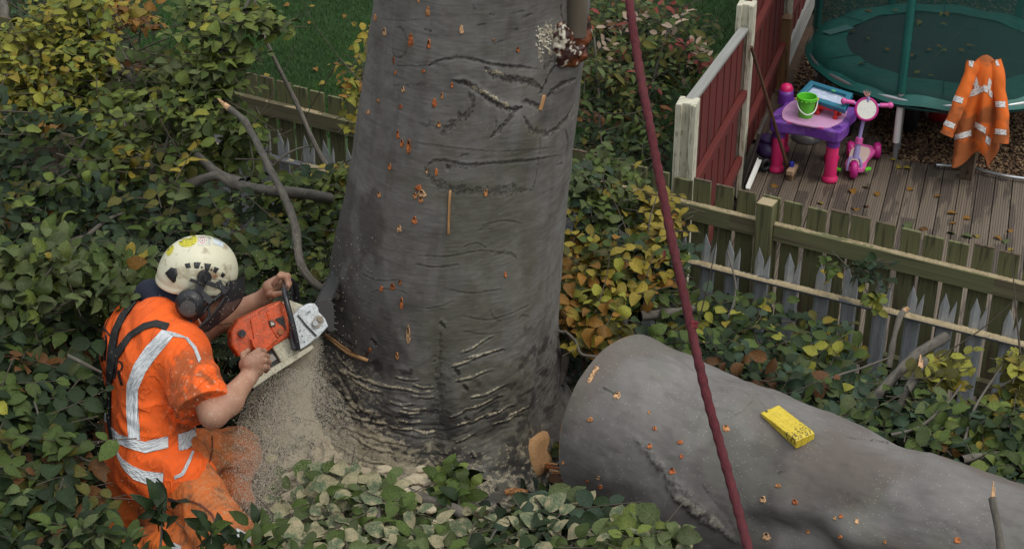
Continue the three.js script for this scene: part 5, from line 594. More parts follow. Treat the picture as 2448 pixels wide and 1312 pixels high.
brush({ seed: 20, bare: 0, label: 'dark pointed leaves standing in front of the worker at the bottom edge', indiv: 160, stems: [{ p: [[380, 1330, 5.85], [385, 1260, 5.85], [375, 1200, 5.87]], r0: 0.005, r1: 0.003 }, { p: [[500, 1330, 5.8], [505, 1290, 5.8], [510, 1240, 5.8]], r0: 0.004, r1: 0.002 }],
  sprays: [{ poly: [[352, 1200], [400, 1190], [395, 1260], [355, 1270]], d: [5.9, 5.85], n: 5, len: [0.1, 0.18], pal: { dg: 6, g: 1 }, leaf: [0.085, 0.115], thick: 0.1, slim: 1, bias: [0.2, 0.9, 0] }, { poly: [[480, 1250], [550, 1250], [550, 1330], [480, 1330]], d: [5.85, 5.8], n: 5, len: [0.1, 0.16], pal: { dg: 4, g: 3 }, leaf: [0.08, 0.11], thick: 0.1, slim: 1, bias: [0.2, 0.9, 0] }, { poly: [[60, 1250], [250, 1250], [330, 1300], [400, 1340], [40, 1340]], d: [5.95, 5.85], n: 26, pal: { dg: 5, g: 3, gg: 0.8, br: 0.4 }, leaf: [0.075, 0.11], thick: 0.25, slim: 1, bias: [0.1, 0.5, 0] }, { poly: [[570, 1305], [680, 1300], [680, 1350], [570, 1350]], d: [5.85, 5.8], n: 7, pal: { g: 4, dg: 3 }, leaf: [0.08, 0.11], thick: 0.12, slim: 1, bias: [0.2, 0.7, 0] }] });
const behind = (p) => (p.x - FA.x) * FN.x + (p.z - FA.z) * FN.z < -0.15 && (p.x - R1.x) * RE.x + (p.z - R1.z) * RE.z < -0.12 && p.y > 0;
brush({ seed: 21, name: 'garden_shrub', category: 'shrub', label: 'shrub with glossy green leaves and reddish tips behind the pickets', indiv: 300, keep: behind, stems: [{ p: [[1440, 420, 10.4], [1430, 200, 10.5], [1420, 80, 10.6]], r0: 0.014, r1: 0.006 }, { p: [[1500, 420, 10.5], [1560, 200, 10.6], [1600, 60, 10.8]], r0: 0.014, r1: 0.006 }],
  sprays: [{ poly: [[1370, 0], [1480, -20], [1560, 0], [1700, 60], [1690, 120], [1600, 230], [1600, 390], [1480, 400], [1370, 360]], d: [11.4, 10.3], n: 330, pal: { dg: 5, g: 4, ol: 1.5, br: 0.8 }, leaf: [0.055, 0.085], thick: 0.9, slim: 1 }, { poly: [[1370, 0], [1500, -10], [1700, 30], [1690, 150], [1590, 230], [1420, 220], [1370, 180]], d: [10.9, 10.5], n: 75, pal: { g: 3, ol: 3, rd: 1.6, pk: 1.2, gg: 1 }, leaf: [0.06, 0.09], thick: 0.5, slim: 1 }] });
brush({ seed: 22, name: 'dark_bush', category: 'bush', label: 'dense dark bush beyond the lawn in the top left corner', indiv: 120, keep: behind, stems: [{ p: [[12, 330, 11.2], [10, 120, 11.6], [6, -60, 12]], r0: 0.045, r1: 0.04 }, { p: [[290, 330, 11.2], [278, 120, 11.6], [288, -40, 12]], r0: 0.03, r1: 0.02 }],
  sprays: [{ poly: [[-60, -60], [360, -60], [360, 40], [320, 110], [260, 200], [-60, 230]], d: [12.4, 11.2], n: 230, pal: { dg: 6, br: 1, g: 0.8 }, leaf: [0.05, 0.08], thick: 0.8 }] });
// bare and broken limbs standing in the brush
function limb(label, pts, r0, r1, tip) { const c = P(...pts[0]), t = thing('broken_branch', label, 'branch', [c.x, c.y, c.z]); obj('stem', localTo(uvTube(px3(pts), r0, r1, 48, 12), t), stemM, t); if (tip) { const [a, b, w] = tip, p0 = P(...a), p1 = P(...b); obj('torn_end', localTo(mergeGeometries([rod(p0, p1, w, w * 0.25, 6), rod(p0.clone().add(V(w * 0.7, 0, 0)), p1.clone().lerp(p0, 0.35).add(V(w, 0, 0)), w * 0.6, 0.001, 5)]), t), gashM[3], t); } return t; }
limb('long grey limb with a torn pale end leaning towards the saw', [[806, 710, 7.6], [745, 672, 7.5], [718, 630, 7.5], [705, 540, 7.6], [672, 455, 7.8], [640, 395, 7.95], [610, 335, 8.1], [580, 285, 8.2], [545, 258, 8.3]], 0.0195, 0.0165, [[548, 260, 8.29], [520, 236, 8.31], 0.017]);
limb('grey stub of branch slanting up to the palisade rail', [[2085, 960, 7.55], [2150, 890, 7.7], [2190, 850, 7.78], [2262, 805, 7.9]], 0.022, 0.026);
limb('short snapped branch with pale torn wood above the log', [[2150, 975, 7.45], [2175, 925, 7.5], [2205, 880, 7.55], [2212, 858, 7.58]], 0.019, 0.022, [[2200, 880, 7.53], [2202, 848, 7.55], 0.012]);
limb('snapped stick with a splintered top at the lower right edge', [[2405, 1400, 5.9], [2395, 1312, 5.92], [2385, 1250, 5.95], [2374, 1190, 5.97]], 0.016, 0.012, [[2374, 1192, 5.97], [2377, 1150, 5.98], 0.007]);
limb('thin grey twigs beside the cut foot of the trunk', [[1470, 860, 7.8], [1420, 852, 7.8], [1390, 846, 7.8], [1375, 815, 7.85], [1350, 790, 7.9]], 0.008, 0.006);
limb('upright snag with a pale sawn end against the palisade', [[2125, 880, 7.95], [2140, 800, 8.0], [2152, 760, 8.05], [2166, 738, 8.1]], 0.016, 0.014, [[2164, 742, 8.08], [2172, 734, 8.07], 0.014]);
// ================================================================ trampoline
{
  const C = [3.05, 0, -11.25], R = 0.93, Hh = 0.5, t = thing('trampoline', 'round garden trampoline with green pad and mesh enclosure', 'trampoline', C);
  const teal = new THREE.MeshStandardMaterial({ map: tex(128, 128, (i, j) => mixc([0.008, 0.1, 0.082], [0.02, 0.17, 0.14], fbm(i / 16, j / 16, 4, 601))), roughness: 0.5, side: THREE.DoubleSide }), steel = M(0.5, 0.51, 0.52, 0.35, { metalness: 0.7 }), galv = M(0.3, 0.31, 0.32, 0.45, { metalness: 0.5 }), white = M(0.8, 0.8, 0.78, 0.5);
  obj('frame_ring', new THREE.TorusGeometry(R, 0.019, 10, 72).rotateX(Math.PI / 2).translate(0, Hh - 0.06, 0), steel, t);
  const pad = grid(96, 8, (s, q) => { const a = s * 6.2832, r = lerp(0.68, R + 0.035, q), w = 0.006 * Math.sin(a * 14) + 0.012 * (fbm(a * 4, q * 3, 3, 5) - 0.5); return V(Math.cos(a) * r, Hh + 0.012 + w - 0.09 * Math.pow(q, 6), Math.sin(a) * r); }, (s, q) => [s * 12, q]); obj('safety_pad', pad, teal, t);
  for (let k = 0; k < 6; k++) { const a = k * 1.047 + 0.3; obj('seam', bx(0.27, 0.004, 0.006, 0.81, Hh + 0.02, 0, 0).rotateY(a), M(0.006, 0.06, 0.05), t); }
  const matT = tex(256, 256, (i, j) => { const x = i - 128, y = j - 128, f = h2(i, j, 4), st = Math.abs(x * 0.5 + y * 0.86) < 0.9 || Math.abs(x * 0.86 - y * 0.5) < 0.6 ? 0.05 : 0; return [0.012 + st + f * 0.008, 0.02 + st * 0.7 + f * 0.008, 0.022 + f * 0.008]; });
  obj('jumping_mat', new THREE.CircleGeometry(0.7, 64).rotateX(-Math.PI / 2).translate(0, Hh - 0.004, 0), new THREE.MeshStandardMaterial({ map: matT, roughness: 0.8, side: THREE.DoubleSide }), t);
  obj('logo_print', new THREE.PlaneGeometry(0.24, 0.08).rotateX(-Math.PI / 2).rotateY(0.6).translate(-0.7, Hh + 0.021, -0.28), M(0.09, 0.22, 0.22, 0.6), t);
  for (const deg of [120, 206, 258, 318, 40]) { const a = deg * Math.PI / 180, x = Math.cos(a) * (R - 0.02), z = Math.sin(a) * (R - 0.02), o = 1.02; const at = (y, k = 1) => V(x * k, y, z * k);
    obj('leg', rod(at(0.12, 0.99), at(Hh - 0.02), 0.023, 0.023, 14), white, t); obj('leg_foot', mergeGeometries([rod(at(-0.04, 0.98), at(0.14, 0.98), 0.019, 0.019, 12), rod(at(0.05, 0.93), at(0.42, 0.93), 0.018, 0.018, 12)]), galv, t);
    const g = tube([at(Hh - 0.01, o), at(0.8, o), at(1.3, o), at(2.1, o)], 0.029, 60, 14); const p = g.attributes.position; for (let i = 0; i < p.count; i++) { const y = p.getY(i), w = 1 + 0.05 * Math.sin(y * 95 + Math.atan2(p.getZ(i) - z * o, p.getX(i) - x * o)); p.setXYZ(i, x * o + (p.getX(i) - x * o) * w, y, z * o + (p.getZ(i) - z * o) * w); } g.computeVertexNormals(); obj('foam_sleeve', g, teal, t); }
  const netT = tex(64, 64, (i, j) => { const n = fbm(i / 20, j / 20, 2, 5), hole = (i % 4 < 2) && (j % 4 < 2) ? 0 : 1; return hole * (0.55 + 0.25 * n); }, { srgb: false });
  const net = grid(120, 30, (s, q) => { const a = s * 6.2832, y = lerp(Hh - 0.1, 2.05, q), b = 0.012 * Math.sin(a * 9 + q * 3) + 0.025 * (fbm(a * 3, q * 5, 3, 2) - 0.5), dr = q < 0.08 ? 0.03 * (1 - q / 0.08) * Math.sin(a * 21) : 0; const r = R - 0.005 + b + dr * 0.4; return V(Math.cos(a) * r, y, Math.sin(a) * r); });
  obj('enclosure_net', net, new THREE.MeshStandardMaterial({ color: lin(0.006, 0.066, 0.056), roughness: 0.9, transparent: true, opacity: 0.66, side: THREE.DoubleSide }), t);
  obj('net_hem', new THREE.TorusGeometry(R + 0.012, 0.008, 6, 90).rotateX(Math.PI / 2).translate(0, Hh - 0.1, 0), M(0.01, 0.08, 0.07), t);
}
// ================================================================ children's table and what stands on it
const plastic = (r, g, b, ro = 0.4) => new THREE.MeshStandardMaterial({ color: lin(r, g, b), roughness: ro, side: THREE.DoubleSide });
const purple = plastic(0.16, 0.045, 0.34), hot = plastic(0.75, 0.02, 0.16), lilac = plastic(0.62, 0.33, 0.56, 0.5), redP = plastic(0.6, 0.02, 0.02), greenP = plastic(0.12, 0.58, 0.03), pinkP = plastic(0.75, 0.12, 0.4), whiteP = plastic(0.8, 0.8, 0.76, 0.5), lav = plastic(0.4, 0.34, 0.66), magenta = plastic(0.5, 0.02, 0.22), blackP = plastic(0.02, 0.02, 0.022, 0.5);
const scuff = (c, d) => new THREE.MeshStandardMaterial({ map: tex(128, 128, (i, j) => mixc(c, d, sstep(0.52, 0.7, fbm(i / 12, j / 12, 4, 77)) * 0.5 + (h2(i, j, 3) > 0.985 ? 0.5 : 0))), roughness: 0.5, side: THREE.DoubleSide });
const TAB = (() => { const a = onY(1856, 408, 0), b = onY(1984, 432, 0), m = a.clone().add(b).multiplyScalar(0.5), turn = -Math.atan2(b.z - a.z, b.x - a.x); return { m, turn, half: a.distanceTo(b) / 2 }; })();
const tabP = (x, y, z) => V(x, y, z).applyAxisAngle(V(0, 1, 0), TAB.turn).add(TAB.m);
{
  const t = thing('activity_table', 'purple and pink plastic children table on thick pink legs', 'toy table', [TAB.m.x, 0, TAB.m.z], TAB.turn), h = TAB.half, D = 0.34, W = h + 0.055;
  const rim = smooth2([[-W, 0.02], [-W - 0.004, D * 0.35], [-W + 0.02, D * 0.6], [-W + 0.012, D + 0.03], [-W * 0.5, D + 0.01], [0, D - 0.005], [W * 0.5, D + 0.01], [W - 0.012, D + 0.03], [W - 0.02, D * 0.6], [W + 0.004, D * 0.35], [W, 0.02], [W * 0.92, -0.055], [W * 0.5, -0.05], [0, -0.035], [-W * 0.5, -0.05], [-W * 0.92, -0.055]], 3);
  const g = ext(rim.map((p) => [p[0], p[1]]), 0.06, 0.01).rotateX(-Math.PI / 2).translate(0, 0.315, 0); obj('table_rim', g, scuff([0.16, 0.045, 0.34], [0.26, 0.13, 0.42]), t);
  const pan = [[-W * 0.55, -0.045], [W * 0.55, -0.045], [W * 0.74, 0.02], [W * 0.84, D * 0.45], [W * 0.7, D * 0.9], [0, D * 0.98], [-W * 0.7, D * 0.9], [-W * 0.84, D * 0.45], [-W * 0.74, 0.02]]; obj('table_top', ext(smooth2(pan, 3).map((p) => [p[0], p[1]]), 0.006, 0.004).rotateX(-Math.PI / 2).translate(0, 0.386, 0), scuff([0.62, 0.33, 0.56], [0.5, 0.26, 0.46]), t);
  obj('panel_lip', bx(W * 1.05, 0.016, 0.012, 0, 0.387, 0.052, 0.005), pinkP, t);
  for (const [x, z] of [[-h, 0], [h, 0], [-h - 0.06, -D + 0.02], [h - 0.075, -D + 0.02]]) {
    const L = obj('leg', new THREE.LatheGeometry([[0, 0], [0.05, 0], [0.053, 0.012], [0.052, 0.03], [0.043, 0.038], [0.041, 0.05], [0.041, 0.27], [0.0, 0.27]].map(([a, b]) => new THREE.Vector2(a, b)), 24), scuff([0.72, 0.02, 0.15], [0.8, 0.08, 0.22]), t); L.position.set(x, 0, z);
    obj('leg_socket', new THREE.CylinderGeometry(0.047, 0.044, 0.07, 22).translate(0, 0.29, 0), purple, L);
    if (z < -0.1) { const pz = obj('corner_tower', new THREE.LatheGeometry([[0.055, 0.36], [0.05, 0.42], [0.047, 0.452], [0, 0.456]].map(([a, b]) => new THREE.Vector2(a, b)), 22), purple, L); obj('knob', new THREE.LatheGeometry([[0.044, 0.452], [0.043, 0.468], [0.033, 0.487], [0.012, 0.497], [0, 0.498]].map(([a, b]) => new THREE.Vector2(a, b)), 20), hot, L); } }
  for (const s of [-1, 1]) obj('cup_hollow', new THREE.TorusGeometry(0.026, 0.005, 8, 24).rotateX(Math.PI / 2).translate(s * W * 0.82, 0.387, 0.0), plastic(0.1, 0.025, 0.24), t), obj('cup_base', new THREE.CircleGeometry(0.024, 20).rotateX(-Math.PI / 2).translate(s * W * 0.82, 0.3875, 0), plastic(0.08, 0.02, 0.2), t);
  // bucket
  const b0 = tabP(-0.035, 0.395, -0.07), b = thing('toy_bucket', 'bright green toy bucket with white handle on the purple table', 'bucket', [b0.x, b0.y, b0.z]);
  obj('pail', new THREE.LatheGeometry([[0, 0], [0.042, 0], [0.046, 0.004], [0.06, 0.118], [0.068, 0.12], [0.067, 0.14], [0.064, 0.146], [0.058, 0.14], [0.044, 0.008], [0, 0.006]].map(([a, q]) => new THREE.Vector2(a, q)), 32), greenP, b);
  for (let k = 0; k < 14; k++) obj('rim_bump', new THREE.SphereGeometry(0.006, 8, 6).translate(Math.cos(k * 0.449) * 0.068, 0.124, Math.sin(k * 0.449) * 0.068), greenP, b);
  obj('handle', tube([V(-0.068, 0.125, 0.0), V(-0.055, 0.075, 0.05), V(-0.01, 0.045, 0.078), V(0.04, 0.055, 0.062), V(0.066, 0.09, 0.02), V(0.07, 0.125, 0)], 0.0045, 24, 8), whiteP, b); for (const s of [-1, 1]) obj('hinge', new THREE.SphereGeometry(0.01, 10, 8).translate(s * 0.07, 0.122, 0), plastic(0.7, 0.5, 0.02), b);
  // drawing tray on red legs
  const tr = thing('drawing_board', 'teal toy drawing board lying askew on the purple table', 'toy board', tabP(0.06, 0.49, -0.2).toArray(), TAB.turn - 0.22); const tm = new THREE.MeshStandardMaterial({ map: tex(64, 64, (i, j) => mixc([0.004, 0.12, 0.2], [0.015, 0.2, 0.3], fbm(i / 12, j / 12, 3, 7))), roughness: 0.4 });
  const fr = ext([[-0.17, -0.07], [0.17, -0.07], [0.15, 0.075], [-0.15, 0.075]], 0.03, 0.006, [[[-0.14, -0.045], [-0.125, 0.055], [0.125, 0.055], [0.14, -0.045]]]).rotateX(-Math.PI / 2); const f = obj('frame', fr, tm, tr); f.rotation.set(0.42, 0, -0.06);
  obj('screen', new THREE.PlaneGeometry(0.265, 0.1).rotateX(-Math.PI / 2).translate(0, 0.012, -0.003), new THREE.MeshStandardMaterial({ map: tex(128, 64, (i, j) => { const d = sstep(0.58, 0.62, fbm(i / 10, j / 4, 3, 8)); return mixc([0.42, 0.52, 0.72], [0.8, 0.84, 0.92], d * 0.6 + fbm(i / 30, j / 30, 2, 5) * 0.4); }), roughness: 0.4 }), f); obj('slot', bx(0.27, 0.008, 0.014, 0, 0.02, 0.052, 0.002), blackP, f); obj('strip', bx(0.3, 0.01, 0.008, 0, 0.03, 0.07, 0.003), tm, f); obj('slider', bx(0.03, 0.01, 0.012, 0.03, 0.035, -0.05, 0.003), plastic(0.1, 0.5, 0.15), f);
  const rt = thing('toy_dog', 'red plastic toy on stubby legs under the teal drawing board', 'toy', tabP(0.09, 0.395, -0.13).toArray(), TAB.turn - 0.1);
  obj('body', new RoundedBoxGeometry(0.19, 0.05, 0.07, 3, 0.02).translate(0, 0.062, -0.03), redP, rt); for (const [x, z] of [[-0.065, 0], [0.065, 0.01], [-0.065, -0.06], [0.065, -0.06]]) { obj('leg', new THREE.LatheGeometry([[0, 0], [0.016, 0], [0.018, 0.01], [0.013, 0.022], [0.01, 0.03], [0.014, 0.06], [0, 0.06]].map(([a, q]) => new THREE.Vector2(a, q)), 14).translate(x, 0, z), redP, rt); }
  obj('ear', new THREE.SphereGeometry(0.018, 10, 8).scale(0.7, 1.2, 0.7).translate(0.1, 0.095, -0.02), redP, rt); for (const s of [-1, 1]) obj('ring', new THREE.TorusGeometry(0.01, 0.003, 6, 14).translate(s * 0.1, 0.06, 0.01), plastic(0.7, 0.5, 0.02), rt);
}
{ // scooter
  const o = onY(2040, 425, 0), t = thing('toy_scooter', 'pink and lilac three-wheeled toy scooter with round white plate', 'scooter', [o.x, 0, o.z], 0.0), rear = onY(2062, 374, 0).sub(o).setY(0), L = rear.length(), hd = Math.atan2(rear.x, rear.z); // rear lies away from the camera
  const loc = (x, y, z) => V(x, y, 0).add(V(Math.sin(hd), 0, Math.cos(hd)).multiplyScalar(z));
  const wheel = (p, r, w) => { const m = obj('wheel', new THREE.TorusGeometry(r * 0.72, r * 0.3, 12, 28).scale(1, 1, w).rotateY(Math.PI / 2 - 0.12), magenta, t); m.position.copy(p); obj('hub', new THREE.CylinderGeometry(r * 0.55, r * 0.55, r * 0.5 * w, 18).rotateZ(Math.PI / 2).rotateY(-0.12), plastic(0.6, 0.45, 0.42), m); };
  wheel(loc(0, 0.062, 0), 0.062, 1.3); wheel(loc(-0.085, 0.055, L * 1.0), 0.055, 1.5); wheel(loc(0.1, 0.055, L * 0.94), 0.055, 1.5);
  const top = V(0.055, 0.56, 0.015).add(V(0, 0, -0.06)); const head = V(0.012, 0.2, -0.02);
  obj('fork', [-1, 1].map((s) => tube([V(s * 0.045, 0.055, 0), V(s * 0.044, 0.1, 0), V(s * 0.03, 0.14, -0.008), V(0.006, 0.155, -0.012)], 0.0095, 16, 8)), lav, t);
  obj('stem', rod(V(0.005, 0.14, -0.01), head.clone().lerp(top, 0.15), 0.022, 0.018, 14), lav, t); obj('collar', rod(head.clone().lerp(top, 0.12), head.clone().lerp(top, 0.22), 0.026, 0.024, 14), pinkP, t); obj('column', rod(head, top, 0.0125, 0.0125, 12), lav, t);
  obj('deck', ext(smooth2([[-0.05, -0.01], [0.05, -0.01], [0.06, -L * 0.5], [0.075, -L * 1.05], [-0.075, -L * 1.05], [-0.06, -L * 0.5]], 4).map((p) => [p[0], p[1]]), 0.02, 0.006).rotateX(-Math.PI / 2).rotateY(hd).translate(0, 0.05, 0), pinkP, t);
  obj('foot_grip', ext(smooth2([[-0.032, -0.05], [0.032, -0.05], [0.045, -L * 0.9], [-0.045, -L * 0.9]], 4).map((p) => [p[0], p[1]]), 0.004, 0.002).rotateX(-Math.PI / 2).rotateY(hd).translate(0, 0.08, 0), plastic(0.72, 0.55, 0.5), t);
  for (const s of [-1, 1]) obj('pedal', bx(0.05, 0.02, 0.028, 0, 0, 0, 0.006).rotateY(s * 0.5).translate(s * 0.1, 0.045, -0.04), greenP, t);
  const hb = V(0.052, 0.5, -0.05); obj('handlebar', tube([hb.clone().add(V(-0.15, 0.03, 0)), hb.clone().add(V(-0.07, 0.012, 0)), hb, hb.clone().add(V(0.06, 0.0, 0)), hb.clone().add(V(0.14, 0.0, 0))], 0.01, 20, 10), lav, t); for (const [s, y] of [[-1, 0.03], [1, 0]]) { const c = hb.clone().add(V(s * 0.115, y * 0.8, 0)); obj('grip', mergeGeometries([rod(c.clone().add(V(-s * 0.03, -y * 0.15, 0)), c.clone().add(V(s * 0.035, y * 0.2, 0)), 0.0145, 0.0145, 12), new THREE.SphereGeometry(0.021, 14, 10).translate(c.x + s * 0.038, c.y + y * 0.2, c.z)]), pinkP, t); }
  const dc = V(0.045, 0.485, -0.02), ds = obj('plate', new THREE.CylinderGeometry(0.067, 0.067, 0.016, 40).rotateX(Math.PI / 2 - 0.42), new THREE.MeshStandardMaterial({ map: tex(128, 128, (i, j) => { const s = sstep(0.66, 0.7, fbm(i / 7, j / 7, 3, 15)); return mixc([0.8, 0.8, 0.72], [0.4, 0.5, 0.55], s * 0.5); }), roughness: 0.5 }), t); ds.position.copy(dc); obj('plate_rim', new THREE.TorusGeometry(0.069, 0.0105, 10, 44).rotateX(-0.42), magenta, ds);
  const tas = []; const r = rngOf(5); for (let i = 0; i < 26; i++) { const a = V((r() - 0.5) * 0.016, 0, 0).add(V(0.045, 0.565, -0.04)); tas.push(rod(a, a.clone().add(V((r() - 0.5) * 0.05, 0.012 + r() * 0.03, (r() - 0.5) * 0.04)), 0.0018, 0.001, 4)); } obj('tassel', tas, plastic(0.75, 0.4, 0.35), t, 'stuff');
}
// ================================================================ jacket over a post
{
  const o = onY(2312, 424, 0), post = thing('deck_post', 'square timber post at the deck edge under the orange jacket', 'post', [o.x, 0, o.z], TAB.turn); obj('shaft', bx(0.085, 0.8, 0.085, 0, 0.4, 0, 0.006), pickets[2], post); obj('knot', new THREE.SphereGeometry(0.012, 8, 6).scale(1, 1.4, 0.35).translate(0.01, 0.06, 0.043), M(0.05, 0.03, 0.015), post);
  const c = V(o.x + 0.012, 0, o.z + 0.01), T = 0.87, t = thing('hi_vis_jacket', 'orange high visibility jacket with white bands draped over a post', 'jacket', [c.x, 0, c.z]);
  const hem = (a) => 0.265 + 0.06 * Math.sin(a * 2 + 0.7) - 0.13 * Math.exp(-Math.pow(Math.atan2(Math.sin(a - 1.15), Math.cos(a - 1.15)) / 0.22, 2)) - 0.06 * Math.exp(-Math.pow(Math.atan2(Math.sin(a - 2.5), Math.cos(a - 2.5)) / 0.3, 2)) + 0.03 * Math.sin(a * 5);
  const S = (s, q) => { const a = s * 6.2832, y = lerp(T, hem(a), q), e = Math.sqrt(1 - Math.pow(1 - Math.min(1, q * 5), 2)), env = 0.062 * e + 0.128 * Math.pow(q, 0.9); const f = 1 + (0.24 * Math.sin(a * 5 + 1.1 + q) + 0.13 * Math.sin(a * 8 + q * 2) + 0.08 * Math.sin(a * 13 - q * 3)) * sstep(0.04, 0.75, q) + (fbm(a * 3, q * 9, 3, 3) - 0.5) * 0.14 * q; const sx = 1 - 0.12 * q, r = env * f; return V(Math.cos(a) * r * sx, y + (q < 0.01 ? 0.004 : 0), Math.sin(a) * r * 0.8); };
  const jm = new THREE.MeshStandardMaterial({ vertexColors: true, roughness: 0.85, side: THREE.DoubleSide });
  const dirt = (g) => paint(g, (x, y, z) => { const n = f3(x * 9 + 3, y * 9, z * 9, 4, 6), d = sstep(0.48, 0.66, n + 0.12 * sstep(0.55, 0.3, y)); return mixc([0.78, 0.16, 0.018], [0.2, 0.075, 0.025], d * 0.75); });
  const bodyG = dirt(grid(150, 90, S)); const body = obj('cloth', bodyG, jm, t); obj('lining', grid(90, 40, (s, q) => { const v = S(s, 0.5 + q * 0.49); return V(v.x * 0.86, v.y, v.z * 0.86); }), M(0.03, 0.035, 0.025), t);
  const sleeve = (pts, w) => { const P3 = px3(pts).map((p) => p.sub(c)), g = tube(P3, w, 40, 20), p = g.attributes.position, cv = new THREE.CatmullRomCurve3(P3); for (let i = 0; i < p.count; i++) { const v = V(p.getX(i), p.getY(i), p.getZ(i)), n = (fbm(v.x * 14, v.y * 9, 3, 8) - 0.5) * 0.02 + 0.0015 * Math.sin(v.y * 70 + v.x * 60); p.setXYZ(i, v.x + n, v.y, v.z + n); } g.computeVertexNormals(); return obj('sleeve', dirt(g), jm, t); };
  const s1 = sleeve([[2330, 150, 10.84], [2312, 200, 10.84], [2292, 250, 10.86], [2276, 295, 10.88], [2264, 322, 10.9]], (q) => 0.05 - 0.008 * Math.sin(q * 3)), s2 = sleeve([[2378, 145, 10.86], [2390, 190, 10.86], [2394, 240, 10.88], [2396, 300, 10.9], [2395, 342, 10.92]], (q) => 0.046 - 0.006 * Math.sin(q * 3));
  const tape = new THREE.MeshStandardMaterial({ map: tex(64, 64, (i, j) => mixc([0.8, 0.8, 0.78], [0.42, 0.4, 0.37], sstep(0.5, 0.7, fbm(i / 9, j / 9, 4, 5)))), roughness: 0.4, side: THREE.DoubleSide });
  scene.updateMatrixWorld(true); const band = (mesh, A, B) => { const n = 8, m = 3, q = grid(n, m, (s, w) => { const u = lerp(lerp(A[0][0], A[1][0], s), lerp(B[0][0], B[1][0], s), w), v = lerp(lerp(A[0][1], A[1][1], s), lerp(B[0][1], B[1][1], s), w); let h = hit(mesh, u, v); for (let k = 1; !h && k < 12; k++) h = hit(mesh, lerp(u, 2335, k * 0.03), v) || hit(mesh, lerp(u, mesh === s2 ? 2394 : 2280, k * 0.06), v); return h ? h.point.clone().addScaledVector(h.face.normal, 0.003).sub(c) : V(0, 0.5, 0); }); obj('reflective_band', q, tape, mesh); };
  for (const [A, B] of [[[[2321, 165], [2331, 213]], [[2330, 163], [2344, 208]]], [[[2307, 221], [2351, 205]], [[2311, 235], [2352, 220]]], [[[2353, 202], [2364, 207]], [[2352, 216], [2363, 223]]], [[[2366, 212], [2374, 220]], [[2365, 226], [2373, 236]]], [[[2366, 185], [2372, 195]], [[2360, 210], [2368, 216]]], [[[2286, 322], [2322, 310]], [[2284, 334], [2323, 325]]], [[[2334, 290], [2359, 305]], [[2330, 302], [2357, 320]]], [[[2360, 324], [2371, 332]], [[2357, 338], [2366, 349]]]]) band(body, A, B);
  for (const [A, B] of [[[[2279, 226], [2305, 234]], [[2273, 238], [2301, 248]]], [[[2260, 285], [2285, 296]], [[2255, 297], [2280, 308]]], [[[2319, 140], [2330, 146]], [[2318, 156], [2327, 162]]]]) band(s1, A, B);
  for (const [A, B] of [[[[2377, 242], [2404, 242]], [[2377, 255], [2405, 257]]], [[[2380, 307], [2407, 310]], [[2380, 320], [2407, 323]]], [[[2380, 142], [2387, 146]], [[2383, 156], [2391, 158]]]]) band(s2, A, B);
}
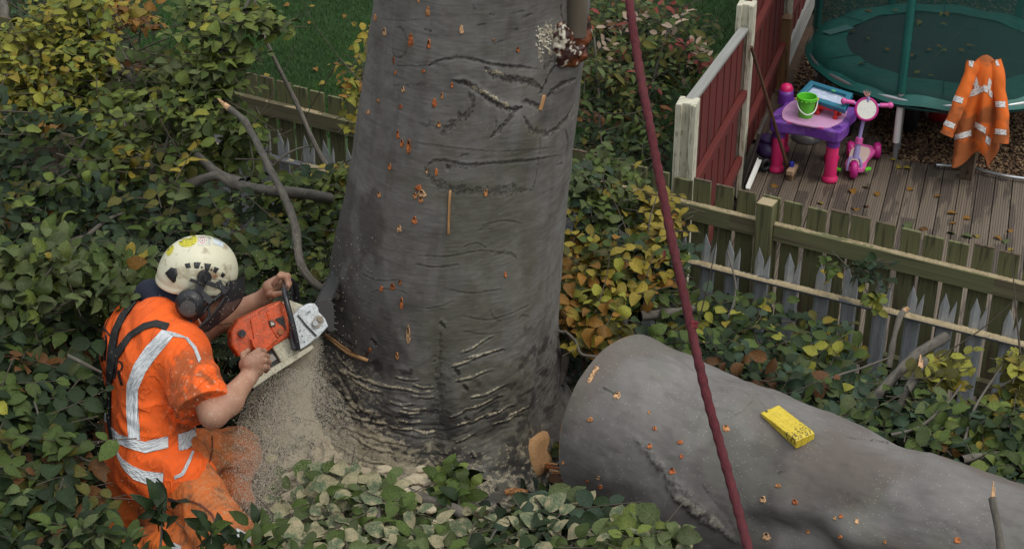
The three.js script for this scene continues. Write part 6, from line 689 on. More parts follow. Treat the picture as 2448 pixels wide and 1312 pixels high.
// ================================================================ odds and ends in the garden
{
  const b = onY(1886, 406, 0.03), top = onPlane(1797, 112, redAt(0, 0.06), RE), t = thing('broom', 'long-handled broom leaning on the red fence in front of the pink leg', 'broom', [b.x, 0, b.z]);
  obj('handle', localTo(rod(b, top, 0.0125, 0.011, 10), t), new THREE.MeshStandardMaterial({ map: woodTex(13, [0.16, 0.075, 0.04], [0.1, 0.05, 0.03], 0.1), roughness: 0.7 }), t); obj('head', bx(0.13, 0.035, 0.05, 0, 0, 0, 0.006).rotateY(1.15).translate(0.015, 0.055, 0.05), M(0.42, 0.28, 0.17, 0.8), t); const br = [], r = rngOf(2); for (let i = 0; i < 90; i++) { const q = V((r() - 0.5) * 0.12, 0.04, (r() - 0.5) * 0.042).applyAxisAngle(V(0, 1, 0), 1.15).add(V(0.015, 0, 0.05)); br.push(rod(q, q.clone().setY(0.004), 0.0018, 0.0015, 4)); } obj('bristles', br, M(0.35, 0.22, 0.12), t, 'stuff'); obj('socket', bx(0.03, 0.045, 0.028, 0, 0, 0, 0.006).translate(0.012, 0.085, 0.035), plastic(0.02, 0.03, 0.35), t);
  const p0 = onY(1788, 452, 0.02), p1 = onY(1817, 382, 0.1), pt = thing('plastic_strip', 'white plastic strip lying by the foot of the red fence', 'strip', [p0.x, 0, p0.z]); const sm = obj('profile', bx(0.03, 0.012, p0.distanceTo(p1), 0, 0, 0, 0.003), whiteP, pt); sm.position.copy(p0.clone().add(p1).multiplyScalar(0.5).sub(pt.position)); sm.lookAt(p1); obj('edge', bx(0.006, 0.012, p0.distanceTo(p1), 0.012, 0.012, 0, 0.002), whiteP, sm);
  const d0 = redAt(1.95, 0.05), dt = thing('dark_board', 'dark sheet of board leaning on the red fence behind the white strip', 'board', [d0.x, 0, d0.z], Math.atan2(RT.x, RT.z)); obj('sheet', bx(0.012, 0.42, 0.34, 0, 0.205, 0, 0.003).rotateZ(-0.22 * -1), M(0.035, 0.028, 0.026, 0.6), dt); obj('edging', bx(0.018, 0.02, 0.34, -0.09, 0.41, 0, 0.004), M(0.05, 0.04, 0.035), dt);
  const rb = onY(1834, 372, 0.07), rt = thing('ride_on_toy', 'dark purple ride-on toy tucked behind the pink table leg', 'toy', [rb.x, 0, rb.z]); obj('body', new THREE.SphereGeometry(0.085, 20, 14).scale(1, 0.8, 1.2).translate(0, 0.13, 0), plastic(0.05, 0.025, 0.1), rt); obj('seat', new THREE.SphereGeometry(0.06, 16, 10).scale(1, 0.4, 1.1).translate(0, 0.2, 0), plastic(0.08, 0.04, 0.16), rt); for (const [x, z] of [[-0.02, 0.1], [0.05, -0.09]]) obj('wheel', new THREE.TorusGeometry(0.033, 0.016, 10, 20).rotateY(0.4).translate(x, 0.05, z), blackP, rt);
  const pb = onY(2012, 335, 0), pt2 = thing('potted_plant', 'black plant pot with a green plant behind the toy table', 'potted plant', [pb.x + 0.03, 0, pb.z - 0.12]); obj('pot', new THREE.LatheGeometry([[0, 0], [0.065, 0], [0.085, 0.15], [0.092, 0.152], [0.09, 0.168], [0.08, 0.165], [0.078, 0.145], [0, 0.14]].map(([a, q]) => new THREE.Vector2(a, q)), 24), blackP, pt2);
  for (let i = 0; i < 13; i++) { const l = obj('leaf', LG[i % 6], toneMat(i % 3 ? 'lg' : 'yg', i % 3), pt2); l.position.set((r() - 0.3) * 0.07, 0.17 + i * 0.022, (r() - 0.5) * 0.06); l.rotation.set(-0.3 - r() * 0.5, i * 2.4, 0); l.scale.setScalar(0.06 + r() * 0.02); } obj('stem', rod(V(0, 0.14, 0), V(0.02, 0.47, 0), 0.004, 0.002, 6), M(0.06, 0.09, 0.03), pt2);
  const wb = onY(1935, 345, 0), wt = thing('washing_up_bowl', 'upturned grey bowl on the deck under the toy table', 'bowl', [wb.x, 0, wb.z - 0.1]); obj('bowl', new THREE.LatheGeometry([[0.105, 0], [0.11, 0.004], [0.1, 0.03], [0.075, 0.06], [0.03, 0.068], [0, 0.068]].map(([a, q]) => new THREE.Vector2(a, q)), 28), M(0.1, 0.1, 0.1, 0.35), wt); obj('foot_ring', new THREE.TorusGeometry(0.05, 0.005, 6, 24).rotateX(Math.PI / 2).translate(0, 0.068, 0), M(0.12, 0.12, 0.12), wt);
  const bb = onY(2245, 288, 0), bt = thing('football', 'red and white ball in the shade under the trampoline', 'ball', [bb.x, 0, bb.z - 0.05]); const bg = paint(new THREE.IcosahedronGeometry(0.095, 5).translate(0, 0.06, 0), (x) => x < -0.075 ? [0.55, 0.5, 0.48] : [0.3, 0.012, 0.02]); obj('ball', bg, new THREE.MeshStandardMaterial({ vertexColors: true, roughness: 0.4 }), bt); obj('valve', new THREE.SphereGeometry(0.006, 6, 5).translate(0, 0.155, 0), blackP, bt);
  const gb = onY(2172, 335, -0.03), gt = thing('black_bag', 'black sack slumped under the trampoline beside its leg', 'bag', [gb.x + 0.02, -0.03, gb.z - 0.1]); const gg = new THREE.IcosahedronGeometry(0.1, 5), gp = gg.attributes.position; for (let i = 0; i < gp.count; i++) { const x = gp.getX(i), y = gp.getY(i), z = gp.getZ(i), n = 1 + 0.35 * (f3(x * 16, y * 16, z * 16, 3, 4) - 0.5); gp.setXYZ(i, x * 0.7 * n, (y + 0.1) * 1.7 * n, z * 0.8 * n); } gg.computeVertexNormals(); obj('sack', gg, M(0.012, 0.012, 0.014, 0.45), gt); obj('tie', new THREE.TorusGeometry(0.02, 0.008, 6, 12).rotateX(1.57).translate(0, 0.33, 0), M(0.015, 0.015, 0.017), gt);
  const q = [[2238, 394], [2270, 396], [2310, 398], [2360, 410], [2410, 421], [2460, 428], [2560, 440]].map(([u, v]) => onY(u, v, 0.03)), mt = thing('metal_tube', 'bent silver metal tube lying along the deck edge', 'tube', [q[0].x, 0, q[0].z]); obj('pipe', localTo(tube(q, 0.0125, 50, 10), mt), M(0.6, 0.61, 0.62, 0.25, { metalness: 0.85 }), mt); obj('end_plug', new THREE.SphereGeometry(0.0135, 10, 8).translate(0, 0.03, 0), blackP, mt);
  const hq = [[1985, 212], [2005, 202], [2025, 195], [2050, 188]].map(([u, v]) => onY(u, v, 0.05)), ht = thing('grey_hose', 'grey length of hose running under the trampoline', 'hose', [hq[0].x, 0, hq[0].z]); obj('hose', localTo(tube(hq, 0.016, 30, 10), ht), M(0.16, 0.17, 0.19, 0.5), ht); obj('connector', localTo(rod(hq[0], hq[0].clone().lerp(hq[1], 0.25), 0.02, 0.02, 10), ht), M(0.1, 0.1, 0.11), ht);
  const gl = onPlane(1372, 0, V(0, 0, -6.2), V(0, 0, 1));
  // single fallen leaves
  const leafOn = (u, v, y, k, label, group, sz) => { const p = onY(u, v, y), m = obj('fallen_leaf', LG[(u + v) % 6 | 0], toneMat(k, 1)); m.position.copy(p); m.position.y += 0.006; m.rotation.set((r() - 0.5) * 0.5, r() * 6.28, (r() - 0.5) * 0.5); m.scale.setScalar(sz * (0.8 + 0.5 * r())); tag(m, label, 'leaf', group); };
  for (const [u, v, k] of [[1968, 490, 'ye'], [1964, 514, 'ye'], [2035, 453, 'or'], [2062, 449, 'br'], [2098, 470, 'or'], [2050, 505, 'or'], [2078, 497, 'br'], [2170, 456, 'or'], [2246, 466, 'or'], [2264, 511, 'or'], [2288, 532, 'or'], [2322, 523, 'or'], [2340, 569, 'ye'], [2377, 567, 'or'], [2413, 549, 'or'], [2425, 597, 'ye'], [2015, 580, 'or'], [2180, 575, 'or'], [2239, 584, 'ye'], [2427, 640, 'or'], [1955, 536, 'or'], [2128, 383, 'ye'], [2146, 405, 'ye'], [2160, 403, 'ye'], [1846, 448, 'or'], [2075, 540, 'br'], [2200, 545, 'br']]) leafOn(u, v, 0, k, { ye: 'small yellow leaf fallen on the brown deck', or: 'small orange leaf fallen on the brown deck', br: 'small dark brown leaf fallen on the brown deck' }[k], { ye: 'yellow leaves on the deck', or: 'orange leaves on the deck', br: 'brown leaves on the deck' }[k], 0.06);
  for (const [u, v] of [[2165, 547], [2180, 550], [2285, 560], [2298, 565], [2400, 572]]) leafOn(u, v, 0, 'gg', 'green leaf dropped flat on the brown deck', 'green leaves on the deck', 0.075);
  for (const [u, v] of [[2085, 30], [2150, 28], [2190, 50], [2205, 52], [2250, 58], [2340, 66], [2260, 28], [2255, 30], [2122, 122], [2240, 110], [2228, 120], [2265, 122], [2310, 108], [2306, 124], [2200, 170], [2072, 152], [2050, 74], [2078, 94], [2220, 180], [2370, 150], [2180, 135]]) { const k = r() < 0.5 ? 'or' : 'ye'; leafOn(u, v, 0.515, k, k === 'or' ? 'small orange-brown leaf lying inside the trampoline net' : 'small yellow leaf lying inside the trampoline net', k === 'or' ? 'orange-brown leaves on the trampoline' : 'yellow leaves on the trampoline', 0.05); }
  for (const [u, v] of [[690, 14], [752, 16], [738, 58], [750, 163], [780, 200], [642, 178], [880, 62], [1642, 60], [825, 35]]) leafOn(u, v, 0.03, r() < 0.6 ? 'or' : 'ye', 'orange leaf fallen on the green lawn', 'leaves fallen on the lawn', 0.06);
}
// ================================================================ the worker
const KP = 1.06, Q = (u, v, d) => P(u, v, d * KP), qx3 = (a) => a.map(([u, v, d]) => Q(u, v, d));
const noiseCloth = (f, a, s, seed) => (x, y, z) => f(x, y, z) + a * (f3(x * s, y * s * 0.8, z * s, 3, seed) - 0.5);
const cutBy = (f, p, n) => (x, y, z) => Math.max(f(x, y, z), n.x * (x - p.x) + n.y * (y - p.y) + n.z * (z - p.z));
const meld = (k, ...fs) => (x, y, z) => { let d = fs[0](x, y, z); for (let i = 1; i < fs.length; i++) d = smin(d, fs[i](x, y, z), k); return d; };
const person = thing('person', 'person in orange hi-vis clothes and white helmet bending to work a chainsaw', 'person', Q(420, 1330, 6.5).toArray());
const PO = person.position;
const addP = (name, g, m, parent = person) => obj(name, (Array.isArray(g) ? mergeGeometries(g) : g).translate(-PO.x, -PO.y, -PO.z), m, parent);
const C_ = (a, b, ra, rb = ra) => cap(Q(...a), Q(...b), ra * KP, rb * KP);
// ---- trousers
const legCaps = [C_([338, 1125, 6.68], [378, 1128, 6.48], 0.132), C_([352, 1165, 6.62], [470, 1290, 6.45], 0.115, 0.11), C_([418, 1112, 6.5], [540, 1295, 6.3], 0.118, 0.1), C_([540, 1300, 6.3], [320, 1330, 6.45], 0.1, 0.085), C_([300, 1240, 6.6], [290, 1275, 6.6], 0.05, 0.05), C_([425, 1090, 6.75], [562, 1086, 6.9], 0.11, 0.093), C_([562, 1088, 6.9], [548, 1172, 6.88], 0.09, 0.072), C_([548, 1172, 6.88], [590, 1196, 6.85], 0.06, 0.025)];
let fTr = union(legCaps, 0.05); { const f0 = fTr; fTr = (x, y, z) => { const e = f0(x, y, z); if (Math.abs(e) > 0.05) return e; const q = f3(x * 7, y * 7, z * 7, 2, 41), rg = 1 - Math.abs(2 * n3(x * 10, y * 9 + q * 2, z * 10, 48) - 1); return e + 0.024 * (q - 0.5) - 0.009 * Math.pow(rg, 3) + 0.007 * Math.sin((y * 60 + x * 34 + q * 9)) * sstep(0.35, 0.6, f3(x * 4, y * 4, z * 4, 2, 44)); }; }
const orangeM = new THREE.MeshStandardMaterial({ vertexColors: true, roughness: 0.88, side: THREE.DoubleSide, bumpMap: (() => { const t = tex(512, 512, (i, j) => { const w = fbm(i / 60, j / 60, 3, 40) * 60, q = 1 - Math.abs(2 * vn(i / 52 + j / 150, (j + w) / 34, 41) - 1), q2 = 1 - Math.abs(2 * vn(i / 30 - j / 60, (j - w) / 60, 43) - 1), p = sstep(0.4, 0.65, fbm(i / 110, j / 110, 2, 44)), weave = 0.5 + 0.5 * Math.sin((i + j) * 1.3); return 0.2 + 0.42 * Math.pow(q, 4) * p + 0.3 * Math.pow(q2, 5) * (1 - p) + 0.1 * fbm(i / 9, j / 9, 3, 42) + 0.05 * weave; }, { srgb: false }); t.wrapS = t.wrapT = THREE.MirroredRepeatWrapping; t.repeat.set(0.14, 0.14); return t; })(), bumpScale: 0.011 });
const dustAt = (x, y, z) => sstep(0.6, 0.7, f3(x * 150, y * 150, z * 150, 2, 51));
const inTr = addP('trousers', paint(nets(fTr, boundsOf(legCaps, 0.04), 0.0085, 18), (x, y, z) => { const n = f3(x * 6 + 5, y * 6, z * 6, 4, 42), s = f3(x * 30 + y * 14, y * 16, z * 30, 4, 43), [u] = pixelOf(V(x, y, z)); let c = mixc([0.62, 0.135, 0.016], [0.27, 0.085, 0.025], sstep(0.42, 0.68, n * 0.7 + s * 0.3)); c = mixc(c, [0.08, 0.04, 0.022], sstep(0.62, 0.72, s) * 0.5); return mixc(c, [0.5, 0.36, 0.2], clamp((0.12 + dustAt(x, y, z) * 0.4) * sstep(380, 540, u))); }), orangeM);
// ---- shirt
const shirtCaps = [C_([385, 880, 6.5], [331, 868, 6.76], 0.15), C_([376, 1005, 6.5], [336, 1000, 6.73], 0.14), C_([366, 1110, 6.5], [342, 1105, 6.7], 0.142), C_([332, 802, 6.72], [372, 800, 6.55], 0.128), C_([372, 752, 6.74], [405, 775, 6.58], 0.078, 0.085), C_([428, 838, 6.44], [380, 850, 6.55], 0.105, 0.13), C_([393, 772, 6.95], [350, 800, 6.8], 0.092, 0.11), C_([370, 1140, 6.52], [410, 1165, 6.46], 0.1, 0.085)];
const slv = [C_([432, 846, 6.42], [484, 972, 6.3], 0.1, 0.108)], slvL = [C_([395, 776, 6.96], [455, 800, 6.97], 0.09, 0.085)];
const hemP = Q(352, 1168, 6.5), hemQ = Q(262, 1092, 6.6), hemR = Q(440, 1195, 6.4); const hemN = (() => { const a = hemQ.clone().sub(hemP), b = V(0, 0, 1), c = hemR.clone().sub(hemP); const t = c.clone().sub(a).normalize(), n = t.cross(V(-0.05, 0.25, 1).normalize()); return n.y > 0 ? n.negate() : n; })();
const slvDir = Q(484, 972, 6.3).sub(Q(432, 846, 6.42)).normalize();
const folds = (f, seed, dy) => (x, y, z) => { const f0 = f(x, y, z); if (Math.abs(f0) > 0.05) return f0; const q = f3(x * 5, y * 5, z * 5, 2, seed); const rg = 1 - Math.abs(2 * n3(x * 9 + y * 3, y * 11 + q * 2, z * 9, seed + 9) - 1); return f0 + 0.016 * (q - 0.5) - 0.008 * Math.pow(rg, 3) * sstep(0.3, 0.6, f3(x * 3 + 2, y * 3, z * 3, 2, seed + 5)) + 0.0055 * Math.sin(y * 50 + x * dy + q * 16) * sstep(0.42, 0.6, f3(x * 3.3 + 7, y * 3.3, z * 3.3, 2, seed + 3)); };
const fUnder = union([legCaps[0], C_([400, 1120, 6.5], [432, 1150, 6.45], 0.112), C_([350, 1150, 6.62], [385, 1180, 6.55], 0.12)], 0.05), fBody = cutBy(folds(meld(0.03, union(shirtCaps, 0.09), (x, y, z) => fUnder(x, y, z) - 0.02), 61, 30), hemP, hemN), fSl = cutBy(folds(union(slv, 0.05), 65, -40), Q(487, 978, 6.3), slvDir), fSlL = cutBy(union(slvL, 0.05), Q(452, 799, 6.97), Q(460, 802, 6.97).sub(Q(395, 776, 6.96)).normalize());
const fShirt = meld(0.035, fBody, fSl, fSlL);
const shirtG = nets(fShirt, boundsOf([...shirtCaps, ...slv, ...slvL, ...legCaps.slice(0, 3)], 0.05), 0.0072, 18);
paint(shirtG, (x, y, z) => { const [u, v] = pixelOf(V(x, y, z)), n = f3(x * 8, y * 8, z * 8, 4, 71), s = f3(x * 40 + y * 18, y * 16 - x * 8, z * 30, 4, 72); const onS = sstep(-30, 30, (u - 400) * 0.9 + (v - 900) * 0.1) * sstep(815, 860, v) * sstep(1060, 1020, v); let c = mixc([1.0, 0.15, 0.012], [0.86, 0.11, 0.01], n); c = mixc(c, [0.2, 0.07, 0.022], sstep(0.47, 0.62, n * 0.42 + s * 0.58 + 0.04) * (0.16 + 0.56 * onS)); return mixc(c, [0.7, 0.5, 0.32], 0.45 * sstep(0.7, 0.76, f3(x * 110, y * 110, z * 110, 2, 52)) * onS); });
const shirt = addP('shirt', shirtG, orangeM);
const refl = new THREE.MeshStandardMaterial({ map: tex(128, 128, (i, j) => { const n = fbm(i / 16, j / 5, 4, 81), d = sstep(0.56, 0.66, fbm(i / 5 + j / 9, j / 14, 3, 82)); return mixc(mixc([0.62, 0.66, 0.68], [0.78, 0.81, 0.83], n), [0.2, 0.21, 0.22], d * 0.6); }), roughness: 0.45, side: THREE.DoubleSide }); refl.bumpMap = tex(128, 128, (i, j) => fbm(i / 14 + j / 9, j / 5, 3, 83), { srgb: false }); refl.bumpScale = 0.006;
const band = (name, A, B, m, n = 14, k = 4, off = 0.0035) => { const g = bandOn(fShirt, A, B, n, k, 6.3, 7.7, off, 0.003); return addP(name, g, m, shirt); };
band('reflective_band', [[386, 788], [346, 830], [318, 872], [301, 920], [300, 980], [305, 1046]], [[413, 804], [376, 848], [346, 890], [328, 932], [328, 980], [334, 1052]], refl, 30, 5);
band('reflective_band', [[386, 788], [412, 793], [440, 803]], [[412, 804], [428, 806], [444, 808]], refl, 8, 2);
band('reflective_band', [[446, 804], [468, 828], [480, 858]], [[442, 809], [462, 834], [474, 866]], refl, 10, 2);
band('reflective_band', [[263, 1020], [282, 1038], [310, 1048], [345, 1056], [401, 1043]], [[269, 1052], [288, 1064], [315, 1074], [345, 1083], [401, 1070]], refl, 20, 4);
band('reflective_band', [[425, 1038], [448, 1032], [468, 1020]], [[427, 1077], [448, 1072], [466, 1058]], refl, 10, 4);
band('reflective_band', [[266, 1054], [286, 1094], [312, 1112], [345, 1126], [389, 1131]], [[270, 1074], [292, 1120], [318, 1146], [352, 1159], [387, 1154]], refl, 18, 4);
band('reflective_band', [[415, 1138], [432, 1130], [450, 1095], [458, 1076]], [[416, 1146], [438, 1137], [455, 1102], [464, 1078]], refl, 10, 2);
band('reflective_band', [[238, 972], [247, 976], [256, 986]], [[240, 998], [248, 1006], [257, 1014]], refl, 6, 3);
const web = new THREE.MeshStandardMaterial({ map: tex(64, 64, (i, j) => { const w = ((i >> 1) + (j >> 1)) % 2 ? 0.012 : 0.03, d = h2(i, j, 5) > 0.94 && fbm(i / 12, j / 12, 2, 4) > 0.5 ? 0.16 : 0; return [w + d, w + d, w + d * 0.8]; }), roughness: 0.9, side: THREE.DoubleSide });
band('harness_strap', [[312, 716], [283, 752], [264, 790], [256, 830], [252, 870], [252, 930], [252, 1000], [260, 1058]], [[326, 718], [299, 755], [281, 792], [274, 830], [272, 868], [261, 930], [262, 1000], [265, 1060]], web, 40, 3, 0.006);
band('harness_strap', [[404, 772], [372, 764], [340, 772], [305, 795], [270, 838]], [[396, 788], [368, 780], [346, 786], [314, 806], [276, 862]], web, 24, 3, 0.0065);
band('harness_strap', [[240, 786], [250, 785], [262, 800]], [[240, 792], [250, 791], [262, 806]], web, 6, 2, 0.006);
const ink = M(0.015, 0.012, 0.012, 0.8, {}), stroke = (a, b, w, mid) => { const pts = mid ? [a, ...mid, b] : [a, b]; const A = [], B = []; pts.forEach((p, i) => { const q = pts[Math.max(0, i - 1)], r = pts[Math.min(pts.length - 1, i + 1)], dx = r[0] - q[0], dy = r[1] - q[1], l = Math.hypot(dx, dy); A.push([p[0] - dy / l * w, p[1] + dx / l * w]); B.push([p[0] + dy / l * w, p[1] - dx / l * w]); }); band('letter', A, B, ink, 10, 1, 0.003); };
stroke([278, 861], [270, 905], 2.6); stroke([277, 862], [279, 888], 2.2, [[288, 866], [291, 876], [287, 886]]); stroke([280, 888], [289, 921], 2.6);
stroke([243, 806], [241, 864], 2.2); stroke([252, 800], [248, 862], 2.4); stroke([242, 834], [250, 832], 2);
for (const [A, B] of [[[[566, 1262], [600, 1280]], [[556, 1292], [596, 1320]]], [[[412, 1296], [432, 1305]], [[408, 1318], [428, 1322]]]]) addP('reflective_band', bandOn(fTr, A, B, 8, 4, 6.2, 7.7, 0.004), refl, inTr);
{ const seam = M(0.12, 0.03, 0.012); addP('seam', bandOn(fTr, [[446, 1192], [480, 1205], [505, 1225], [516, 1245]], [[445, 1196], [478, 1210], [502, 1229], [512, 1247]], 12, 1, 6.2, 7.7, 0.003), seam, inTr); addP('pocket_edge', bandOn(fTr, [[400, 1190], [420, 1196], [445, 1190]], [[400, 1198], [420, 1205], [446, 1196]], 8, 1, 6.2, 7.7, 0.006), M(0.02, 0.02, 0.022), inTr); addP('seam', bandOn(fTr, [[505, 1040], [506, 1075], [498, 1105]], [[508, 1040], [509, 1075], [501, 1105]], 8, 1, 6.3, 7.7, 0.003), seam, inTr); }
// ---- skin: head, neck, both arms and hands as one continuous surface
const skinM = new THREE.MeshStandardMaterial({ vertexColors: true, roughness: 0.62 });
const finger = (pts, r0, r1) => { const o = []; for (let i = 0; i < pts.length - 1; i++) o.push(C_(pts[i], pts[i + 1], lerp(r0, r1, i / (pts.length - 1)), lerp(r0, r1, (i + 1) / (pts.length - 1)))); return o; };
const headCaps = [C_([468, 672, 6.62], [480, 690, 6.62], 0.088, 0.08), C_([492, 715, 6.63], [500, 752, 6.62], 0.06, 0.034), C_([478, 735, 6.58], [500, 757, 6.62], 0.03, 0.026), C_([478, 735, 6.68], [500, 757, 6.63], 0.03, 0.026), C_([520, 708, 6.63], [527, 724, 6.63], 0.012, 0.015), C_([505, 742, 6.62], [512, 744, 6.62], 0.018, 0.012), C_([395, 742, 6.66], [460, 706, 6.63], 0.064, 0.06), C_([452, 712, 6.545], [450, 726, 6.545], 0.014, 0.012)];
const armR = [C_([440, 870, 6.4], [508, 990, 6.28], 0.06, 0.049), C_([510, 992, 6.28], [546, 960, 6.33], 0.048, 0.05), C_([546, 960, 6.33], [594, 900, 6.43], 0.05, 0.033)];
const handR = [C_([594, 900, 6.43], [604, 876, 6.44], 0.034, 0.038), C_([600, 868, 6.43], [612, 862, 6.45], 0.036, 0.034), C_([590, 872, 6.45], [612, 884, 6.45], 0.032, 0.03),
  ...finger([[600, 850, 6.44], [617, 838, 6.46], [630, 840, 6.5], [628, 852, 6.53]], 0.0125, 0.009), ...finger([[610, 856, 6.43], [627, 849, 6.45], [638, 852, 6.49], [634, 864, 6.52]], 0.0125, 0.009), ...finger([[616, 866, 6.43], [632, 862, 6.45], [642, 866, 6.49], [637, 876, 6.52]], 0.012, 0.0085), ...finger([[618, 878, 6.43], [632, 877, 6.45], [640, 880, 6.48], [635, 888, 6.51]], 0.011, 0.008), ...finger([[584, 868, 6.47], [580, 848, 6.5], [592, 838, 6.53]], 0.014, 0.01)];
const armL = [C_([395, 780, 6.97], [470, 800, 6.99], 0.06, 0.054), C_([470, 800, 6.99], [540, 758, 6.97], 0.053, 0.05), C_([540, 758, 6.97], [630, 712, 6.93], 0.05, 0.034)];
const handL = [C_([630, 712, 6.93], [648, 692, 6.9], 0.034, 0.036), C_([644, 686, 6.86], [660, 676, 6.87], 0.03, 0.028), C_([646, 690, 6.93], [662, 676, 6.95], 0.03, 0.026),
  ...finger([[656, 676, 6.83], [668, 660, 6.81], [684, 662, 6.8], [688, 682, 6.8], [684, 692, 6.815]], 0.0125, 0.0085), ...finger([[658, 672, 6.87], [671, 656, 6.86], [687, 659, 6.85], [691, 679, 6.85], [687, 688, 6.86]], 0.0125, 0.0085), ...finger([[660, 670, 6.91], [674, 656, 6.91], [689, 660, 6.9], [693, 678, 6.9]], 0.012, 0.0085), ...finger([[660, 672, 6.945], [674, 661, 6.95], [687, 666, 6.95], [690, 680, 6.945]], 0.0105, 0.008), ...finger([[640, 702, 6.86], [656, 704, 6.81], [672, 700, 6.79]], 0.014, 0.0095)];
{
  const skin = (g, dusty) => paint(g, (x, y, z) => { const n = f3(x * 30, y * 30, z * 30, 3, 91), m = f3(x * 9, y * 9, z * 9, 2, 92), h = f3(x * 200, y * 120, z * 200, 2, 93); let c = mixc([0.34, 0.165, 0.1], [0.47, 0.265, 0.18], n); c = mixc(c, [0.24, 0.12, 0.075], sstep(0.5, 0.7, m) * 0.5); return mixc(c, [0.6, 0.5, 0.36], dusty * 0.7 * sstep(0.66, 0.74, h)); });
  const fld = (caps, k, sd) => noiseCloth(union(caps, k), 0.003, 40, sd); const join = (a, b, k) => meld(k, a, b);
  const gs = [skin(nets(fld(headCaps, 0.03, 3), boundsOf(headCaps, 0.02), 0.006, 1), 0), skin(nets(join(union(armR, 0.03), union(handR, 0.007), 0.012), boundsOf([...armR, ...handR], 0.02), 0.0038, 1), 0.5), skin(nets(join(union(armL, 0.03), union(handL, 0.007), 0.012), boundsOf([...armL, ...handL], 0.02), 0.0038, 1), 0.15)];
  addP('body', gs, skinM);
  const collar = [C_([366, 716, 6.7], [420, 742, 6.6], 0.07, 0.07), C_([372, 735, 6.6], [432, 768, 6.53], 0.045, 0.04), C_([352, 706, 6.72], [372, 700, 6.66], 0.05), C_([390, 716, 6.6], [430, 700, 6.6], 0.06)], fc = noiseCloth(union(collar, 0.04), 0.016, 16, 7); const navy = addP('collar', paint(nets(fc, boundsOf(collar, 0.03), 0.007, 10), (x, y, z) => mixc([0.008, 0.012, 0.028], [0.018, 0.024, 0.045], f3(x * 20, y * 20, z * 20, 3, 5))), new THREE.MeshStandardMaterial({ vertexColors: true, roughness: 0.95 }));
}
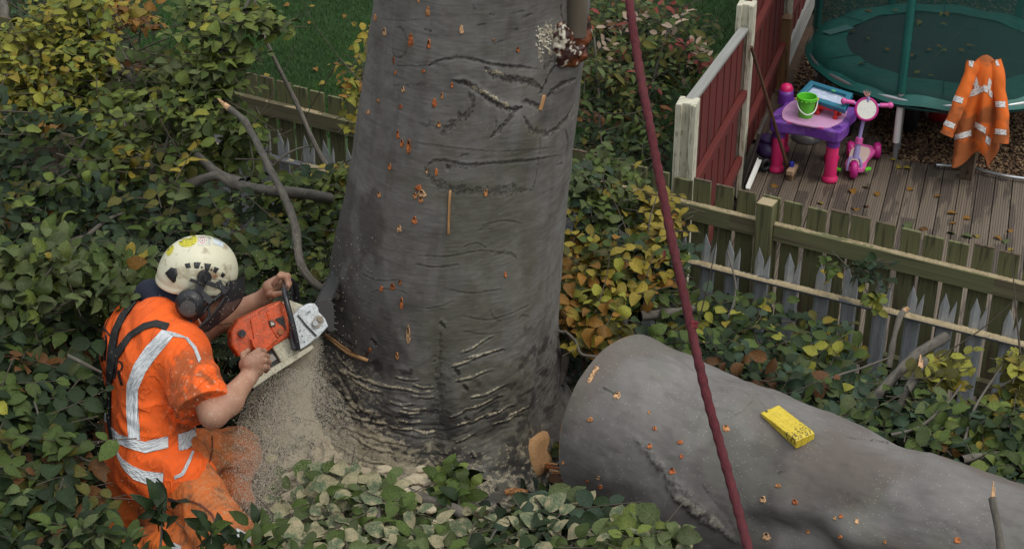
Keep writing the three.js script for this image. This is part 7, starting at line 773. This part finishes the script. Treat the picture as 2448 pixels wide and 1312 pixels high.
// ---- helmet, ear defenders, visor
{
  const hc = Q(473, 650, 6.6), f = V(0.83, -0.24, -0.5).normalize(), r0 = f.clone().cross(V(0.02, 1, 0.1)).normalize(), up = r0.clone().cross(f).normalize(), L = (x, y, z) => hc.clone().addScaledVector(f, x).addScaledVector(up, y).addScaledVector(r0, z);
  const rim = (a) => -0.04 - 0.012 * Math.cos(a + Math.PI) * (Math.cos(a) < 0 ? 1 : -0.3) + 0.008 * Math.pow(Math.abs(Math.sin(a)), 3), A = 0.157 * KP, B = 0.13 * KP, Cc = 0.145 * KP;
  const shell = (a, q, off = 0) => { const yr = rim(a), el = lerp(Math.asin(clamp(yr / Cc, -1, 1)), Math.PI / 2, q), ce = Math.pow(Math.cos(el), 0.92), y = Math.sin(el) * Cc; let x = Math.cos(a) * ce * A, z = Math.sin(a) * ce * B; const arch = 0.042 - Math.pow((x - 0.005) / 0.122, 2) * 0.08, below = sstep(0.003, -0.003, y - arch) * sstep(0.5, 0.75, Math.abs(Math.sin(a))), lip = 1 + 0.055 * sstep(0.1, 0, q), k = (1 - 0.022 * below) * lip + off; const back = 1 + 0.03 * sstep(0.6, 1, -Math.cos(a)) * sstep(0.3, 0.1, q); return L(x * k * back, y * (1 + off), z * k); };
  const hm = new THREE.MeshStandardMaterial({ vertexColors: true, roughness: 0.42, side: THREE.DoubleSide });
  const g = paint(mergeGeometries([grid(150, 80, (s, q) => shell(s * 6.28318, q)), grid(60, 30, (s, q) => shell(s * 6.28318, q * 0.98, -0.03)), grid(150, 2, (s, q) => shell(s * 6.28318, 0, -0.03 * q))]), (x, y, z) => { const n = f3(x * 14, y * 14, z * 14, 4, 95), s = f3(x * 45, y * 45, z * 45, 3, 96), d = V(x, y, z).sub(hc), lx = d.dot(f), ly = d.dot(up); let c = mixc([0.76, 0.74, 0.56], [0.66, 0.63, 0.45], n); c = mixc(c, [0.33, 0.27, 0.17], sstep(0.54, 0.7, s * 0.5 + n * 0.5 + 0.08 * Math.exp(-Math.pow((ly - 0.06) / 0.025, 2))) * 0.75); return mixc(c, [0.25, 0.1, 0.045], sstep(0.6, 0.72, s) * Math.exp(-(Math.pow((lx - 0.03) / 0.05, 2) + Math.pow((ly - 0.055) / 0.02, 2)))); });
  const helmet = addP('helmet', g, hm); person.updateMatrixWorld(true);
  const blk = M(0.016, 0.016, 0.018, 0.42), grey = M(0.07, 0.068, 0.066, 0.5);
  const patch = (name, poly, lift, mat) => { const q = scarOn(helmet, poly, lift, lift * 1.1); if (q) addP(name, q, mat, helmet); };
  for (const p of [[[440, 631], [453, 628], [455, 640], [444, 641]], [[462, 627], [479, 627], [474, 642], [464, 641]], [[487, 629], [504, 631], [498, 647], [489, 646]], [[512, 637], [523, 642], [514, 653], [508, 649]], [[530, 650], [538, 656], [532, 664], [526, 660]]]) patch('vent', p, 0.0015, blk);
  for (const [u, v] of [[481, 639], [504, 645]]) patch('rivet', [[u - 3, v], [u, v - 3], [u + 3, v], [u, v + 3]], 0.0015, blk);
  patch('clip', [[395, 652], [408, 640], [421, 643], [423, 656], [420, 662], [419, 671], [414, 675], [403, 664]], 0.006, blk); patch('clip', [[541, 676], [550, 670], [554, 676], [551, 690], [543, 693], [538, 686]], 0.008, blk);
  const sticker = (q, t) => { const g2 = grid(8, 6, (s, w) => { const u = lerp(lerp(q[0][0], q[1][0], s), lerp(q[3][0], q[2][0], s), w), v = lerp(lerp(q[0][1], q[1][1], s), lerp(q[3][1], q[2][1], s), w), h = hit(helmet, u, v); return h ? h.point.clone().addScaledVector(h.face.normal, 0.0012) : hc.clone(); }); addP('sticker', g2, new THREE.MeshStandardMaterial({ map: t, roughness: 0.45, transparent: true, alphaTest: 0.5, side: THREE.DoubleSide }), helmet); };
  const yel = tex(96, 64, (i, j) => { const x = (i - 48) / 46, y = (j - 32) / 31, line = ((j + i * 0.06) % 11) < 2.6 && Math.abs(x) < 0.85 && h2(i >> 2, j / 11 | 0, 4) > 0.15; return [...(line ? [0.05, 0.05, 0.02] : [0.66, 0.6, 0.03]), x * x + y * y < 1 ? 1 : 0]; });
  sticker([[425, 562], [472, 557], [470, 588], [424, 594]], yel); sticker([[396, 592], [417, 582], [413, 604], [397, 616]], yel);
  sticker([[472, 556], [492, 555], [492, 585], [473, 586]], tex(64, 96, (i, j) => { const d = Math.hypot(i - 32, j - 62), e = Math.hypot(i - 32, j - 62); return [...(Math.abs(d - 20) < 2.5 ? [0.6, 0.12, 0.12] : e < 6 ? [0.2, 0.06, 0.06] : i < 2 || i > 61 ? [0.3, 0.3, 0.3] : [0.68, 0.67, 0.62]), 1]; }));
  sticker([[507, 560], [532, 572], [533, 592], [508, 582]], tex(64, 64, (i, j) => [...mixc([0.5, 0.6, 0.68], [0.66, 0.7, 0.7], sstep(0.4, 0.6, fbm(i / 9, j / 9, 3, 5))), 1])); sticker([[494, 557], [505, 560], [503, 588], [494, 584]], tex(32, 64, (i, j) => [...(j % 9 < 3 && i > 6 && i < 26 ? [0.2, 0.22, 0.25] : [0.68, 0.67, 0.58]), 1]));
  // pivot, arm and ear cup
  const at = (u, v, out) => { const h = hit(helmet, u, v); return h ? h.point.clone().addScaledVector(h.face.normal, out) : Q(u, v, 6.46); }, pv = at(487, 661, 0.012), pvd = pixelOf(pv)[2] / KP;
  const disc = (p, n, r, h, k = 18) => new THREE.CylinderGeometry(r * 0.86, r, h, k).applyQuaternion(new THREE.Quaternion().setFromUnitVectors(V(0, 1, 0), n)).translate(p.x, p.y, p.z), nv = r0.clone().addScaledVector(up, 0.35).normalize();
  addP('pivot', [disc(pv, nv, 0.029, 0.024), disc(pv.clone().addScaledVector(nv, 0.014), nv, 0.018, 0.008, 12)], blk, helmet);
  const slab = (pts, w, d, th) => { const q = pts.map(([u, v, dd]) => Q(u, v, dd)), gs = []; for (let i = 0; i < q.length - 1; i++) { const a = q[i], b = q[i + 1], x = b.clone().sub(a), y = x.clone().cross(nv).normalize(), m = a.clone().add(b).multiplyScalar(0.5), gb = bx(x.length() + w * 0.5, w, th, 0, 0, 0, 0.003); gb.applyMatrix4(new THREE.Matrix4().makeBasis(x.normalize(), y, x.clone().cross(y).normalize()).setPosition(m)); gs.push(gb); } return gs; };
  const ed = pvd - 0.012; addP('bracket', [...slab([[487, 662, ed], [478, 684, ed], [470, 702, ed - 0.01]], 0.036, 0, 0.012), ...slab([[455, 669, ed], [478, 676, ed]], 0.014, 0, 0.008), ...slab([[496, 676, ed], [520, 684, ed + 0.01], [545, 692, ed + 0.03]], 0.02, 0, 0.012), ...slab([[522, 674, ed + 0.01], [536, 700, ed + 0.02]], 0.022, 0, 0.01), ...slab([[478, 700, ed], [502, 720, ed + 0.01]], 0.03, 0, 0.01)], blk, helmet);
  const ec = Q(453, 727, ed - 0.005), cupg = new THREE.LatheGeometry([[0, 0.034], [0.034, 0.033], [0.043, 0.027], [0.046, 0.02], [0.056, 0.014], [0.06, 0.002], [0.058, -0.012], [0.054, -0.03], [0, -0.032]].map(([a, b]) => new THREE.Vector2(a, b)), 36); const nE = V(-0.02, 0.3, 1).normalize(), qE = new THREE.Quaternion().setFromUnitVectors(V(0, 1, 0), nE);
  const cup = addP('ear_defender', cupg.clone().scale(1, 1, 1.05).applyQuaternion(qE).translate(ec.x, ec.y, ec.z), blk); addP('cup_face', new THREE.LatheGeometry([[0, 0.037], [0.03, 0.036], [0.04, 0.03], [0.042, 0.024]].map(([a, b]) => new THREE.Vector2(a, b)), 32).applyQuaternion(qE).translate(ec.x - 0.002, ec.y - 0.008, ec.z), grey, cup);
  const strap = (pts, r) => tube(qx3(pts), r, 20, 6); addP('chin_straps', [strap([[453, 760, ed + 0.02], [454, 785, ed + 0.01], [452, 806, ed + 0.02]], 0.0095), strap([[415, 752, ed + 0.03], [424, 778, ed], [438, 802, ed]], 0.007), strap([[461, 765, ed + 0.02], [482, 748, ed + 0.02], [503, 722, ed + 0.03]], 0.008), strap([[498, 735, ed + 0.02], [497, 757, ed + 0.02], [478, 780, ed + 0.01], [463, 800, ed + 0.02]], 0.005), strap([[503, 722, ed + 0.02], [525, 706, ed + 0.03], [548, 690, ed + 0.04]], 0.009)], blk);
  const vi = [[548, 672, 6.53], [538, 704, 6.5], [520, 736, 6.48], [492, 768, 6.47], [464, 797, 6.47]], vo = [[580, 652, 6.7], [582, 700, 6.7], [562, 738, 6.68], [532, 764, 6.66], [492, 792, 6.6]], ci = new THREE.CatmullRomCurve3(qx3(vi)), co = new THREE.CatmullRomCurve3(qx3(vo));
  addP('visor', grid(14, 24, (s, q) => ci.getPoint(q).lerp(co.getPoint(q), s).addScaledVector(f, 0.03 * Math.sin(Math.PI * s))), new THREE.MeshStandardMaterial({ color: lin(0.014, 0.015, 0.02), roughness: 0.7, transparent: true, opacity: 0.88, side: THREE.DoubleSide })); addP('visor_rim', [tube(ci.getPoints(12), 0.004, 24, 6), tube(co.getPoints(12), 0.003, 24, 6)], blk);
}
// ================================================================ chainsaw
{
  const n = V(0.3, 0.5, 0.81).normalize(), O = Q(690, 800, 6.74), ex = V(1, 0, 0).addScaledVector(n, -n.x).normalize(), ey = n.clone().cross(ex).normalize(); const saw = thing('chainsaw', 'orange and white chainsaw held sideways against the trunk, bar in the cut', 'chainsaw', O.toArray());
  const B4 = new THREE.Matrix4().makeBasis(ex, ey, n); const pt = (u, v, lift) => { const q = onPlane(u, v, O.clone().addScaledVector(n, lift), n).sub(O).addScaledVector(n, 0); return [q.dot(ex), q.dot(ey)]; }; const plane3 = (u, v, lift) => onPlane(u, v, O.clone().addScaledVector(n, lift), n).sub(O);
  const plate = (poly, lift, depth, bev, sm = 0) => { let p = poly.map(([u, v]) => pt(u, v, lift)); if (sm) p = smooth2(p, sm).map((q) => [q[0], q[1]]); if (THREE.ShapeUtils.area(p.map((q) => new THREE.Vector2(q[0], q[1]))) < 0) p.reverse(); const g = new THREE.ExtrudeGeometry(shapeOf(p), { depth, bevelEnabled: true, bevelSize: bev, bevelThickness: bev, bevelSegments: 3 }).translate(0, 0, lift - depth - bev); return g.applyMatrix4(B4); };
  const grime = (c, d, s, dustK) => { const t = tex(256, 256, (i, j) => { const m = sstep(0.48, 0.68, fbm(i / 30, j / 30, 4, s)), e = sstep(0.6, 0.66, fbm(i / 6, j / 9, 3, s + 3)), q = h2(i, j, s) > 0.97 ? 1 : 0; return mixc(mixc(mixc(c, d, m * 0.6), [0.04, 0.03, 0.02], e * 0.4), [0.6, 0.5, 0.34], dustK * clamp(q + sstep(0.55, 0.65, fbm(i / 10, j / 10, 3, s + 9)) * 0.7)); }); t.repeat.set(6, 6); return new THREE.MeshStandardMaterial({ map: t, roughness: 0.48, side: THREE.DoubleSide }); };
  const or = grime([0.66, 0.085, 0.012], [0.4, 0.06, 0.012], 5, 0.1), wh = grime([0.62, 0.66, 0.67], [0.42, 0.44, 0.43], 8, 0.15), cr = grime([0.5, 0.48, 0.36], [0.34, 0.3, 0.2], 11, 0.6), bk = M(0.02, 0.02, 0.024, 0.3), dk = M(0.03, 0.028, 0.026, 0.7), st = M(0.4, 0.4, 0.4, 0.35, { metalness: 0.8 });
  const body = obj('engine_housing', plate([[560, 800], [575, 770], [620, 750], [690, 720], [730, 735], [752, 800], [712, 840], [640, 890], [612, 910], [604, 905], [640, 862], [600, 835], [570, 842]], -0.03, 0.09, 0.006), cr, saw);
  obj('top_cover', plate([[557, 795], [572, 769], [595, 758], [628, 742], [668, 726], [677, 732], [681, 758], [687, 800], [652, 822], [627, 843], [604, 830], [572, 844], [559, 824]], 0.03, 0.085, 0.012), or, saw);
  obj('cover_panel', plate([[600, 765], [634, 752], [646, 790], [660, 812], [628, 838], [612, 826], [606, 795]], 0.036, 0.02, 0.006), or, saw); obj('cover_panel', plate([[640, 750], [668, 738], [680, 786], [664, 806], [650, 786]], 0.036, 0.02, 0.005), or, saw); obj('fin', plate([[601, 813], [613, 816], [628, 838], [624, 842], [606, 828]], 0.055, 0.03, 0.004), or, saw);
  const knob = (u, v, lift, r, h, m, name, k = 20) => { const p = plane3(u, v, lift), g = new THREE.CylinderGeometry(r * 0.9, r, h, k).applyQuaternion(new THREE.Quaternion().setFromUnitVectors(V(0, 1, 0), n)).translate(p.x, p.y, p.z); return obj(name, g, m, saw); };
  knob(578, 797, 0.045, 0.017, 0.012, bk, 'filler_knob', 14); knob(578, 797, 0.053, 0.01, 0.006, dk, 'knob_cap', 6); knob(670, 793, 0.042, 0.013, 0.006, M(0.3, 0.1, 0.03, 0.6), 'screw_cap');
  obj('badge', plate([[642, 766], [654, 768], [658, 778], [647, 781]], 0.046, 0.004, 0.001), bk, saw); obj('badge_plate', plate([[646, 770], [653, 771], [655, 776], [648, 778]], 0.049, 0.002, 0.0008), M(0.5, 0.46, 0.36, 0.5), saw); obj('gap', plate([[658, 762], [676, 756], [684, 790], [676, 778], [664, 770]], 0.043, 0.004, 0.001), dk, saw);
  const clutch = obj('clutch_cover', plate([[718, 740], [739, 729], [750, 729], [757, 738], [759, 748], [774, 764], [780, 779], [760, 801], [730, 824], [711, 836], [704, 806], [699, 776], [702, 758]], 0.045, 0.05, 0.007), wh, saw); obj('rib_line', plate([[711, 754], [713, 753], [731, 775], [757, 802], [754, 804], [729, 778]], 0.0525, 0.003, 0.0008), dk, saw);
  knob(753, 773, 0.056, 0.0135, 0.01, st, 'bar_nut', 6); knob(764, 763, 0.056, 0.0125, 0.01, M(0.25, 0.2, 0.14, 0.5), 'bar_nut', 6); obj('nut_recess', plate([[744, 772], [756, 755], [770, 756], [774, 768], [762, 782], [750, 785]], 0.0535, 0.002, 0.001), M(0.3, 0.27, 0.22, 0.6), saw);
  for (const [u, v] of [[717, 790], [722, 803], [727, 817]]) knob(u, v, 0.0535, 0.003, 0.003, dk, 'fleck', 6);
  { // maker's name printed on the cover
    const cv = document.createElement('canvas'); cv.width = 256; cv.height = 64; const x = cv.getContext('2d'); x.clearRect(0, 0, 256, 64); x.fillStyle = '#1c1a18'; x.font = 'bold 58px sans-serif'; x.textAlign = 'center'; x.textBaseline = 'middle'; x.fillText('STIHL', 128, 34); const t = new THREE.CanvasTexture(cv); t.colorSpace = THREE.SRGBColorSpace;
    const q = [[725, 750], [744, 737], [747, 743], [728, 757]], L = (a, b, s) => [lerp(a[0], b[0], s), lerp(a[1], b[1], s)]; const g = grid(4, 2, (s, w) => { const a = L(L(q[3], q[2], s), L(q[0], q[1], s), w); return plane3(a[0], a[1], 0.0535); }); obj('lettering', g, new THREE.MeshStandardMaterial({ map: t, transparent: true, alphaTest: 0.4, roughness: 0.5, side: THREE.DoubleSide }), saw); }
  obj('tank_recess', plate([[628, 850], [650, 830], [673, 861], [643, 887]], 0.002, 0.006, 0.002), dk, saw); obj('tank_label', plate([[633, 856], [650, 846], [660, 858], [642, 870]], 0.006, 0.004, 0.001), M(0.3, 0.27, 0.22, 0.6), saw);
  obj('tank_shoulder', plate([[650, 824], [684, 806], [698, 832], [711, 838], [709, 850], [690, 866], [674, 862], [662, 842]], 0.02, 0.045, 0.007), cr, saw); obj('hand_guard_plate', plate([[598, 914], [640, 886], [700, 852], [745, 826], [748, 832], [704, 862], [646, 898], [606, 926]], 0.03, 0.03, 0.003), cr, saw);
  obj('rear_handle', tube([plane3(612, 846, -0.01), plane3(606, 866, -0.02), plane3(612, 890, -0.02), plane3(640, 886, -0.01)], 0.017, 24, 12), dk, saw);
  const hp = [[711, 836, 0.055], [706, 808, 0.07], [697, 768, 0.08], [686, 728, 0.075], [680, 700, 0.05]].map(([u, v, l]) => plane3(u, v, l)); for (const [u, v, d] of [[680, 684, 6.8], [685, 671, 6.86], [696, 671, 6.93], [705, 684, 6.97], [709, 708, 7.0], [706, 738, 7.02]]) hp.push(Q(u, v, d).sub(O)); obj('front_handle', tube(hp, 0.0125, 90, 14), bk, saw); obj('handle_foot', plate([[694, 796], [703, 794], [711, 832], [700, 834]], 0.068, 0.03, 0.004), bk, saw);
  obj('hand_guard', (() => { const a = [[690, 664], [702, 668], [710, 690], [712, 716], [706, 742], [696, 748], [690, 730], [694, 700]].map(([u, v]) => Q(u, v, 7.03).sub(O)), q = n; let p = a.map((k) => [k.dot(ex), k.dot(ey)]); if (THREE.ShapeUtils.area(p.map((k) => new THREE.Vector2(k[0], k[1]))) < 0) p.reverse(); return new THREE.ExtrudeGeometry(shapeOf(p), { depth: 0.012, bevelEnabled: true, bevelSize: 0.003, bevelThickness: 0.003, bevelSegments: 2 }).translate(0, 0, a[0].dot(n)).applyMatrix4(B4); })(), bk, saw);
  { const a = Q(756, 756, 6.86).sub(O), b = trunkP(-1.5, 1.2, -0.05).sub(O), x = b.clone().sub(a), L = x.length(); x.normalize(); const z0 = V(0.3, 0.94, 0.05), y = z0.clone().cross(x).normalize(), z = x.clone().cross(y); const m4 = new THREE.Matrix4().makeBasis(x, y, z).setPosition(a); obj('guide_bar', bx(L, 0.05, 0.006, L / 2, 0, 0, 0.002).applyMatrix4(m4), M(0.07, 0.07, 0.07, 0.55, { metalness: 0.4 }), saw);
    const ch = []; for (let k = 0; k < 22; k++) for (const s of [-1, 1]) ch.push(bx(0.013, 0.008, 0.007, k * L / 22, s * 0.028, 0, 0.001).applyMatrix4(m4)); obj('chain', ch, M(0.1, 0.1, 0.1, 0.4, { metalness: 0.6 }), saw, 'stuff'); obj('bumper_spikes', [...[0, 1, 2, 3, 4].map((k) => { const p = plane3(790 + k * 1.5, 726 + k * 15, -0.02); return new THREE.ConeGeometry(0.012, 0.045, 6).rotateZ(-1.9).translate(p.x, p.y, p.z); })], M(0.2, 0.2, 0.2, 0.4, { metalness: 0.6 }), saw); obj('spike_plate', plate([[752, 735], [762, 722], [780, 716], [794, 724], [798, 756], [796, 792], [784, 790], [778, 770]], -0.01, 0.02, 0.003), dk, saw); }
}
// ================================================================ sawdust: spray from the saw, heap against the trunk
{
  const r = rngOf(91), ms = [], cs = [], m = new THREE.Matrix4(), q = new THREE.Quaternion(), key = [[0, 752, 808, 16, 7.3], [0.2, 728, 850, 34, 7.3], [0.45, 706, 930, 70, 7.25], [0.7, 672, 1040, 100, 7.1], [1, 650, 1240, 120, 6.8]], at = (t) => { for (let i = 1; i < key.length; i++) if (t <= key[i][0]) { const k = (t - key[i - 1][0]) / (key[i][0] - key[i - 1][0]); return key[i].map((v, j) => lerp(key[i - 1][j], v, k)); } return key[4]; };
  for (let i = 0; i < 76000; i++) { const t = Math.pow(r(), 0.8), [, u, v, w, d] = at(t), gx = (r() + r() + r() - 1.5) / 1.5, dd = d + (r() - 0.5) * (0.08 + 0.5 * t), p = P(u + gx * w * 1.5, v + (r() - 0.5) * 50 * (0.4 + t), dd); q.setFromUnitVectors(V(0, 1, 0), V((r() - 0.5) * 0.7 - 0.25, -1, (r() - 0.5) * 0.7).normalize()); const s = lerp(0.0004, 0.0011, r()) * (1 + 0.4 * t); m.compose(p, q, V(s, s * lerp(1, 3.5, r()), s * 0.7)); ms.push(m.clone()); const k = r(); cs.push(lin(0.62 + 0.18 * k, 0.56 + 0.17 * k, 0.44 + 0.16 * k)); }
  for (let i = 0; i < 30000; i++) { const a = r() * 6.283, q2 = Math.sqrt(r()), p = P(705 + Math.cos(a) * q2 * 150, 1090 + Math.sin(a) * q2 * 210, lerp(6.6, 7.2, r())); const s = lerp(0.0004, 0.001, r()); m.compose(p, q.setFromUnitVectors(V(0, 1, 0), V(r() - 0.8, -1, r() - 0.5).normalize()), V(s, s * lerp(1, 3, r()), s)); ms.push(m.clone()); cs.push(lin(0.72, 0.66, 0.55)); }
  for (let i = 0; i < 1600; i++) { const p = P(lerp(230, 900, r()), lerp(560, 1300, r()), lerp(6.1, 6.5, r())); if (r() > 0.5 && pixelOf(p)[0] < 420) continue; const s = lerp(0.0007, 0.0014, r()); m.compose(p, q.setFromEuler(new THREE.Euler(r() * 3, r() * 3, r() * 3)), V(s, s * 2, s)); ms.push(m.clone()); cs.push(lin(0.55, 0.47, 0.35)); }
  tag(inst('sawdust_spray', new THREE.BoxGeometry(1, 1, 1), M(1, 1, 1, 1), ms, cs), 'spray of flying sawdust pouring down from the saw', 'sawdust');
  const top = (th) => 0.44 + 0.4 * Math.exp(-Math.pow((th + 1.42) / 0.36, 2)) + 0.06 * Math.exp(-Math.pow((th + 0.75) / 0.4, 2));
  const g = grid(170, 110, (s, t) => { const th = lerp(-2.5, -0.15, s), yt = top(th) + 0.03 * (fbm(th * 9, 2, 3, 5) - 0.5), y = lerp(yt, 0.3, t), k = (yt - y), lump = fbm(th * 16, y * 18, 4, 7), fine = fbm(th * 60, y * 60, 2, 9); return trunkP(th, y, -0.02 + 0.034 * sstep(0, 0.12, k) * sstep(-2.5, -2.1, th) * sstep(-0.15, -0.6, th) * (0.3 + 1.2 * sstep(0.3, 0.6, lump)) + k * 0.26 * sstep(-0.5, -1.3, th) + (lump - 0.5) * 0.05 + fine * 0.008); }, (s, t) => [s * 7, t * 4]);
  const driftT = tex(256, 256, (i, j) => { const n = fbm(i / 7, j / 7, 4, 58), f = h2(i, j, 59); return mixc([0.38, 0.31, 0.2], [0.72, 0.62, 0.44], clamp(n * 0.7 + (f - 0.25) * 0.6)); }), driftM = new THREE.MeshStandardMaterial({ map: driftT, bumpMap: driftT, bumpScale: 0.008, roughness: 1, side: THREE.DoubleSide });
  const heap = thing('sawdust_heap', 'pale heap of sawdust banked against the left foot of the trunk', 'sawdust', trunkP(-1.3, 0.4, 0.1).toArray()); obj('drift', localTo(g, heap), driftM, heap).userData.kind = 'stuff';
  const cl = [], rc = rngOf(14); for (let i = 0; i < 80; i++) { const u = lerp(690, 1110, rc()), v = lerp(1120, 1310, rc()), d = lerp(6.9, 6.3, (v - 1120) / 190) + (rc() - 0.5) * 0.1, p = P(u, v, d), a = new THREE.IcosahedronGeometry(lerp(0.014, 0.034, rc()), 3), pa = a.attributes.position; for (let k = 0; k < pa.count; k++) { const x = pa.getX(k), y = pa.getY(k), z = pa.getZ(k), w = 1 + 0.9 * (f3(x * 40 + i, y * 40, z * 40, 3, 4) - 0.5); pa.setXYZ(k, x * w * 1.35, y * w * 0.55, z * w); } a.computeVertexNormals(); cl.push(a.translate(p.x, p.y, p.z)); } const cm = obj('clumps', cl, driftM, heap, 'stuff'); cm.geometry.translate(-heap.position.x, -heap.position.y, -heap.position.z);
}
scene.updateMatrixWorld(true);
renderer.render(scene, camera);
